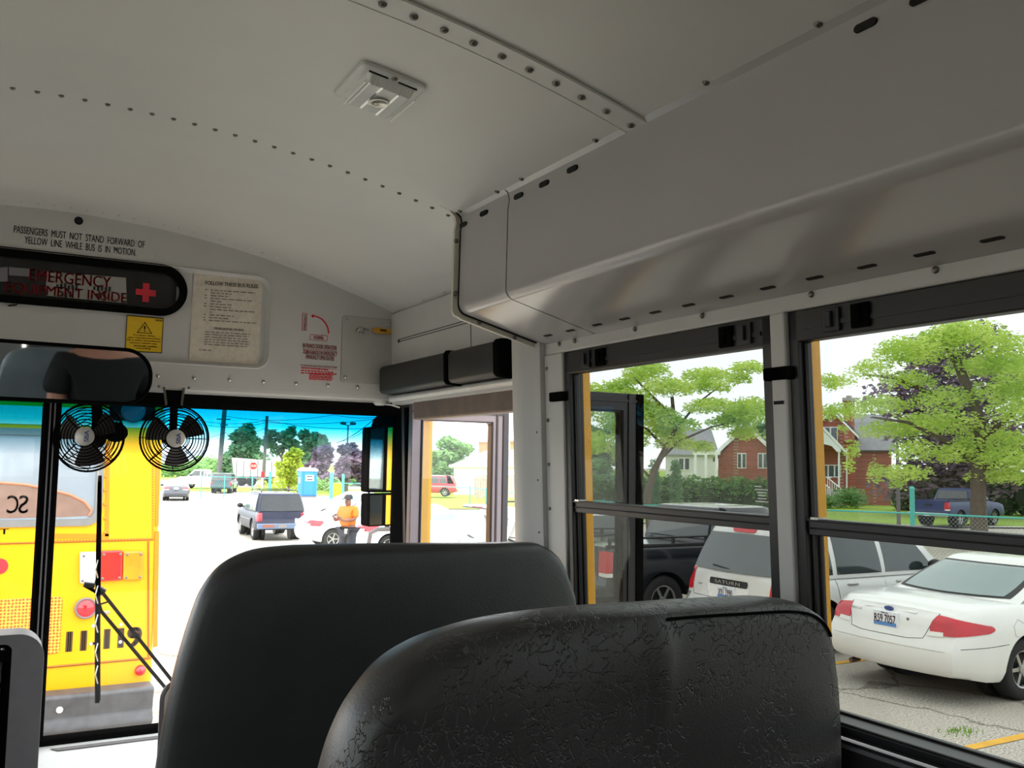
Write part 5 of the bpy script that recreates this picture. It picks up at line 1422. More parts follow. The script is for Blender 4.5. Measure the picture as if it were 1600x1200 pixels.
for sd in (-1, 1):
    b = MB(); b.tube([(0.9, sd * 0.6, 1.66), (1.0, sd * 0.6, 1.70), (2.4, sd * 0.58, 1.71), (2.5, sd * 0.58, 1.68)], 0.018, 8); b.build('roof_rail', M_TRIMB, c.root, world=False, smooth=True)

def small_sedan(label, loc, rotz, paint, spk=5):
    sp = dict(SEDAN, L=4.5, W=1.76, wr=0.31, wx=(0.86, 3.56), paint=paint, spokes=spk,
        top=[(0, 0.93), (0.12, 0.975), (0.5, 1.0), (1.0, 1.0), (3.0, 0.97), (3.6, 0.90), (4.2, 0.78), (4.5, 0.62)], low=[(0, 0.30), (0.4, 0.24), (4, 0.2), (4.5, 0.24)],
        cab=dict(xA=3.45, xB=2.55, xC=1.55, xD=0.55, zb=0.94, zr=1.38, wb=0.89, wr=0.68, bf=0.14, br=0.12))
    c = Car('sedan', label, 'car', loc, rotz, sp)
    c.end_glass(True, 0.24, 0.9, 0.86, 0.9, M_CARGLASSL, rnd=0.2); c.end_glass(False, 0.2, 0.9, 0.9, 0.9, M_CARGLASSL)
    for sd in (-1, 1):
        c.side_glass('w', sd, [(1.0, 1.80, 1.78, 1.45, 0.14, 0.86), (1.88, 3.1, 2.52, 1.86, 0.14, 0.88)], M_CARGLASSL); c.mirror(2.85, 1.0, sd, paint); c.handle(1.5, 0.84, sd); c.handle(2.4, 0.84, sd)
        c.line('door_seam', [(1.84, sd * 2, 0.92), (1.86, sd * 2, 0.3)], (0, -sd, 0))
    c.tail([(0, -0.50, 0.92), (0.35, -1.0, 0.88), (0.25, -1.0, 0.70), (0, -0.44, 0.76)], (0.85, 0.52, 0), rnd=0.35)
    c.tail([(0, -0.48, 0.80), (0.12, -0.8, 0.79), (0.12, -0.78, 0.72), (0, -0.44, 0.73)], (0.85, 0.52, 0), M_TAILW, 'reverse_lamp', rnd=0.1, off=0.018)
    b = MB(); b.box(-0.115, -0.06, -0.155, 0.155, 0.76, 0.90); b.build('license_plate', M_PLATE, c.root, world=False)
    return c
p_ = at(574, 822, Z=0.66); small_sedan('white sedan parked just behind the person in orange', (8.75, 25.1, gz(0, 25)), 0.0, M_WPAINT)
small_sedan('white sedan nearest the blue SUV with five-spoke wheels', (8.45, 28.9, gz(0, 29)), -0.06, car_paint('pearl_car_paint', (226, 230, 236)))
p_ = pol(484, 44); small_sedan('white sedan nosing out behind the fence gate by the blue toilet', (p_.x + 4.2, p_.y - 1.2, gz(0, 44)), PI - 0.3, M_WPAINT)
bz = dict(sv, L=4.65, W=1.74, wr=0.36, wx=(0.95, 3.67), paint=car_paint('navy_car_paint', (8, 16, 46), 0.4, 0.0),
    top=[(0, 1.0), (0.2, 1.03), (3.2, 1.05), (4.4, 1.0), (4.65, 0.85)], low=[(0, 0.42), (0.5, 0.36), (4, 0.36), (4.65, 0.4)], rear=[(0.3, 0.04), (0.45, 0.0), (0.66, 0.0), (0.70, 0.07), (1.05, 0.09)], bow=(0.02, 0.06),
    cab=dict(xA=3.3, xB=2.75, xC=0.40, xD=0.12, zb=1.0, zr=1.62, wb=0.93, wr=0.78, bf=0.12, br=0.03, crown=0.5))
p_ = pol(444, 33.2)
c = Car('suv', 'dark blue SUV with a roof rack facing away in the lot', 'car', (p_.x, p_.y, gz(0, 33)), math.radians(86), bz)
c.end_glass(True, 0.06, 0.9, 0.93, 0.93, mat('dark_tinted_glass', (26, 32, 38), 0.08, spec=0.5), rnd=0.08)
for sd in (-1, 1):
    c.side_glass('w', sd, [(0.38, 1.15, 1.13, 0.52, 0.08, 0.88), (1.25, 1.98, 1.95, 1.25, 0.08, 0.88), (2.06, 3.05, 2.68, 2.04, 0.08, 0.88)], M_CARGLASSL); c.mirror(2.95, 1.12, sd)
    c.line('side_moulding', [(1.45, sd * 2, 0.70), (3.2, sd * 2, 0.70)], (0, -sd, 0), M_RIMA, w=0.05)
    b = MB(); b.tube([(0.6, sd * 0.62, 1.67), (0.7, sd * 0.62, 1.73), (2.5, sd * 0.6, 1.73), (2.6, sd * 0.6, 1.68)], 0.02, 8); b.build('roof_rail', M_TRIMB, c.root, world=False, smooth=True)
b = MB()
for x in (0.8, 2.3): b.tube([(x, -0.6, 1.73), (x, 0.6, 1.73)], 0.018, 6)
b.build('roof_crossbar', M_TRIMB, c.root, world=False)
c.tail([(0, -0.70, 0.98), (0.10, -0.92, 0.98), (0.10, -0.92, 0.70), (0, -0.70, 0.70)], (0.9, 0.44, 0), rnd=0.1)
b = MB(); b.box(-0.10, 0.06, -0.84, 0.84, 0.44, 0.62); b.build('rear_bumper', mat('blue_grey_bumper', (96, 112, 140), 0.4), c.root, world=False, bevel=0.03, seg=3)
b = MB(); b.box(-0.11, -0.09, 0.28, 0.66, 0.50, 0.59); b.build('bumper_sticker', mat('brown_sticker', (140, 84, 60), 0.6), c.root, world=False)
b = MB(); b.box(-0.12, -0.09, -0.15, 0.15, 0.47, 0.61); b.build('license_plate', M_GREYPL, c.root, world=False)
# far dark sedan and red van
p_ = pol(277, 66); small_sedan('dark sedan parked far off at the corner of the yellow bus', (p_.x, p_.y, gz(0, 66)), math.radians(80), car_paint('dark_grey_car_paint', (70, 72, 80)))
mv = dict(sv, L=4.8, W=1.9, wr=0.33, wx=(0.95, 3.85), paint=car_paint('red_car_paint', (176, 44, 56)), cab=dict(sv['cab'], xA=4.3, xB=3.0, xC=0.5, xD=0.15, zr=1.62), top=[(0, 0.98), (0.3, 1.02), (3.6, 1.0), (4.4, 0.84), (4.8, 0.66)])
p_ = pol(716, 75)
c = Car('minivan', 'red minivan parked by the white garage', 'van', (p_.x, p_.y, gz(0, 60) + 0.15), math.radians(148), mv)
for sd in (-1, 1): c.side_glass('w', sd, [(0.4, 1.35, 1.33, 0.58, 0.08, 0.88), (1.45, 2.4, 2.38, 1.45, 0.08, 0.88), (2.5, 3.7, 2.95, 2.48, 0.08, 0.88)]); c.line('low_trim', [(1.4, sd * 2, 0.42), (3.4, sd * 2, 0.42)], (0, -sd, 0), M_GREYPL, w=0.12)
c.end_glass(True, 0.08, 0.88, 0.9, 0.9); c.end_glass(False, 0.06, 0.9, 0.9, 0.9)
# ------------------------------------------------------------------ the yellow bus ahead
BY = 7.5
def q(px, py, d=0.0): return at(px, py, Y=BY - d)
M_BUSY = mat('rear_bus_yellow', (222, 156, 8), 0.45, var=0.03, vscale=3, spec=0.25)
M_BUSDK = mat('darker_yellow_stripe', (196, 118, 6), 0.4)
M_BUMP = mat('scuffed_dark_bumper', (66, 66, 70), 0.55, var=0.25, vscale=12)
bus = thing('school_bus', 'yellow school bus numbered 11-119 parked right ahead', 'bus', (-0.17, BY, 0))
hw = q(252, 760).x + 0.17
zbt = q(200, 1066).z
cs = [(-hw + 0.04, 0.0), (-hw + 0.01, 0.012), (-hw, 0.05), (-hw, 9.5), (hw, 9.5), (hw, 0.05), (hw - 0.01, 0.012), (hw - 0.04, 0.0)]
b = MB()
ztop = [(1.0, 2.75), (0.985, 2.90), (0.93, 3.05), (0.82, 3.17), (0.6, 3.26), (0.0, 3.30)]
lv = [(1.0, zbt - 0.02)] + [(1.0, zbt + 0.4), (1.0, 1.9), (1.0, 2.75), (0.99, 2.9), (0.94, 3.04), (0.84, 3.15), (0.62, 3.24)]
for k_, z in lv: b.v += [(-0.17 + x * k_, BY + y, z) for x, y in cs]
n = len(cs)
for k in range(len(lv) - 1): b.f += [(k * n + i, k * n + (i + 1) % n, (k + 1) * n + (i + 1) % n, (k + 1) * n + i) for i in range(n)]
b.f.append(tuple((len(lv) - 1) * n + i for i in range(n))); b.f.append(tuple(range(n)))
b.mi = [0] * len(b.f)
b.build('body', M_BUSY, bus, smooth=True, angle=30)
zr_ = q(200, 668).z
b = MB(); b.box(-0.17 - hw - 0.006, -0.17 + hw + 0.006, BY - 0.008, BY + 9.4, zr_, 2.78); b.build('roof_glare_band', mat('pale_glare_tone', (214, 208, 190), 0.5), bus, bevel=0.004)  # pale band laid over the yellow, painting in the veil of windscreen glare
b = MB(); b.prism([q(x, y, 0.03) for x, y in ((172, 628), (243, 628), (243, 657), (172, 657))], (0, 0.03, 0)); wp_ = b.build('warning_lamp_panel', M_BLACK, bus, bevel=0.006)
b = MB(); b.disc(q(208, 643, 0.03), (0, -1, 0), 0.085, 0.02, 20); b.build('warning_lamp', mat('bus_red_lens', (206, 22, 40), 0.12, var=0.2, vscale=7, coat=0.6), wp_)
def panel(name, pts, m, d=0.006, th=0.012, parent=None, bevel=0.0):
    b = MB(); b.prism([q(x, y, d) for x, y in pts], (0, th, 0)); return b.build(name, m, parent or bus, bevel=bevel)
# rear window with rounded rubber
wz0 = q(60, 823).z; wx1 = q(160, 780).x; wz1 = 2.62
lo = rrect(-0.17 * 2 - wx1, wx1, wz0, wz1, 0.11, 8); li = rrect(-0.34 - wx1 + 0.05, wx1 - 0.05, wz0 + 0.05, wz1 - 0.05, 0.07, 8)
b = plate(lo, [li], lambda x, z: (x, BY - 0.014, z), (0, 0.02, 0)); fr = b.build('window_rubber', mat('grey_window_rubber', (112, 112, 112), 0.5), bus, smooth=True, bevel=0.004)
b = MB(); b.prism([(x, BY - 0.004, z) for x, z in li], (0, 0.003, 0)); b.build('rear_window', mat('bus_window_glass', (132, 142, 152), 0.06, spec=0.9, var=0.04, vscale=2), bus)
arc_ = [q(0, 754, 0.005), q(40, 757, 0.005), q(75, 764, 0.005), (q(110, 773, 0.005)), q(132, 784, 0.005), q(143, 797, 0.005), q(139, 806, 0.005), q(100, 808, 0.005), q(0, 810, 0.005)]
b = MB(); b.prism(arc_, (0, 0.0008, 0)); sh = b.build('seat_back_behind_glass', mat('brown_seat_behind_glass', (122, 98, 88), 0.4, var=0.12, vscale=12), bus)
b = MB(); b.tube(arc_[:7], 0.010, 6); b.build('seat_edge', mat('orange_seat_edge', (182, 112, 80), 0.4), bus, smooth=True)
b = MB()
for s_, xa, xb in (('S', 43, 30), ('C', 28, 12)):
    A = q(xa, 802, 0.008); B_ = q(xb, 774, 0.008); text(b, s_, lambda u, v: Vector((u, BY - 0.0075, v)), A.x, B_.x, A.z, B_.z, 0.01)
b.build('mirrored_letters', mat('dark_brown_print', (84, 66, 60), 0.5), bus)
# pressed panels, seams, rivets
b = MB()
b.tube([q(60, 988 - 140, 0.004), q(240, 843, 0.004)], 0.006, 4); b.tube([q(232, 846, 0.004), q(232, 1030, 0.004)], 0.006, 4); b.tube([q(70, 1043, 0.004), q(236, 1028, 0.004)], 0.008, 4); b.tube([q(-20, 850, 0.004), q(62, 848, 0.004)], 0.006, 4)
b.build('seam', mat('brown_seam', (150, 84, 10), 0.6), bus)
panel('trim_strip', ((166, 690), (172, 690), (170, 838), (164, 838)), M_BUSDK, 0.004, 0.008)
panel('trim_strip', ((60, 834), (170, 834), (170, 841), (60, 842)), M_BUSDK, 0.004, 0.008)
panel('corner_strip', ((243, 720), (250, 720), (248, 822), (243, 822)), M_BUSDK, 0.004, 0.008)
panel('corner_strip', ((242, 830), (249, 830), (246, 1010), (239, 1012)), M_BUSDK, 0.004, 0.008)
b = MB()
for i in range(30): b.dome(q(239, 720 + i * 4.1, 0), (0, -1, 0), 0.009, 0.005, 6)
for i in range(34): b.dome(q(70 + i * 5, 844.5 - i * 0.1, 0), (0, -1, 0), 0.007, 0.005, 6)
for i in range(7): b.dome(q(164, 700 + i * 22, 0.006), (0, -1, 0), 0.012, 0.006, 6)
b.build('rivet_row', M_BUSDK, bus)
def lamp(name, pts, m, sc=True):
    o = panel(name, pts, m, 0.03, 0.03, bevel=0.012)
    xs2 = [q(*p).x for p in pts]; zs2 = [q(*p).z for p in pts]
    if sc:
        b = MB()
        for x in (min(xs2) + .025, max(xs2) - .025):
            for z in (min(zs2) + .025, max(zs2) - .025): b.dome((x, BY - 0.031, z), (0, -1, 0), 0.011, 0.006, 8)
        b.build('lamp_screw', M_SCREW, o)
    return o
lamp('reverse_lamp', ((125, 863), (155, 862), (155, 911), (125, 912)), M_TAILW)
lamp('brake_lamp', ((156, 861), (192, 860), (191, 907), (156, 909)), mat('bus_red_lens', (206, 22, 40), 0.12, var=0.2, vscale=7, coat=0.6))
lamp('turn_lamp', ((193, 861), (224, 861), (223, 906), (192, 907)), mat('bus_amber_lens', (240, 130, 10), 0.12, var=0.2, vscale=7, coat=0.6))
def rlamp(name, px, py, rp, rim):
    c_ = q(px, py); r = rp / FPX * 7.3
    b = MB(); b.lathe([(r * 0.84, 0), (r * 0.82, 0.02), (r * .5, .036), (0, .04)], c_, (0, -1, 0), 24); o = b.build(name, MATS['bus_red_lens'], bus, smooth=True)
    if rim: b = MB(); b.lathe([(r * 1.05, 0), (r * 1.05, 0.02), (r * .95, .03), (r * .84, .02)], c_, (0, -1, 0), 24); b.build('lamp_ring', M_GREYPL, o, smooth=True)
rlamp('round_lamp', 134, 950, 14.5, True); rlamp('round_reflector', 219, 1047, 9, False)
# engine grille
m = bpy.data.materials.new('orange_perforated_grille'); m.use_nodes = True
n_ = m.node_tree.nodes; l_ = m.node_tree.links; bs = n_['Principled BSDF']
t_ = n_.new('ShaderNodeTexCoord'); mp = n_.new('ShaderNodeMapping'); mp.inputs['Rotation'].default_value = (PI / 2, 0, 0)
vo = n_.new('ShaderNodeTexVoronoi'); vo.voronoi_dimensions = '2D'; vo.inputs['Scale'].default_value = 44; vo.inputs['Randomness'].default_value = 0.15
rp = n_.new('ShaderNodeValToRGB'); rp.color_ramp.elements[0].position = 0.34; rp.color_ramp.elements[1].position = 0.44
rp.color_ramp.elements[0].color = lin((196, 84, 20)) + (1,); rp.color_ramp.elements[1].color = lin((248, 170, 60)) + (1,)
l_.new(t_.outputs['Object'], mp.inputs[0]); l_.new(mp.outputs[0], vo.inputs['Vector']); l_.new(vo.outputs['Distance'], rp.inputs[0]); l_.new(rp.outputs[0], bs.inputs['Base Color'])
gz0 = q(90, 1021).z; gz1 = q(90, 932).z; gx1 = q(96, 970).x
b = MB(); b.prism([(x, BY - 0.006, z) for x, z in rrect(-0.34 - gx1, gx1, gz0, gz1, 0.03, 4)], (0, 0.008, 0)); b.build('engine_grille', m, bus, bevel=0.004)
# numbers and words
b = MB()
def btxt(s_, px0, py0, px1, py1, bold=0.0):
    A = q(px0, py1, 0.002); B_ = q(px1, py0, 0.002); text(b, s_, lambda u, v: Vector((u, BY - 0.002, v)), A.x, B_.x, A.z, B_.z, bold)
btxt('11-119', 105, 979, 220, 1019, 0.042)
btxt('EMERGENCY EXIT', -196, 826, 14, 839, 0.01)
b.build('bus_number', mat('dark_brown_number', (60, 40, 16), 0.6), bus)
b = MB(); btxt('STOP', -150, 860, 3, 905, 0.04); btxt('STATE LAW', -180, 912, 2, 932, 0.03); 
b.v, b.f, b.mi = [], [], []
b.lathe([(0.055, 0), (0.055, .004), (0, .004)], q(-1, 885), (0, -1, 0), 16); b.build('red_mark', M_RED, bus)
b = MB()
for x, y in ((146, 978), (189, 976), (142, 1006), (188, 1003)): b.disc(q(x, y), (0, -1, 0), 0.012, 0.006, 8)
b.build('plate_bolt', M_WHITE, bus)
b = MB(); b.prism([q(163, 954, 0.012), q(172, 955, 0.012), q(171, 960, 0.012), q(162, 959, 0.012)], (0, 0.012, 0)); b.build('latch', M_CHROME, bus, bevel=0.004)
# bumper
zb0 = q(200, 1122).z
prf = [(BY - 0.02, zbt), (BY - 0.20, zbt), (BY - 0.22, zbt - 0.02), (BY - 0.19, zbt - 0.12), (BY - 0.185, zbt - 0.17), (BY - 0.22, zbt - 0.22), (BY - 0.22, zb0 + 0.01), (BY - 0.19, zb0 - 0.01), (BY - 0.02, zb0 - 0.01)]
b = MB(); xr = q(240, 1090, 0.2).x
b.prism([(-0.34 - xr, y, z) for y, z in prf], (2 * xr + 0.34, 0, 0)); bp_ = b.build('bumper', M_BUMP, bus, smooth=True, angle=40, bevel=0.01)
b = MB(); b.disc(q(93, 1109, 0.2), (0, -1, 0), 0.022, 0.012, 12); b.build('bumper_bolt', M_WHITE, bp_)
b = MB(); b.box(-0.34 - xr + 0.3, xr - 0.28, BY - 0.1, BY + 0.2, zb0 - 0.16, zb0 - 0.01); b.build('underride_bar', M_BUMP, bus)
for x in (-0.17 - hw + 0.25, -0.17 + hw - 0.25):
    for y in (BY + 1.9, BY + 7.5):
        b = MB(); b.lathe([(0.3, -0.13), (0.47, -0.12), (0.5, -0.08), (0.5, 0.08), (0.47, 0.12), (0.3, 0.13)], (x, y, 0.5), (1, 0, 0), 24); b.build('wheel', M_TYRE, bus, smooth=True)

# ------------------------------------------------------------------ our bus, outside: wiper and door-side mirrors
t = thing('windscreen_wiper', 'long black wiper with twin arms standing outside the windscreen', 'wiper', (0.3, 3.26, 1.56))
YW = 3.29
b = MB(); b.tube([at(156, 743, Y=YW), at(154, 860, Y=YW), at(152, 1000, Y=YW), at(152, 1098, Y=YW)], [0.006, 0.008, 0.008, 0.007], 8)
b.box(0, 1, 0, 1, 0, 1, fn=lambda u, v, w_: at(153 + 4 * u, 743 + 352 * w_, Y=YW - 0.012 + 0.005 * v)); bl = b.build('blade', M_BLACK, t)
b = MB()
for y0 in (875, 915, 960, 1005, 1040): b.tube([at(153, y0, Y=YW - 0.012), at(149, y0 + 14, Y=YW - 0.02), at(153, y0 + 28, Y=YW - 0.012)], 0.0022, 5)
b.build('blade_clip', M_CHROME, bl)
b = MB(); b.tube([at(131, 914, Y=YW), at(150, 925, Y=YW), at(158, 955, Y=YW), at(262, 1079, Y=YW), at(330, 1165, Y=YW)], 0.0055, 8); b.build('wiper_arm', M_BLACK, t, smooth=True)
b = MB(); b.tube([at(150, 908, Y=YW + .01), at(160, 926, Y=YW + .01), at(273, 1069, Y=YW + .01), at(340, 1155, Y=YW + .01)], 0.0055, 8); b.tube([at(157, 944, Y=YW), at(170, 940, Y=YW + .01)], 0.003, 6); b.build('wiper_arm', M_BLACK, t, smooth=True)
b = MB(); b.tube([at(150, 918, Y=YW), at(163, 926, Y=YW)], 0.012, 8); b.tube([at(131, 913, Y=YW), at(148, 915, Y=YW)], 0.009, 8); b.build('knuckle', M_FRAME, t)
t = thing('side_mirror', 'pair of black-backed outside mirrors by the windscreen edge', 'mirror', (1.35, 3.7, 1.9))
YS = 3.7
def mq(px, py, d=0.0): return at(px, py, Y=YS - d)
def mirror_box(name, pts, inset, aimx, m):
    P_ = [mq(*p) for p in pts]; xm = sum(p.x for p in P_) / 4
    for p in P_: p.y -= 0.36 * (p.x - xm)
    b = MB(); b.prism([p + Vector((0, -0.008, 0)) for p in P_], (0, 0.09, 0)); h = b.build('mirror_housing', M_BLACK, t, bevel=0.01)
    cx_ = sum((p for p in P_), Vector()) / 4
    b = MB(); b.add([cx_ + (p - cx_) * inset + Vector((0, -0.0085 - 0.12 * (p.x - cx_.x) * aimx, 0)) for p in P_], [(0, 1, 2, 3)]); b.build('mirror_glass', m, h, recalc=False)
mirror_box('flat', ((580, 667), (640, 662), (640, 769), (577, 770)), 0.93, 0.0, M_MIRROR)
mirror_box('convex', ((578, 772), (640, 770), (640, 819), (577, 824)), 0.90, 0.0, M_MIRROR)
b = MB(); b.prism([mq(x, y, -0.02) for x, y in ((586, 668), (590, 655), (600, 645), (640, 640), (640, 668))], (0, 0.06, 0)); b.build('mirror_cowl', M_BLACK, t, bevel=0.008)
b = MB(); b.tube([mq(573, 852 + 200), mq(576, 850), mq(579, 833), mq(590, 827), mq(640, 826), (1.26, 3.45, 1.95), (1.20, 3.24, 1.95)], 0.010, 8); b.tube([mq(612, 640, -.05), mq(612, 667, -.05)], 0.01, 8); b.tube([mq(612, 641, -.05), (1.22, 3.2, 2.68)], 0.01, 8); b.tube([mq(605, 770, -.05), mq(605, 830, -.05)], 0.012, 8); b.build('mirror_bracket', M_GREYPL, t, smooth=True)

# ------------------------------------------------------------------ outdoors: verges, road, lawns
def band(name, pin, pout, m, label, cat, dz): return strip(name, [PP(*p) for p in pin], [PP(*p) for p in pout], m, label, cat, dz, 80)
band('far_field', [(-420, 128), (200, 128), (640, 120), (900, 110), (1300, 92), (1700, 86), (2200, 90)], [(-420, 700), (200, 700), (640, 700), (900, 600), (1300, 500), (1700, 500), (2200, 500)], M_GRASS, 'far green fields', 'field', 0.015)
band('road', [(-420, 98), (200, 98), (420, 98), (640, 92)], [(-420, 130), (200, 130), (420, 130), (640, 124)], M_ROAD, 'pale grey road beyond the verge', 'road', 0.02)
band('verge', [(-420, 88), (200, 88), (420, 84), (560, 74), (640, 70)], [(-420, 99), (200, 99), (420, 99), (560, 94), (640, 90)], M_GRASS, 'grass verge beyond the fence on the left', 'grass', 0.03)
band('lawn', [(560, 70), (650, 57), (740, 57), (830, 54), (900, 50), (1050, 46), (1200, 47), (1320, 50), (1500, 50), (1700, 52), (2300, 70)], [(560, 95), (650, 100), (740, 105), (830, 110), (900, 112), (1050, 112), (1200, 110), (1320, 108), (1500, 100), (1700, 95), (2300, 110)], M_GRASS, 'green front lawn before the brick houses', 'lawn', 0.04)
band('sidewalk', [(900, 49), (1050, 45), (1200, 46), (1320, 49), (1500, 49), (1700, 51), (2300, 69)], [(900, 50.2), (1050, 46.2), (1200, 47.2), (1320, 50.4), (1500, 50.4), (1700, 52.4), (2300, 70.6)], M_CONC, 'pale concrete kerb along the lawn', 'kerb', 0.07)

# ------------------------------------------------------------------ chain-link fences
def fence(label, pts, h, mesh=0.11, post_every=2.6, group=None, base=None):
    """pts: ground corners"""
    P_ = [Vector((p[0], p[1], gz(p[0], p[1]) if base is None else base)) for p in pts]
    t = thing('chain_link_fence', label, 'fence', tuple(P_[0]), 0, group)
    up = Vector((0, 0, h))
    b = MB(); b.tube([p + up for p in P_], 0.026, 6); b.build('top_rail', M_TEAL, t)
    wires = MB()
    for a, c_ in zip(P_, P_[1:]):
        L = (c_ - a).length; n = max(1, round(L / post_every))
        for i in range(n + (1 if c_ is P_[-1] else 0)):
            p = a + (c_ - a) * (i / n); b = MB(); b.tube([p - Vector((0, 0, 0.1)), p + up * 1.04], 0.036, 7); b.dome(p + up * 1.04, (0, 0, 1), 0.045, 0.05, 7); b.build('post', M_TEAL, t, smooth=True, angle=50)
        d = (c_ - a) / L; k = int(L / mesh); s_ = d.cross(Vector((0, 0, 1))) * 0.003
        r = 0.0045; ww = d * r
        for i in range(-int(h / mesh) - 1, k + 1):
            for sg in (1, -1):
                x0 = i * mesh; z0 = 0.0; x1 = x0 + h; z1 = h
                if x0 < 0: z0 = -x0; x0 = 0
                if x1 > L: z1 = z0 + (L - x0) if i >= 0 else min(h, L - i * mesh); x1 = L
                if x1 <= x0: continue
                if sg == 1: A = a + d * x0 + Vector((0, 0, z0)); B_ = a + d * x1 + Vector((0, 0, z1))
                else: A = a + d * x0 + Vector((0, 0, h - z0)); B_ = a + d * x1 + Vector((0, 0, h - z1))
                wires.add([A - ww + s_, A + ww + s_, B_ + ww + s_, B_ - ww + s_], [(0, 1, 2, 3)])
    wires.build('wire_mesh', M_GALV, t, recalc=False)
    return t
fence('teal chain-link fence behind the white sedan along the street', [PP(1740, 24.5), PP(1600, 25.3), PP(1424, 26.6), PP(1240, 28.5)], 1.32, group=None)
fence('teal chain-link fence running past the garage lawn to the hedge', [PP(1235, 28.6), PP(1000, 33), PP(860, 44), PP(735, 58), PP(600, 64), PP(530, 66)], 1.3, mesh=0.22, post_every=3.4)
fence('teal chain-link fence on the far left behind the blue SUV', [PP(316, 72), PP(352, 70), PP(395, 68), PP(423, 67)], 1.55, mesh=0.25, post_every=2.0)
def post(label, px, r, h, rad=0.05):
    p = pol(px, r); b = MB(); z = gz(p.x, p.y); b.tube([(p.x, p.y, z), (p.x, p.y, z + h)], rad, 10); b.dome((p.x, p.y, z + h), (0, 0, 1), rad * 1.15, 0.08, 10)
    o = b.build('fence_post', M_TEAL, None, smooth=True, angle=50); tag(o, label, 'post', 'teal gate posts')
post('thick teal gate post at the left end of the gate, beside the far fence', 423, 66.5, 1.95, 0.10)
post('thick teal gate post left of the yellow bin', 519, 62, 2.0, 0.12)
post('teal gate post right of the yellow bin', 537, 62, 1.9, 0.09)
post('tall teal post sticking up over the fence behind the white sedan', 1424, 26.1, 1.95, 0.06)

# ------------------------------------------------------------------ trees
def leaf_mat(name, c1, c2, tr=0.35):
    m = bpy.data.materials.new(name); m.use_nodes = True
    n = m.node_tree.nodes; l = m.node_tree.links; n.clear()
    o = n.new('ShaderNodeOutputMaterial'); mx = n.new('ShaderNodeMixShader'); d = n.new('ShaderNodeBsdfDiffuse'); t = n.new('ShaderNodeBsdfTranslucent')
    tc_ = n.new('ShaderNodeTexCoord'); no = n.new('ShaderNodeTexNoise'); no.inputs['Scale'].default_value = 1.4; no.inputs['Detail'].default_value = 6
    r = n.new('ShaderNodeValToRGB'); r.color_ramp.elements[0].position = 0.35; r.color_ramp.elements[1].position = 0.65
    r.color_ramp.elements[0].color = lin(c1) + (1,); r.color_ramp.elements[1].color = lin(c2) + (1,)
    l.new(tc_.outputs['Object'], no.inputs['Vector']); l.new(no.outputs['Fac'], r.inputs[0]); l.new(r.outputs[0], d.inputs[0]); l.new(r.outputs[0], t.inputs[0])
    mx.inputs[0].default_value = tr; l.new(d.outputs[0], mx.inputs[1]); l.new(t.outputs[0], mx.inputs[2]); l.new(mx.outputs[0], o.inputs[0])
    MATS[name] = m; return m
L_LOCUST = leaf_mat('locust_leaf', (176, 206, 96), (220, 236, 138), 0.5)
L_GREEN = leaf_mat('broad_green_leaf', (112, 152, 96), (156, 188, 128))
L_DARK = leaf_mat('dark_green_leaf', (88, 130, 94), (134, 168, 122))
L_PURPLE = leaf_mat('purple_plum_leaf', (112, 94, 112), (150, 130, 148))
L_YEL = leaf_mat('yellow_green_leaf', (150, 170, 50), (194, 204, 84), 0.5)
L_HEDGE = leaf_mat('hedge_leaf', (74, 112, 62), (122, 158, 98), 0.2)
L_PINK = leaf_mat('pink_petal', (214, 110, 160), (240, 190, 214), 0.3)
M_BARK = mat('grey_brown_bark', (92, 80, 70), 0.9, var=0.2, vscale=8, bump=0.5, bscale=20)

def leaves(clusters, n, size, seed, aspect=0.5, flat=0.3, droop=0.0):
    """clusters: (cx, cy, cz, rx, ry, rz, weight)"""
    rg = np.random.default_rng(seed); C_ = np.array(clusters, float)
    wgt = C_[:, 6] * np.cbrt(C_[:, 3] * C_[:, 4] * C_[:, 5]) ** 2; wgt /= wgt.sum()
    idx = rg.choice(len(C_), n, p=wgt)
    d = rg.normal(size=(n, 3)); d /= np.linalg.norm(d, axis=1)[:, None]
    rad = rg.random(n) ** 0.42
    p = C_[idx, :3] + d * rad[:, None] * C_[idx, 3:6]
    if droop: p[:, 2] -= droop * rad ** 2 * (np.hypot(d[:, 0], d[:, 1])) * rg.random(n)
    u = rg.normal(size=(n, 3)); u[:, 2] *= flat; u /= np.linalg.norm(u, axis=1)[:, None]
    v = rg.normal(size=(n, 3)); v -= (v * u).sum(1)[:, None] * u; v /= np.linalg.norm(v, axis=1)[:, None]
    s = size * rg.uniform(0.6, 1.3, n)[:, None]
    a = p - u * s; b_ = p + v * s * aspect; c_ = p + u * s; e = p - v * s * aspect
    V = np.stack([a, b_, c_, e], 1).reshape(-1, 3)
    return V, np.arange(4 * n).reshape(n, 4)
def tree(name, label, base, trunk, branches, clusters, n, size, lm, seed, group=None, r0=0.16, **k):
    """trunk: list of points above base; branches: list of point lists; all world"""
    t = thing(name, label, 'tree', tuple(base), 0, group)
    b = MB(); m = len(trunk)
    b.tube(trunk, [r0 * (1 - 0.6 * i / (m - 1)) for i in range(m)], 8)
    for br in branches: b.tube(br, [r0 * 0.4 * (1 - 0.7 * i / max(1, len(br) - 1)) for i in range(len(br))], 6)
    b.build('trunk', M_BARK, t, smooth=True)
    V, F_ = leaves(clusters, n, size, seed, **k)
    b = MB(); b.v = [tuple(p) for p in V]; b.f = F_.tolist(); b.mi = [0] * len(b.f)
    o = b.build('crown', lm, t, recalc=False)
    return t
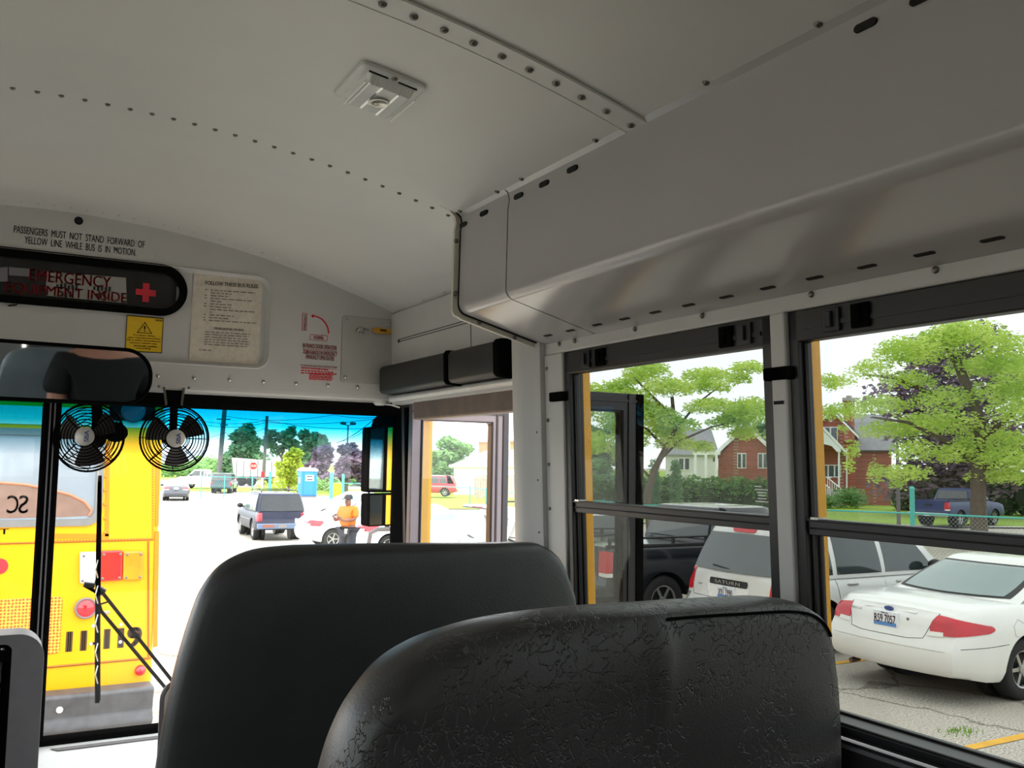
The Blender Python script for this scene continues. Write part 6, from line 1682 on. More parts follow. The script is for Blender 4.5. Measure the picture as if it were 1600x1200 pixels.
def crown(pxs, r, spread, seed, flatten=0.35, size=1.0, depth=1.0):
    """clusters from a list of (px, py, half width px, half height px) at range r"""
    rnd = random.Random(seed); out = []
    for px, py, wpx, hpx in pxs:
        c0 = pol(px, r); sc = r * 0.97 / FPX / max(0.6, math.cos(math.radians((px - 800) / 28)))
        out.append((c0.x + rnd.uniform(-1, 1) * spread, c0.y + rnd.uniform(-1, 1) * spread, zat(px, py, r), wpx * sc, wpx * sc * depth, hpx * sc, 1.0))
    return out
def simple_tree(name, label, px, r, ytop, ybase, wpx, lm, seed, n=5200, size=0.35, group=None, blobs=16, low=0.25, trunk_r=0.2, taper=0.5):
    base = pol(px, r); base.z = gz(base.x, base.y); rnd = random.Random(seed)
    H = ybase - ytop; cl_ = []
    for i in range(blobs):
        v = (low + (1 - low) * (i + 0.5) / blobs) * 0.90; prof = math.sin(PI * min(1, max(0.05, (v - low) / (1 - low)) ** taper * 0.86 + 0.1))
        cl_.append((px + rnd.uniform(-1, 1) * wpx * 0.62 * prof, ybase - H * v, wpx * (0.28 + 0.22 * prof), H * 0.11))
    zt = zat(px, ytop, r)
    trunk = [base, base + Vector((0.05, 0.1, (zt - base.z) * 0.4)), base + Vector((0, 0, (zt - base.z) * 0.85))]
    C_ = crown(cl_, r, wpx * r / FPX * 0.4, seed)
    brs = [[trunk[1], Vector((c_[0], c_[1], c_[2]))] for c_ in C_[::2]]
    return tree(name, label, base, trunk, brs, C_, n, size, lm, seed, group, trunk_r)

# the honey locust framed by the first window
r1 = 33
T1 = [(925, 610, 30, 16), (965, 600, 34, 14), (1000, 585, 30, 12), (1040, 578, 40, 12), (1085, 580, 42, 11), (1125, 572, 34, 9), (1142, 590, 22, 9), (1105, 600, 42, 10), (1060, 606, 44, 14), (1010, 618, 46, 16), (955, 632, 44, 18), (920, 650, 28, 20), (1000, 650, 44, 16), (1060, 640, 46, 13), (1115, 634, 46, 11), (1165, 634, 36, 12), (1190, 648, 30, 12), (1150, 656, 40, 10), (1100, 660, 40, 10), (1050, 668, 36, 12), (1020, 686, 34, 14), (975, 684, 34, 18), (935, 690, 28, 18), (1180, 675, 26, 10), (1215, 640, 40, 20), (1225, 680, 30, 16), (880, 630, 40, 30), (985, 710, 22, 12), (1060, 695, 22, 9)]
base = pol(1018, r1); base.z = gz(base.x, base.y)
def tp(px, py, r): p = pol(px, r); return Vector((p.x, p.y, zat(px, py, r)))
tree('honey_locust_tree', 'bright green feathery tree framed by the window next to the door', base, [base, tp(1012, 770, r1), tp(1022, 735, r1), tp(1040, 700, r1), tp(1055, 672, r1), tp(1050, 620, r1)],
     [[tp(1030, 720, r1), tp(1060, 690, r1), tp(1110, 668, r1 - .6), tp(1160, 655, r1)], [tp(1040, 700, r1), tp(1010, 670, r1 + .6), tp(960, 640, r1)], [tp(1055, 672, r1), tp(1090, 630, r1), tp(1130, 600, r1 + .5)], [tp(1050, 650, r1), tp(1010, 610, r1 - .5), tp(990, 590, r1)], [tp(1018, 748, r1), tp(985, 715, r1), tp(940, 690, r1 + .5)]],
     crown(T1, r1, 0.9, 5), 34000, 0.068, L_LOCUST, 11, 'bright green feathery trees', 0.15, aspect=0.42, droop=0.25)
# the honey locust framed by the near window
r2 = 33
T2 = [(1400, 548, 40, 16), (1440, 528, 40, 14), (1490, 516, 44, 14), (1545, 520, 46, 16), (1600, 540, 46, 16), (1360, 578, 34, 13), (1320, 590, 24, 10), (1308, 602, 12, 8), (1342, 588, 22, 9), (1410, 590, 40, 12), (1470, 570, 46, 14), (1540, 566, 46, 14), (1600, 588, 40, 18), (1345, 640, 38, 12), (1400, 630, 44, 14), (1460, 618, 44, 16), (1530, 610, 44, 16), (1600, 640, 44, 20), (1370, 668, 38, 14), (1348, 700, 13, 14), (1306, 668, 9, 5), (1430, 660, 44, 16), (1500, 655, 46, 18), (1580, 680, 46, 16), (1400, 700, 36, 16), (1460, 700, 44, 16), (1530, 705, 44, 14), (1590, 715, 38, 14), (1450, 735, 40, 10), (1390, 748, 14, 12), (1520, 738, 40, 9), (1575, 742, 30, 8), (1640, 600, 50, 60), (1650, 700, 50, 30), (1380, 735, 12, 18), (1480, 545, 60, 20), (1352, 725, 9, 12)]
base = pol(1527, r2); base.z = gz(base.x, base.y)
tree('honey_locust_tree', 'bright green feathery tree framed by the near window, with a stout trunk', base, [base, tp(1527, 780, r2), tp(1528, 720, r2), tp(1535, 660, r2), tp(1500, 560, r2)],
     [[tp(1528, 730, r2), tp(1480, 690, r2), tp(1420, 660, r2 - .5), tp(1365, 652, r2)], [tp(1532, 690, r2), tp(1580, 650, r2), tp(1630, 620, r2)], [tp(1533, 680, r2), tp(1470, 620, r2 + .6), tp(1400, 590, r2), tp(1350, 585, r2)], [tp(1528, 740, r2), tp(1570, 715, r2), tp(1620, 700, r2)], [tp(1510, 600, r2), tp(1485, 545, r2)]],
     crown(T2, r2, 0.9, 7), 34000, 0.068, L_LOCUST, 13, 'bright green feathery trees', 0.28, aspect=0.42, droop=0.3)
simple_tree('plum_tree', 'dark purple tree behind the near feathery tree', 1500, 62, 505, 790, 120, L_PURPLE, 21, 12000, 0.22, 'dark purple trees', 26, 0.12, 0.3)
simple_tree('plum_tree', 'dark purple tree right of the blue portable toilet', 542, 88, 690, 764, 34, L_PURPLE, 22, 5200, 0.24, 'dark purple trees', 18, 0.15)
simple_tree('plum_tree', 'dark purple tree directly behind the blue portable toilet', 503, 92, 694, 764, 34, L_PURPLE, 23, 5200, 0.24, 'dark purple trees', 18, 0.15)
simple_tree('evergreen_tree', 'big dark green tree between the two utility poles', 378, 112, 660, 758, 34, L_DARK, 24, 5200, 0.34, None, 20, 0.12)
simple_tree('thin_tree', 'sparse dark tree top right of the shorter utility pole', 440, 118, 664, 756, 24, L_DARK, 25, 1300, 0.34, None, 8, 0.6)
simple_tree('green_tree', 'rounded green tree rising behind the purple trees', 488, 116, 670, 752, 26, L_DARK, 26, 4200, 0.34, None, 14, 0.3)
simple_tree('young_tree', 'thin yellow-green young tree left of the portable toilet', 452, 78, 696, 772, 20, L_YEL, 27, 1700, 0.2, None, 12, 0.25, 0.07)
simple_tree('green_tree', 'large soft green tree behind the white garage', 712, 104, 680, 768, 46, L_GREEN, 28, 6500, 0.3, None, 20, 0.1)
simple_tree('green_tree', 'green tree at the left edge of the doorway glass', 676, 99, 702, 766, 22, L_GREEN, 29, 3000, 0.3, None, 12, 0.1)
simple_tree('green_tree', 'dark green tree far behind the hedge', 930, 84, 655, 770, 60, L_GREEN, 30, 6000, 0.3, None, 18, 0.1)
simple_tree('green_tree', 'green tree beyond the houses at the window post', 1215, 105, 640, 770, 40, L_GREEN, 31, 4000, 0.34, None, 14, 0.2)
def bush(name, label, px, r, w_, h_, lm, seed, n=900, size=0.12, group=None, ground=None):
    p = pol(px, r); z = gz(p.x, p.y) + 0.03; rnd = random.Random(seed)
    V, F_ = leaves([(p.x + rnd.uniform(-.4, .4) * w_, p.y + rnd.uniform(-.4, .4) * w_, z + h_ * rnd.uniform(.35, .65), w_ * .35, w_ * .35, h_ * .42, 1) for _ in range(7)], n, size, seed)
    V[:, 2] = np.maximum(V[:, 2], z - 0.02)
    b = MB(); b.v = [tuple(q_) for q_ in V]; b.f = F_.tolist(); b.mi = [0] * len(b.f)
    return tag(b.build(name, lm, None, recalc=False), label, 'bush', group)
bush('bush', 'yellow-green bush under the young tree', 440, 80, 3.0, 1.5, L_YEL, 41); bush('bush', 'green bush between the toilet and the purple tree', 508, 84, 2.2, 1.4, L_GREEN, 42)
bush('bush', 'green shrub beside the steps of the brick house', 1334, 71, 2.2, 1.5, L_GREEN, 43, 1400); bush('bush', 'low green shrub left of the brick house steps', 1284, 70, 2.0, 1.0, L_GREEN, 44, 1000)
bush('bush', 'low bright shrubs at the foot of the green tree by the doorway', 672, 93, 6.0, 1.4, L_YEL, 45, 1800, 0.16)
bush('flowering_bush', 'pink flowering bush over the sash rail of the near window', 1298, 30.4, 1.2, 0.75, L_PINK, 46, 1500, 0.05, 'pink flowering bushes')
bush('flowering_bush', 'pale pink flowering bush right of the other pink bush', 1350, 33.4, 0.95, 0.62, L_PINK, 47, 1000, 0.05, 'pink flowering bushes')
bush('flower_clump', 'single orange flower clump between the pink bushes', 1328, 32, 0.34, 0.62, leaf_mat('orange_petal', (240, 150, 60), (246, 190, 90)), 48, 220, 0.05)
# hedges
def hedge(label, p0, p1, h_, wd, n, seed, lm=L_HEDGE):
    a = pol(*p0); c_ = pol(*p1); d = c_ - a; L = d.length; d.normalize(); s_ = Vector((-d.y, d.x, 0)); rg = np.random.default_rng(seed)
    k = max(3, int(L / 1.2)); cl_ = []
    for i in range(k):
        for v in (0.3, 0.72):
            p = a + d * (L * (i + 0.5) / k); cl_.append((p.x, p.y, gz(p.x, p.y) + h_ * v, L / k * 0.8, wd * 0.6, h_ * 0.36, 1))
    V, F_ = leaves(cl_, n, 0.11, seed)
    b = MB(); b.v = [tuple(q_) for q_ in V]; b.f = F_.tolist(); b.mi = [0] * len(b.f)
    t = thing('hedge', label, 'hedge', (a.x, a.y, gz(a.x, a.y)))
    b.build('foliage', lm, t, recalc=False)
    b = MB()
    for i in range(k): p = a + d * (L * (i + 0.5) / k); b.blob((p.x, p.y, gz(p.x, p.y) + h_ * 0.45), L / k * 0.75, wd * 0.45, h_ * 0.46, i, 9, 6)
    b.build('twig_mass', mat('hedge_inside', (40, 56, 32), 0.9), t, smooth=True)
hedge('long clipped dark green hedge beyond the black pickup', (850, 56), (1245, 49), 2.2, 1.4, 26000, 51)
hedge('dark hedge behind the blue pickup at the lawn edge', (1395, 70), (1700, 66), 2.6, 1.6, 12000, 52)
for px, lab in ((1022, 'slim upright evergreen left of its twin before the hedge'), (1056, 'slim upright evergreen right of its twin before the hedge')):
    p = pol(px, 47); cl_ = [(p.x, p.y, gz(p.x, p.y) + 0.5 + i * 0.55, 0.42 - i * 0.04, 0.42 - i * 0.04, 0.5, 1) for i in range(5)]
    V, F_ = leaves(cl_, 2200, 0.09, px); b = MB(); b.v = [tuple(q_) for q_ in V]; b.f = F_.tolist(); b.mi = [0] * len(b.f)
    tag(b.build('columnar_shrub', L_DARK, None, recalc=False), lab, 'shrub', 'slim evergreens by the hedge')
# ------------------------------------------------------------------ houses
M_ROOF = mat('grey_shingle', (140, 142, 146), 0.85, var=0.12, vscale=3)
M_WHITEP = mat('white_painted_wood', (236, 238, 236), 0.5)
M_SIDING = mat('pale_siding', (214, 214, 210), 0.6)
M_DARKWIN = mat('dark_window_pane', (70, 82, 92), 0.08, spec=0.9)
M_STONE = mat('step_concrete', (170, 164, 156), 0.8)
def facade(px0, r):
    """plane that faces the camera at range r around column px0: (px, py, depth back) -> point"""
    o = pol(px0, r); v = Vector((o.x - CAM[0], o.y - CAM[1], 0)).normalized(); s_ = Vector((v.y, -v.x, 0))
    def f(px, py, back=0.0):
        d = ray(px, py); d = Vector((d[0], d[1], d[2])); k = r / d.dot(v)
        p = Vector(CAM) + d * k + v * back
        return p
    f.v = v; f.s = s_; f.o = o
    return f
def fprism(b, f, pts, back0, back1): b.prism([f(x, y, back0) for x, y in pts], f.v * (back1 - back0))

f = facade(1315, 76)
gzb = gz(f.o.x, f.o.y)
h = thing('brick_house', 'red brick gabled house with chimney and white porch beyond the lawn', 'house', (f.o.x, f.o.y, gzb))
yb_ = 792
b = MB(); fprism(b, f, [(1264, 676), (1300, 643), (1337, 678), (1337, yb_), (1264, yb_)], 0, 8); fprism(b, f, [(1337, 700), (1395, 700), (1395, yb_), (1337, yb_)], 2.0, 8); b.build('wall', M_BRICK, h)
b = MB()
def slab(b, f, p, q_, back0, back1, th=5): fprism(b, f, [p, q_, (q_[0], q_[1] + th), (p[0], p[1] + th)], back0, back1)
slab(b, f, (1258, 677), (1300, 637), -0.4, 8, 4); slab(b, f, (1300, 637), (1343, 679), -0.4, 8, 4)
b.add([f(1318, 703, 1.6), f(1402, 703, 1.6), f(1398, 641, 6), f(1330, 641, 6)], [(0, 1, 2, 3)]); b.add([f(1318, 705, 1.7), f(1402, 705, 1.7), f(1398, 643, 6.1), f(1330, 643, 6.1)], [(0, 1, 2, 3)])
b.build('roof', M_ROOF, h)
b = MB()
for p, q_ in (((1259, 680), (1300, 640)), ((1300, 640), (1342, 682))): fprism(b, f, [p, q_, (q_[0], q_[1] + 4), (p[0], p[1] + 4)], -0.45, -0.3)
b.build('barge_board', M_WHITEP, h)
b = MB(); fprism(b, f, [(1318, 626), (1335, 626), (1335, 690), (1318, 690)], -0.4, 0.8); ch = b.build('chimney', M_BRICK, h)
b = MB(); fprism(b, f, [(1316, 622), (1337, 622), (1337, 627), (1316, 627)], -0.5, 0.9); fprism(b, f, [(1322, 618), (1331, 618), (1331, 622), (1322, 622)], 0, 0.4); b.build('chimney_cap', M_STONE, ch)
def win_(px0, px1, py0, py1, back=-0.08, mull=1, parent=None):
    b = MB(); fprism(b, f, [(px0, py0), (px1, py0), (px1, py1), (px0, py1)], back, 0.02 + back + .06); o = b.build('window', M_WHITEP, parent or h)
    b = MB()
    for i in range(mull + 1):
        w_ = (px1 - px0) / (mull + 1); fprism(b, f, [(px0 + w_ * i + 1.2, py0 + 1.5), (px0 + w_ * (i + 1) - 1.2, py0 + 1.5), (px0 + w_ * (i + 1) - 1.2, py1 - 1.5), (px0 + w_ * i + 1.2, py1 - 1.5)], back - 0.03, back)
    b.build('pane', M_DARKWIN, o)
win_(1286, 1309, 667, 692); win_(1296, 1300, 649, 659, mull=0)
win_(1284, 1314, 726, 746, mull=2)
b = MB(); b.tube([f(1323, 700, -0.12), f(1323, 766, -0.12)], 0.06, 6); b.build('downspout', M_WHITEP, h)
b = MB(); slab(b, f, (1248, 702), (1284, 665), -2.2, -0.02, 5); slab(b, f, (1284, 665), (1322, 705), -2.2, -0.02, 5)
fprism(b, f, [(1256, 700), (1284, 671), (1314, 702), (1314, 707), (1308, 707), (1300, 698), (1284, 694), (1268, 698), (1260, 707), (1256, 707)], -2.15, -2.05)
for px in (1258, 1311): b.tube([f(px, 704, -2.05), f(px, 760, -2.05)], 0.07, 6)
b.build('porch', M_WHITEP, h)
b = MB()
for i in range(5): fprism(b, f, [(1272, 764 + i * 4), (1310, 764 + i * 4), (1310, 792), (1272, 792)], -2.4 - i * 0.3, -2.1 - i * .3)
fprism(b, f, [(1262, 764), (1318, 764), (1318, 792), (1262, 792)], -2.1, 0)
b.build('steps', M_STONE, h)
b = MB()
for px, dx in ((1294, 20), (1278, 20)):
    for k in range(7): u = k / 6; b.tube([f(px + dx * u, 746 + 16 * u, -2.2 - 1.2 * u), f(px + dx * u, 766 + 14 * u, -2.2 - 1.2 * u)], 0.03, 5)
    b.tube([f(px, 746, -2.2), f(px + dx, 762, -3.4)], 0.04, 5)
b.tube([f(1292, 746, -2.2), f(1300, 746, -2.2)], 0.04, 5); b.build('railing', M_WHITEP, h)

f = facade(1150, 84)
h = thing('brick_house', 'red brick house with white trim beyond the hedge, seen through the tree', 'house', (f.o.x, f.o.y, gz(f.o.x, f.o.y)))
b = MB(); fprism(b, f, [(1122, 714), (1166, 664), (1212, 714), (1212, 790), (1122, 790)], 0, 8); b.build('wall', M_BRICK, h)
b = MB(); slab(b, f, (1114, 716), (1166, 657), -0.4, 8, 5); slab(b, f, (1166, 657), (1220, 716), -0.4, 8, 5); b.build('roof', M_ROOF, h)
b = MB(); fprism(b, f, [(1108, 714), (1166, 648 + 14), (1222, 714), (1218, 718), (1166, 669), (1112, 718)], -0.5, -0.35)
fprism(b, f, [(1084, 706), (1126, 706), (1126, 711), (1084, 711)], -2, 0)
for px in (1088, 1104, 1120): fprism(b, f, [(px - 2, 711), (px + 2, 711), (px + 2, 745), (px - 2, 745)], -2, -1.7)
b.build('porch', M_WHITEP, h); win_(1152, 1166, 708, 732, mull=1); win_(1184, 1200, 708, 732, mull=1)
f = facade(1085, 104)
h = thing('siding_house', 'pale grey-roofed house left of the brick house beyond the hedge', 'house', (f.o.x, f.o.y, gz(f.o.x, f.o.y)))
b = MB(); fprism(b, f, [(1040, 708), (1118, 708), (1118, 790), (1040, 790)], 0, 7); b.build('wall', M_SIDING, h)
b = MB(); b.prism([f(1032, 710, -.4), f(1124, 710, -.4), f(1112, 668, 3.5), f(1046, 668, 3.5)], Vector((0, 0, -0.12))); b.build('roof', M_ROOF, h); win_(1060, 1078, 715, 735)
f = facade(905, 88)
h = thing('brick_house', 'dark red brick house at the far left of the side window', 'house', (f.o.x, f.o.y, gz(f.o.x, f.o.y)))
b = MB(); fprism(b, f, [(868, 716), (934, 716), (934, 790), (868, 790)], 0, 7); b.build('wall', M_BRICK, h)
b = MB(); b.prism([f(860, 718, -.4), f(942, 718, -.4), f(928, 690, 3.5), f(874, 690, 3.5)], Vector((0, 0, -0.12))); b.build('roof', M_ROOF, h)
# garage, board fence, house behind
f = facade(765, 82)
h = thing('garage', 'white garage with grey hip roof seen through the doorway', 'garage', (f.o.x, f.o.y, gz(f.o.x, f.o.y)))
b = MB(); fprism(b, f, [(709, 727), (838, 727), (838, 776), (709, 776)], 0, 7); b.build('wall', M_WHITEP, h)
b = MB(); A = [f(702, 727, -.4), f(846, 727, -.4), f(846, 727, 7.4), f(702, 727, 7.4)]; R0 = f(762, 702, 3.5); R1 = f(815, 701, 3.5)
b.add(A + [R0, R1], [(0, 1, 5, 4), (1, 2, 5), (2, 3, 4, 5), (3, 0, 4), (3, 2, 1, 0)]); b.build('roof', M_ROOF, h)
b = MB(); fprism(b, f, [(702, 726), (846, 726), (846, 730), (702, 730)], -.5, -.4); b.build('fascia', M_WHITEP, h)
f = facade(790, 75)
h = thing('board_fence', 'weathered wooden board fence in front of the white garage', 'fence', (f.o.x, f.o.y, gz(f.o.x, f.o.y)))
M_BOARD = mat('weathered_board', (168, 152, 148), 0.85, var=0.14, vscale=5)
b = MB()
for i in range(26): fprism(b, f, [(741 + i * 4, 742), (744.7 + i * 4, 742), (744.7 + i * 4, 782), (741 + i * 4, 782)], 0, 0.05)
b.build('board_panel', M_BOARD, h)
b = MB()
for py in (748, 770): fprism(b, f, [(740, py), (845, py), (845, py + 2.5), (740, py + 2.5)], 0.05, 0.12)
b.build('fence_rail', M_BOARD, h)
f = facade(790, 104)
h = thing('brick_house', 'orange brick house top behind the garage roof', 'house', (f.o.x, f.o.y, gz(f.o.x, f.o.y)))
b = MB(); fprism(b, f, [(748, 690), (850, 687), (850, 770), (748, 770)], 0, 8); b.build('wall', brick('orange_brick', (196, 124, 92), (210, 142, 108), (190, 160, 140)), h)
b = MB(); fprism(b, f, [(746, 687), (767, 687), (767, 691), (746, 691)], -.2, 8); fprism(b, f, [(794, 686), (852, 684), (852, 689), (794, 690)], -.2, 8); fprism(b, f, [(793, 690), (797, 690), (797, 720), (793, 720)], -.1, .1); b.build('cornice', M_WHITEP, h)

# ------------------------------------------------------------------ far left things
p = pol(481, 74); z = gz(p.x, p.y); rz = math.atan2(p.y, p.x) - PI / 2 + 0.25
t = thing('portable_toilet', 'blue portable toilet with white roof and stickers', 'portable toilet', (p.x, p.y, z), rz)
M_PBLUE = mat('blue_plastic', (44, 128, 206), 0.45)
def loc_(b, name, m, parent=None, **k): return b.build(name, m, parent or t, world=False, **k)
b = MB(); b.box(-0.62, 0.62, -0.6, 0.6, 0.1, 2.0); loc_(b, 'cabin', M_PBLUE, bevel=0.05)
b = MB(); b.box(-0.60, 0.60, -0.62, 0.62, 0, 0.1); loc_(b, 'skid', M_GREYPL)
b = MB(); b.prism([(-0.70, -0.68, 2.0), (0.70, -0.68, 2.0), (0.66, -0.68, 2.12), (0.42, -0.68, 2.26), (-0.42, -0.68, 2.26), (-0.66, -0.68, 2.12)], (0, 1.36, 0)); loc_(b, 'roof', M_WHITE, bevel=0.04)
b = MB(); b.box(-0.44, 0.44, -0.635, -0.6, 0.2, 1.95); dr = loc_(b, 'door', M_PBLUE, bevel=0.02)
b = MB(); b.box(-0.30, 0.34, -0.65, -0.636, 1.25, 1.72); loc_(b, 'door_sticker', M_WHITE, dr)
b = MB()
for zz in (1.58, 1.36): b.box(-0.2, 0.24, -0.656, -0.65, zz - 0.03, zz + 0.05)
loc_(b, 'sticker_print', M_INK, dr)
b = MB(); b.box(-0.65, -0.62, -0.3, 0.1, 1.1, 1.5); loc_(b, 'side_sticker', M_WHITE)
b = MB(); b.tube([(0.3, 0.4, 2.2), (0.3, 0.4, 2.42)], 0.05, 8); loc_(b, 'vent_pipe', M_WHITE)
p = pol(528, 63); z = gz(p.x, p.y)
t = thing('waste_bin', 'tall yellow bin between the teal gate posts', 'bin', (p.x, p.y, z), -0.3)
b = MB(); b.prism([(-0.30, -0.3, 0), (0.30, -0.3, 0), (0.36, -0.36, 1.28), (-0.36, -0.36, 1.28)], (0, 0.62, 0)); loc_(b, 'body', mat('yellow_bin_plastic', (226, 206, 30), 0.5), bevel=0.02)
b = MB(); b.box(-0.38, 0.38, -0.38, 0.32, 1.28, 1.36); loc_(b, 'lid', mat('yellow_bin_lid', (210, 196, 50), 0.5), bevel=0.02)
# stop sign
p = pol(396, 98); z = gz(p.x, p.y); zs = zat(396, 728, 98)
t = thing('stop_sign', 'red octagonal STOP sign beyond the far fence', 'sign', (p.x, p.y, z))
v = Vector((p.x - CAM[0], p.y - CAM[1], 0)).normalized(); s_ = Vector((v.y, -v.x, 0)); c0 = Vector((p.x, p.y, zs)) - v * 0.06
def oc(r, d): return [c0 - v * d + s_ * (r * math.cos(PI / 8 + i * PI / 4)) + Vector((0, 0, r * math.sin(PI / 8 + i * PI / 4))) for i in range(8)]
b = MB(); b.prism(oc(0.42, 0), v * 0.02); b.build('sign_border', M_WHITE, t)
b = MB(); b.prism(oc(0.385, 0.006), v * 0.004); b.build('sign_face', mat('sign_red', (206, 30, 44), 0.4), t)
b = MB(); text(b, 'STOP', lambda u, w_: c0 - v * 0.012 + s_ * u + Vector((0, 0, w_)), -0.28, 0.28, -0.13, 0.13, 0.02); b.build('letters', M_WHITE, t)
b = MB(); b.tube([(p.x, p.y, z), (p.x, p.y, zs + 0.4)], 0.04, 6); b.build('pole', M_GALV, t)
p = pol(411, 92); z = gz(p.x, p.y)
t = thing('marker_post', 'short red and white marker post under the shorter utility pole', 'post', (p.x, p.y, z))
b = MB(); b.tube([(p.x, p.y, z), (p.x, p.y, z + 1.1)], 0.09, 8); b.build('white_post', M_WHITE, t); b = MB(); b.tube([(p.x, p.y, z + 1.1), (p.x, p.y, z + 1.7)], 0.16, 8); b.build('red_band', mat('sign_red', (206, 30, 44), 0.4), t)
# utility poles, wires, street lamp
M_POLE = mat('weathered_pole', (96, 92, 92), 0.85, var=0.15)
def upole(label, px0, px1, ytop, r, rad):
    a = pol(px0, r); a.z = gz(a.x, a.y); p1 = pol(px1, r); p1.z = zat(px1, ytop, r)
    t = thing('utility_pole', label, 'pole', tuple(a), 0, 'utility poles')
    b = MB(); b.tube([a, p1], [rad * 1.2, rad], 10); b.build('pole', M_POLE, t, smooth=True)
    return t, a, p1
t1, a1, p1 = upole('tall grey utility pole with crossarms near the right fan', 342, 351, 560, 104, 0.22)
d_ = Vector((0.9, -0.4, 0)).normalized()
for yy, L in ((655, 0.9), (664, 0.5)):
    c_ = Vector((*pol(349, 104)[:2], zat(349, yy, 104))); b = MB(); b.tube([c_ - d_ * L, c_ + d_ * L * 0.6], 0.07, 6); b.build('crossarm', M_POLE, t1)
t2, a2, p2 = upole('shorter thin utility pole right of the tall one', 412, 414.5, 650, 96, 0.15)
b = MB(); 
def wire(label, pts, sag=0.6, r=0.022):
    P_ = [Vector((*pol(px, rr)[:2], zat(px, py, rr))) for px, py, rr in pts]; out = []
    for a, c_ in zip(P_, P_[1:]):
        for i in range(13): u = i / 12; out.append(a + (c_ - a) * u - Vector((0, 0, sag * 4 * u * (1 - u))))
    b = MB(); b.tube(out, r, 4); tag(b.build('power_line', M_BLACK), label, 'wire', 'overhead wires')
wire('overhead wire from the tall pole drooping to the upper right', [(349, 650, 103.3), (520, 648, 92), (640, 640, 80)], 0.5)
wire('overhead wire crossing level in the middle of the blue band', [(300, 655, 106), (414, 657, 95.4), (600, 668, 92)], 0.4)
wire('overhead wire just below the level one', [(300, 660, 106), (414, 660, 95.4), (640, 645, 92)], 0.5)
wire('thick overhead wire slanting steeply to the mirror', [(525, 692, 105), (590, 648, 70), (640, 610, 55)], 0.3, 0.035)
wire('thin overhead wire slanting under the thick one', [(535, 689, 105), (580, 664, 80), (640, 630, 62)], 0.2)
wire('low overhead wire left of the tall pole', [(280, 682, 112), (349, 676, 103.3), (414, 668, 95.4)], 0.4)
p = pol(542, 122); z = gz(p.x, p.y); zt = zat(542, 664, 122)
t = thing('street_lamp', 'double-headed tall street lamp left of the outside mirrors', 'lamp post', (p.x, p.y, z))
b = MB(); b.tube([(p.x, p.y, z), (p.x, p.y, zt)], 0.10, 8); b.build('pole', M_POLE, t)
s_ = Vector((p.y, -p.x, 0)).normalized()
for sd in (-1, 1):
    e = Vector((p.x, p.y, zt)) + s_ * sd * 0.62 + Vector((0, 0, 0.1)); b = MB(); b.tube([(p.x, p.y, zt - 0.1), e], 0.05, 6); ar = b.build('arm', M_POLE, t)
    b = MB(); b.blob(e + Vector((0, 0, 0.1)), 0.42, 0.42, 0.2, 3); b.build('lamp_head', M_POLE, ar, smooth=True)
p = pol(1402.5, 44); z = gz(p.x, p.y); zt = zat(1402, 690, 44)
t = thing('lamp_post', 'thin dark lamp post standing on the lawn edge by the near tree', 'lamp post', (p.x, p.y, z))
b = MB(); b.tube([(p.x, p.y, z), (p.x, p.y, zt)], [0.09, 0.06], 8); b.build('pole', M_POLE, t, smooth=True)
b = MB(); b.lathe([(0.05, 0), (0.14, 0.1), (0.17, 0.4), (0.05, 0.55), (0, 0.56)], (p.x, p.y, zt), (0, 0, 1), 10); b.build('lantern', M_POLE, t, smooth=True)
# trailer, trucks
p = pol(400, 104); z = gz(p.x, p.y) + 0.02
t = thing('dump_truck', 'pale grey dump trailer behind the stop sign', 'truck', (p.x, p.y, z), -0.25)
b = MB(); b.prism([(-2.2, -1.2, 1.0), (2.0, -1.2, 1.0), (2.0, -1.2, 2.7), (-2.5, -1.2, 3.0)], (0, 2.4, 0)); loc_(b, 'dump_body', mat('pale_grey_steel', (190, 186, 184), 0.6, var=0.1, vscale=2), bevel=0.04)
b = MB(); b.box(-2.1, 2.0, -1.0, 1.0, 0.7, 1.0); loc_(b, 'chassis', mat('dull_red_steel', (150, 96, 90), 0.6))
b = MB()
for i in range(6): x = -2.0 + i * 0.72; b.box(x, x + 0.08, -1.26, -1.2, 1.0, 2.75)
loc_(b, 'side_rib', M_GREYPL)
for x in (-1.4, -0.4, 1.4):
    b = MB(); b.lathe([(0.25, -0.15), (0.5, -0.12), (0.52, 0.0), (0.5, 0.12), (0.25, 0.15)], (x, -0.95, 0.52), (0, 1, 0), 16); loc_(b, 'wheel', M_TYRE, smooth=True)
p = pol(341, 92); pickup('pickup_truck', 'white pickup truck on the road at the far left', (p.x + 1.4, p.y, gz(0, 90) + 0.02), 2.6, M_WPAINT)
p = pol(346, 80); dv = dict(bz, paint=car_paint('dark_teal_car_paint', (36, 74, 76)))
c = Car('suv', 'dark teal SUV behind the far left fence', 'car', (p.x, p.y, gz(0, 80) + 0.03), math.radians(70), dv); c.end_glass(True, 0.06, 0.9, 0.93, 0.93); c.tail([(0, -0.70, 0.98), (0.10, -0.92, 0.98), (0.10, -0.92, 0.70), (0, -0.70, 0.70)], (0.9, 0.44, 0), rnd=0.1)
for sd in (-1, 1): c.side_glass('w', sd, [(0.38, 1.15, 1.13, 0.52, 0.08, 0.88), (1.25, 1.98, 1.95, 1.25, 0.08, 0.88), (2.06, 3.05, 2.68, 2.04, 0.08, 0.88)])
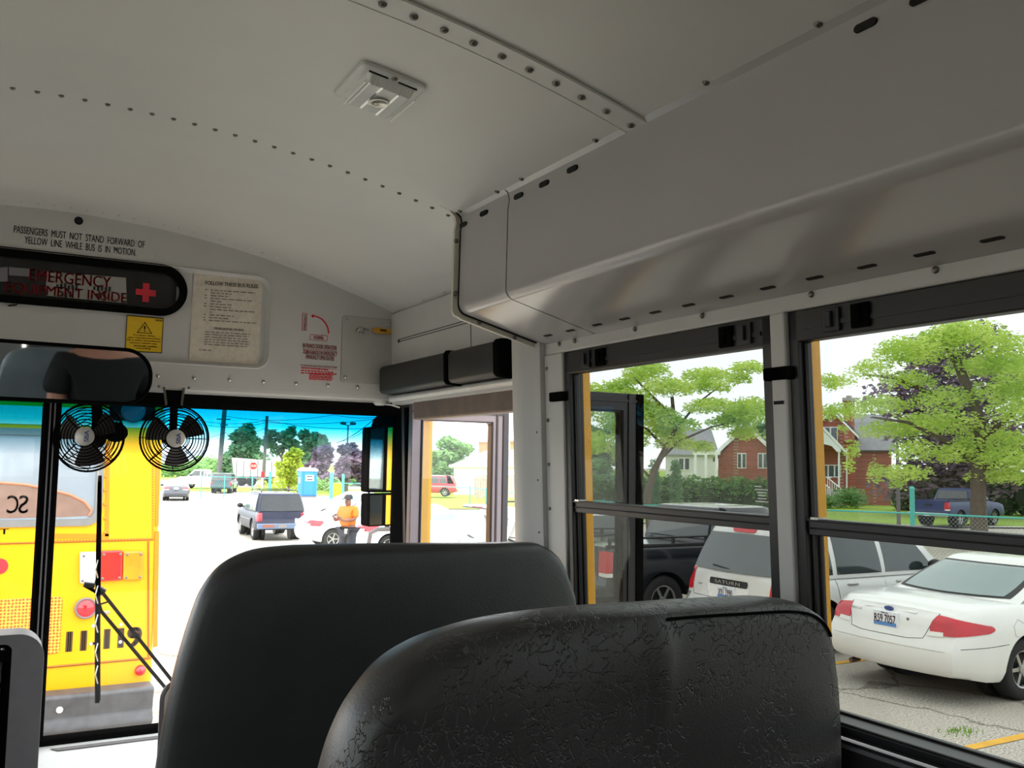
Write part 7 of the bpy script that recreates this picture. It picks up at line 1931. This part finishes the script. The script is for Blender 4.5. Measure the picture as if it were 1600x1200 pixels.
# hills on the horizon
b = MB(); rnd = random.Random(2)
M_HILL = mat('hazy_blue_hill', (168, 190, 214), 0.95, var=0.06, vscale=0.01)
def hill(u, v):
    px = -400 + 1300 * u; r = 640 + 300 * v; p = pol(px, r); hgt = (9 + 5 * math.sin(u * 9) + 4 * math.sin(u * 23 + 1)) * math.sin(PI * v) * 1.5
    return Vector((p.x, p.y, -2 + max(0, hgt)))
b.grid(hill, 60, 8); tag(b.build('hills', M_HILL, smooth=True, recalc=False), 'hazy blue hills on the horizon', 'hills', kind='structure')
simple_n = 0
for i, (px, r, w_, h_) in enumerate(((284, 150, 8, 2.5), (322, 165, 9, 3.4), (580, 110, 8, 2.0))):
    bush('bush', ('low green bushes at the roadside left of the tall pole', 'taller green bushes at the roadside by the tall pole', 'low green bushes beside the outside mirrors')[i], px, r, w_, h_, L_GREEN, 60 + i, 1500, 0.35, 'roadside bushes')

# ------------------------------------------------------------------ person in orange
def skin(name, pts, edges, rad, m, parent, sub=2, root=0):
    me = bpy.data.meshes.new(name); me.from_pydata([tuple(p) for p in pts], edges, [])
    o = bpy.data.objects.new(name, me); COL.objects.link(o)
    o.modifiers.new('skin', 'SKIN').use_smooth_shade = True
    for i, r in enumerate(rad):
        sv_ = me.skin_vertices[0].data[i]; rr = r if isinstance(r, tuple) else (r, r); sv_.radius = rr; sv_.use_root = (i == root)
    s_ = o.modifiers.new('sub', 'SUBSURF'); s_.levels = sub; s_.render_levels = sub
    dg = bpy.context.evaluated_depsgraph_get(); me2 = bpy.data.meshes.new_from_object(o.evaluated_get(dg)); me2.name = name
    bpy.data.objects.remove(o)
    o = bpy.data.objects.new(name, me2); COL.objects.link(o); o.parent = parent
    me2.materials.clear(); me2.materials.append(m); me2.polygons.foreach_set('use_smooth', [True] * len(me2.polygons))
    return o
pp = pol(547, 23.0)
per = thing('person', 'person in an orange shirt, dark trousers and cap holding something up', 'person', (pp.x, pp.y, gz(pp.x, pp.y)), math.radians(208))
M_SKIN = mat('brown_skin', (112, 72, 54), 0.55)
# local: +x is the way they face, y to their left
J = dict(pel=(0, 0, 0.93), sp=(-0.01, 0, 1.12), ch=(0, 0, 1.32), nk=(0.01, 0, 1.47), hd=(0.03, 0, 1.56), ht=(0.03, 0, 1.66))
pts = [J['pel'], J['sp'], J['ch'], J['nk'], J['hd'], J['ht']]; ed = [(0, 1), (1, 2), (2, 3), (3, 4), (4, 5)]; rd = [(0.15, 0.17), (0.15, 0.17), (0.15, 0.19), 0.06, (0.085, 0.075), (0.08, 0.07)]
for sd in (1, -1):
    k = len(pts); pts += [(0, sd * 0.22, 1.40), (0.06, sd * 0.27, 1.16), (0.30, sd * 0.15, 1.14), (0.37, sd * 0.10, 1.17)]; ed += [(2, k), (k, k + 1), (k + 1, k + 2), (k + 2, k + 3)]; rd += [0.075, 0.055, 0.04, 0.035]
    k2 = len(pts); 
    for j, (dy, ln) in enumerate(((-0.03, 0.085), (-0.01, 0.10), (0.01, 0.095), (0.028, 0.075))):
        kk = len(pts); pts += [(0.41, sd * (0.09 + dy), 1.20 + 0.01 * j), (0.41 + ln * 0.5, sd * (0.08 + dy) , 1.235 - 0.004 * j), (0.40 + ln * 0.45, sd * (0.06 + dy), 1.26)]; ed += [(k + 3, kk), (kk, kk + 1), (kk + 1, kk + 2)]; rd += [0.011, 0.010, 0.008]
    kk = len(pts); pts += [(0.385, sd * 0.06, 1.20), (0.41, sd * 0.035, 1.235)]; ed += [(k + 3, kk), (kk, kk + 1)]; rd += [0.012, 0.010]
    kk = len(pts); pts += [(0, sd * 0.11, 0.86), (0.02, sd * 0.13, 0.48), (-0.02, sd * 0.13, 0.08), (0.13, sd * 0.14, 0.04)]; ed += [(0, kk), (kk, kk + 1), (kk + 1, kk + 2), (kk + 2, kk + 3)]; rd += [0.105, 0.075, 0.045, 0.04]
skin('body', pts, ed, rd, M_SKIN, per)
M_ORANGE = mat('orange_shirt', (228, 106, 8), 0.7, var=0.08, vscale=8); M_TROU = mat('dark_trousers', (40, 42, 52), 0.8)
pts = [(0, 0, 0.96), (0.01, 0, 1.10), (0, 0, 1.32), (0, 0, 1.44)]; ed = [(0, 1), (1, 2), (2, 3)]; rd = [(0.19, 0.21), (0.20, 0.22), (0.18, 0.22), (0.08, 0.11)]
for sd in (1, -1): k = len(pts); pts += [(0, sd * 0.22, 1.40), (0.05, sd * 0.27, 1.19)]; ed += [(2, k), (k, k + 1)]; rd += [0.10, 0.085]
skin('shirt', pts, ed, rd, M_ORANGE, per)
pts = [(0, 0, 0.95)]; ed = []; rd = [(0.18, 0.19)]
for sd in (1, -1): k = len(pts); pts += [(0, sd * 0.12, 0.84), (0.02, sd * 0.14, 0.48), (-0.02, sd * 0.14, 0.10)]; ed += [(0, k), (k, k + 1), (k + 1, k + 2)]; rd += [0.13, 0.10, 0.085]
skin('trousers', pts, ed, rd, M_TROU, per)
b = MB(); b.lathe([(0.105, 0.0), (0.105, 0.05), (0.08, 0.10), (0.0, 0.12)], (0.02, 0, 1.64), (0, 0, 1), 18); b.box(0.08, 0.20, -0.07, 0.07, 1.645, 1.66); b.build('cap', mat('dark_cap', (34, 34, 40), 0.8), per, world=False, smooth=True, angle=50)
for sd in (1, -1):
    b = MB(); b.box(-0.08, 0.20, sd * 0.14 - 0.05, sd * 0.14 + 0.05, 0.0, 0.09); b.build('shoe', M_BLACK, per, world=False, bevel=0.03, seg=3)
    b = MB(); b.blob((0.108, sd * 0.03, 1.60), 0.008, 0.012, 0.008, 1, 8, 6, 0); b.build('eye', M_INK, per, world=False)
b = MB(); b.blob((0.125, 0, 1.565), 0.022, 0.017, 0.024, 1, 8, 6, 0); b.build('nose', M_SKIN, per, world=False, smooth=True)
b = MB(); b.blob((0.112, 0, 1.525), 0.008, 0.026, 0.007, 1, 8, 6, 0); b.build('mouth', mat('lip_brown', (96, 54, 48), 0.5), per, world=False)
b = MB(); b.prism([(0.192 * math.cos(i * PI / 12), 0.212 * math.sin(i * PI / 12), 0.925) for i in range(24)], (0, 0, 0.045)); b.build('belt', M_BLACK, per, world=False, smooth=True, angle=50)
b = MB(); b.box(0.13, 0.19, 0.05, 0.13, 0.82, 0.94); b.build('belt_pouch', mat('pale_tag', (190, 180, 160), 0.6), per, world=False, bevel=0.01)
# ------------------------------------------------------------------ what the interior mirror looks back at: the row behind
YG = -0.75
go = [(0.22, 1.5), (0.22, 1.9), (0.235, 2.08), (0.27, 2.17), (0.34, 2.215), (0.45, 2.225), (0.8, 2.225), (0.92, 2.21), (1.0, 2.16), (1.03, 2.06), (1.04, 1.9), (1.04, 1.5)]
M_SEATG = mat('grey_blue_vinyl', (128, 138, 144), 0.4, var=0.06, vscale=10, bump=0.2, bscale=300)
M_VINYL_keep = M_VINYL; M_VINYL = M_SEATG
seat('grey bench seat one row back, seen only in the rear-view mirror', YG, go, 0.10, 0.0, seed=5)
M_VINYL = M_VINYL_keep
pr_ = thing('person', 'seated person in a black T-shirt, seen only in the rear-view mirror', 'person', (0.74, -0.38, FLOOR_Z), math.radians(90))
# local: +x forward along the bus, y to their left
M_SKIN2 = mat('light_skin', (196, 140, 116), 0.55); M_TEE = mat('black_tee', (20, 20, 22), 0.85); M_JEAN = mat('blue_denim', (62, 92, 138), 0.85, var=0.12, vscale=30)
HZ = 0.58
pts = [(0, 0, HZ), (-0.05, 0, HZ + 0.22), (-0.06, 0, HZ + 0.44), (-0.04, 0, HZ + 0.60), (0.0, 0, HZ + 0.68), (0.0, 0, HZ + 0.78)]; ed = [(0, 1), (1, 2), (2, 3), (3, 4), (4, 5)]; rd = [(0.15, 0.17), (0.13, 0.16), (0.13, 0.18), 0.055, (0.09, 0.075), (0.085, 0.07)]
for sd in (1, -1):
    k = len(pts); pts += [(-0.05, sd * 0.21, HZ + 0.50), (0.0, sd * 0.26, HZ + 0.22), (0.24, sd * 0.16, HZ + 0.12), (0.32, sd * 0.13, HZ + 0.12)]; ed += [(2, k), (k, k + 1), (k + 1, k + 2), (k + 2, k + 3)]; rd += [0.07, 0.05, 0.036, 0.032]
    for j, (dy, ln) in enumerate(((-0.03, 0.085), (-0.01, 0.10), (0.01, 0.095), (0.028, 0.075))):
        kk = len(pts); pts += [(0.36, sd * 0.12 + dy, HZ + 0.12), (0.36 + ln * .6, sd * 0.11 + dy, HZ + 0.105), (0.36 + ln, sd * 0.105 + dy, HZ + 0.085)]; ed += [(k + 3, kk), (kk, kk + 1), (kk + 1, kk + 2)]; rd += [0.011, 0.010, 0.008]
    kk = len(pts); pts += [(0.34, sd * 0.085, HZ + 0.125), (0.375, sd * 0.06, HZ + 0.12)]; ed += [(k + 3, kk), (kk, kk + 1)]; rd += [0.012, 0.010]
    kk = len(pts); pts += [(0.06, sd * 0.10, HZ - 0.02), (0.44, sd * 0.12, HZ - 0.03), (0.46, sd * 0.12, 0.10), (0.58, sd * 0.13, 0.05)]; ed += [(0, kk), (kk, kk + 1), (kk + 1, kk + 2), (kk + 2, kk + 3)]; rd += [0.10, 0.07, 0.045, 0.04]
skin('body', pts, ed, rd, M_SKIN2, pr_)
pts = [(0, 0, HZ - 0.02), (-0.05, 0, HZ + 0.22), (-0.06, 0, HZ + 0.44), (-0.045, 0, HZ + 0.55)]; ed = [(0, 1), (1, 2), (2, 3)]; rd = [(0.18, 0.20), (0.16, 0.19), (0.165, 0.21), (0.075, 0.10)]
for sd in (1, -1): k = len(pts); pts += [(-0.05, sd * 0.215, HZ + 0.49), (-0.01, sd * 0.26, HZ + 0.30)]; ed += [(2, k), (k, k + 1)]; rd += [0.095, 0.08]
skin('shirt', pts, ed, rd, M_TEE, pr_)
pts = [(0, 0, HZ - 0.02)]; ed = []; rd = [(0.17, 0.185)]
for sd in (1, -1): k = len(pts); pts += [(0.07, sd * 0.11, HZ - 0.02), (0.46, sd * 0.125, HZ - 0.03), (0.47, sd * 0.125, 0.10)]; ed += [(0, k), (k, k + 1), (k + 1, k + 2)]; rd += [0.125, 0.095, 0.075]
skin('jeans', pts, ed, rd, M_JEAN, pr_)
b = MB(); b.lathe([(0.095, -0.03), (0.105, 0.03), (0.085, 0.08), (0.0, 0.105)], (-0.015, 0, HZ + 0.77), (0, 0, 1), 18); b.build('hair', mat('brown_hair', (62, 46, 36), 0.7), pr_, world=False, smooth=True, angle=60)
for sd in (1, -1):
    b = MB(); b.box(0.42, 0.68, sd * 0.13 - 0.05, sd * 0.13 + 0.05, 0.0, 0.09); b.build('shoe', M_BLACK, pr_, world=False, bevel=0.03, seg=3)
    b = MB(); b.blob((0.083, sd * 0.03, HZ + 0.715), 0.008, 0.012, 0.008, 1, 8, 6, 0); b.build('eye', M_INK, pr_, world=False)
b = MB(); b.blob((0.098, 0, HZ + 0.69), 0.02, 0.016, 0.024, 1, 8, 6, 0); b.build('nose', M_SKIN2, pr_, world=False, smooth=True)
b = MB(); b.blob((0.085, 0, HZ + 0.655), 0.008, 0.026, 0.007, 1, 8, 6, 0); b.build('mouth', mat('lip_pink', (170, 100, 92), 0.5), pr_, world=False)
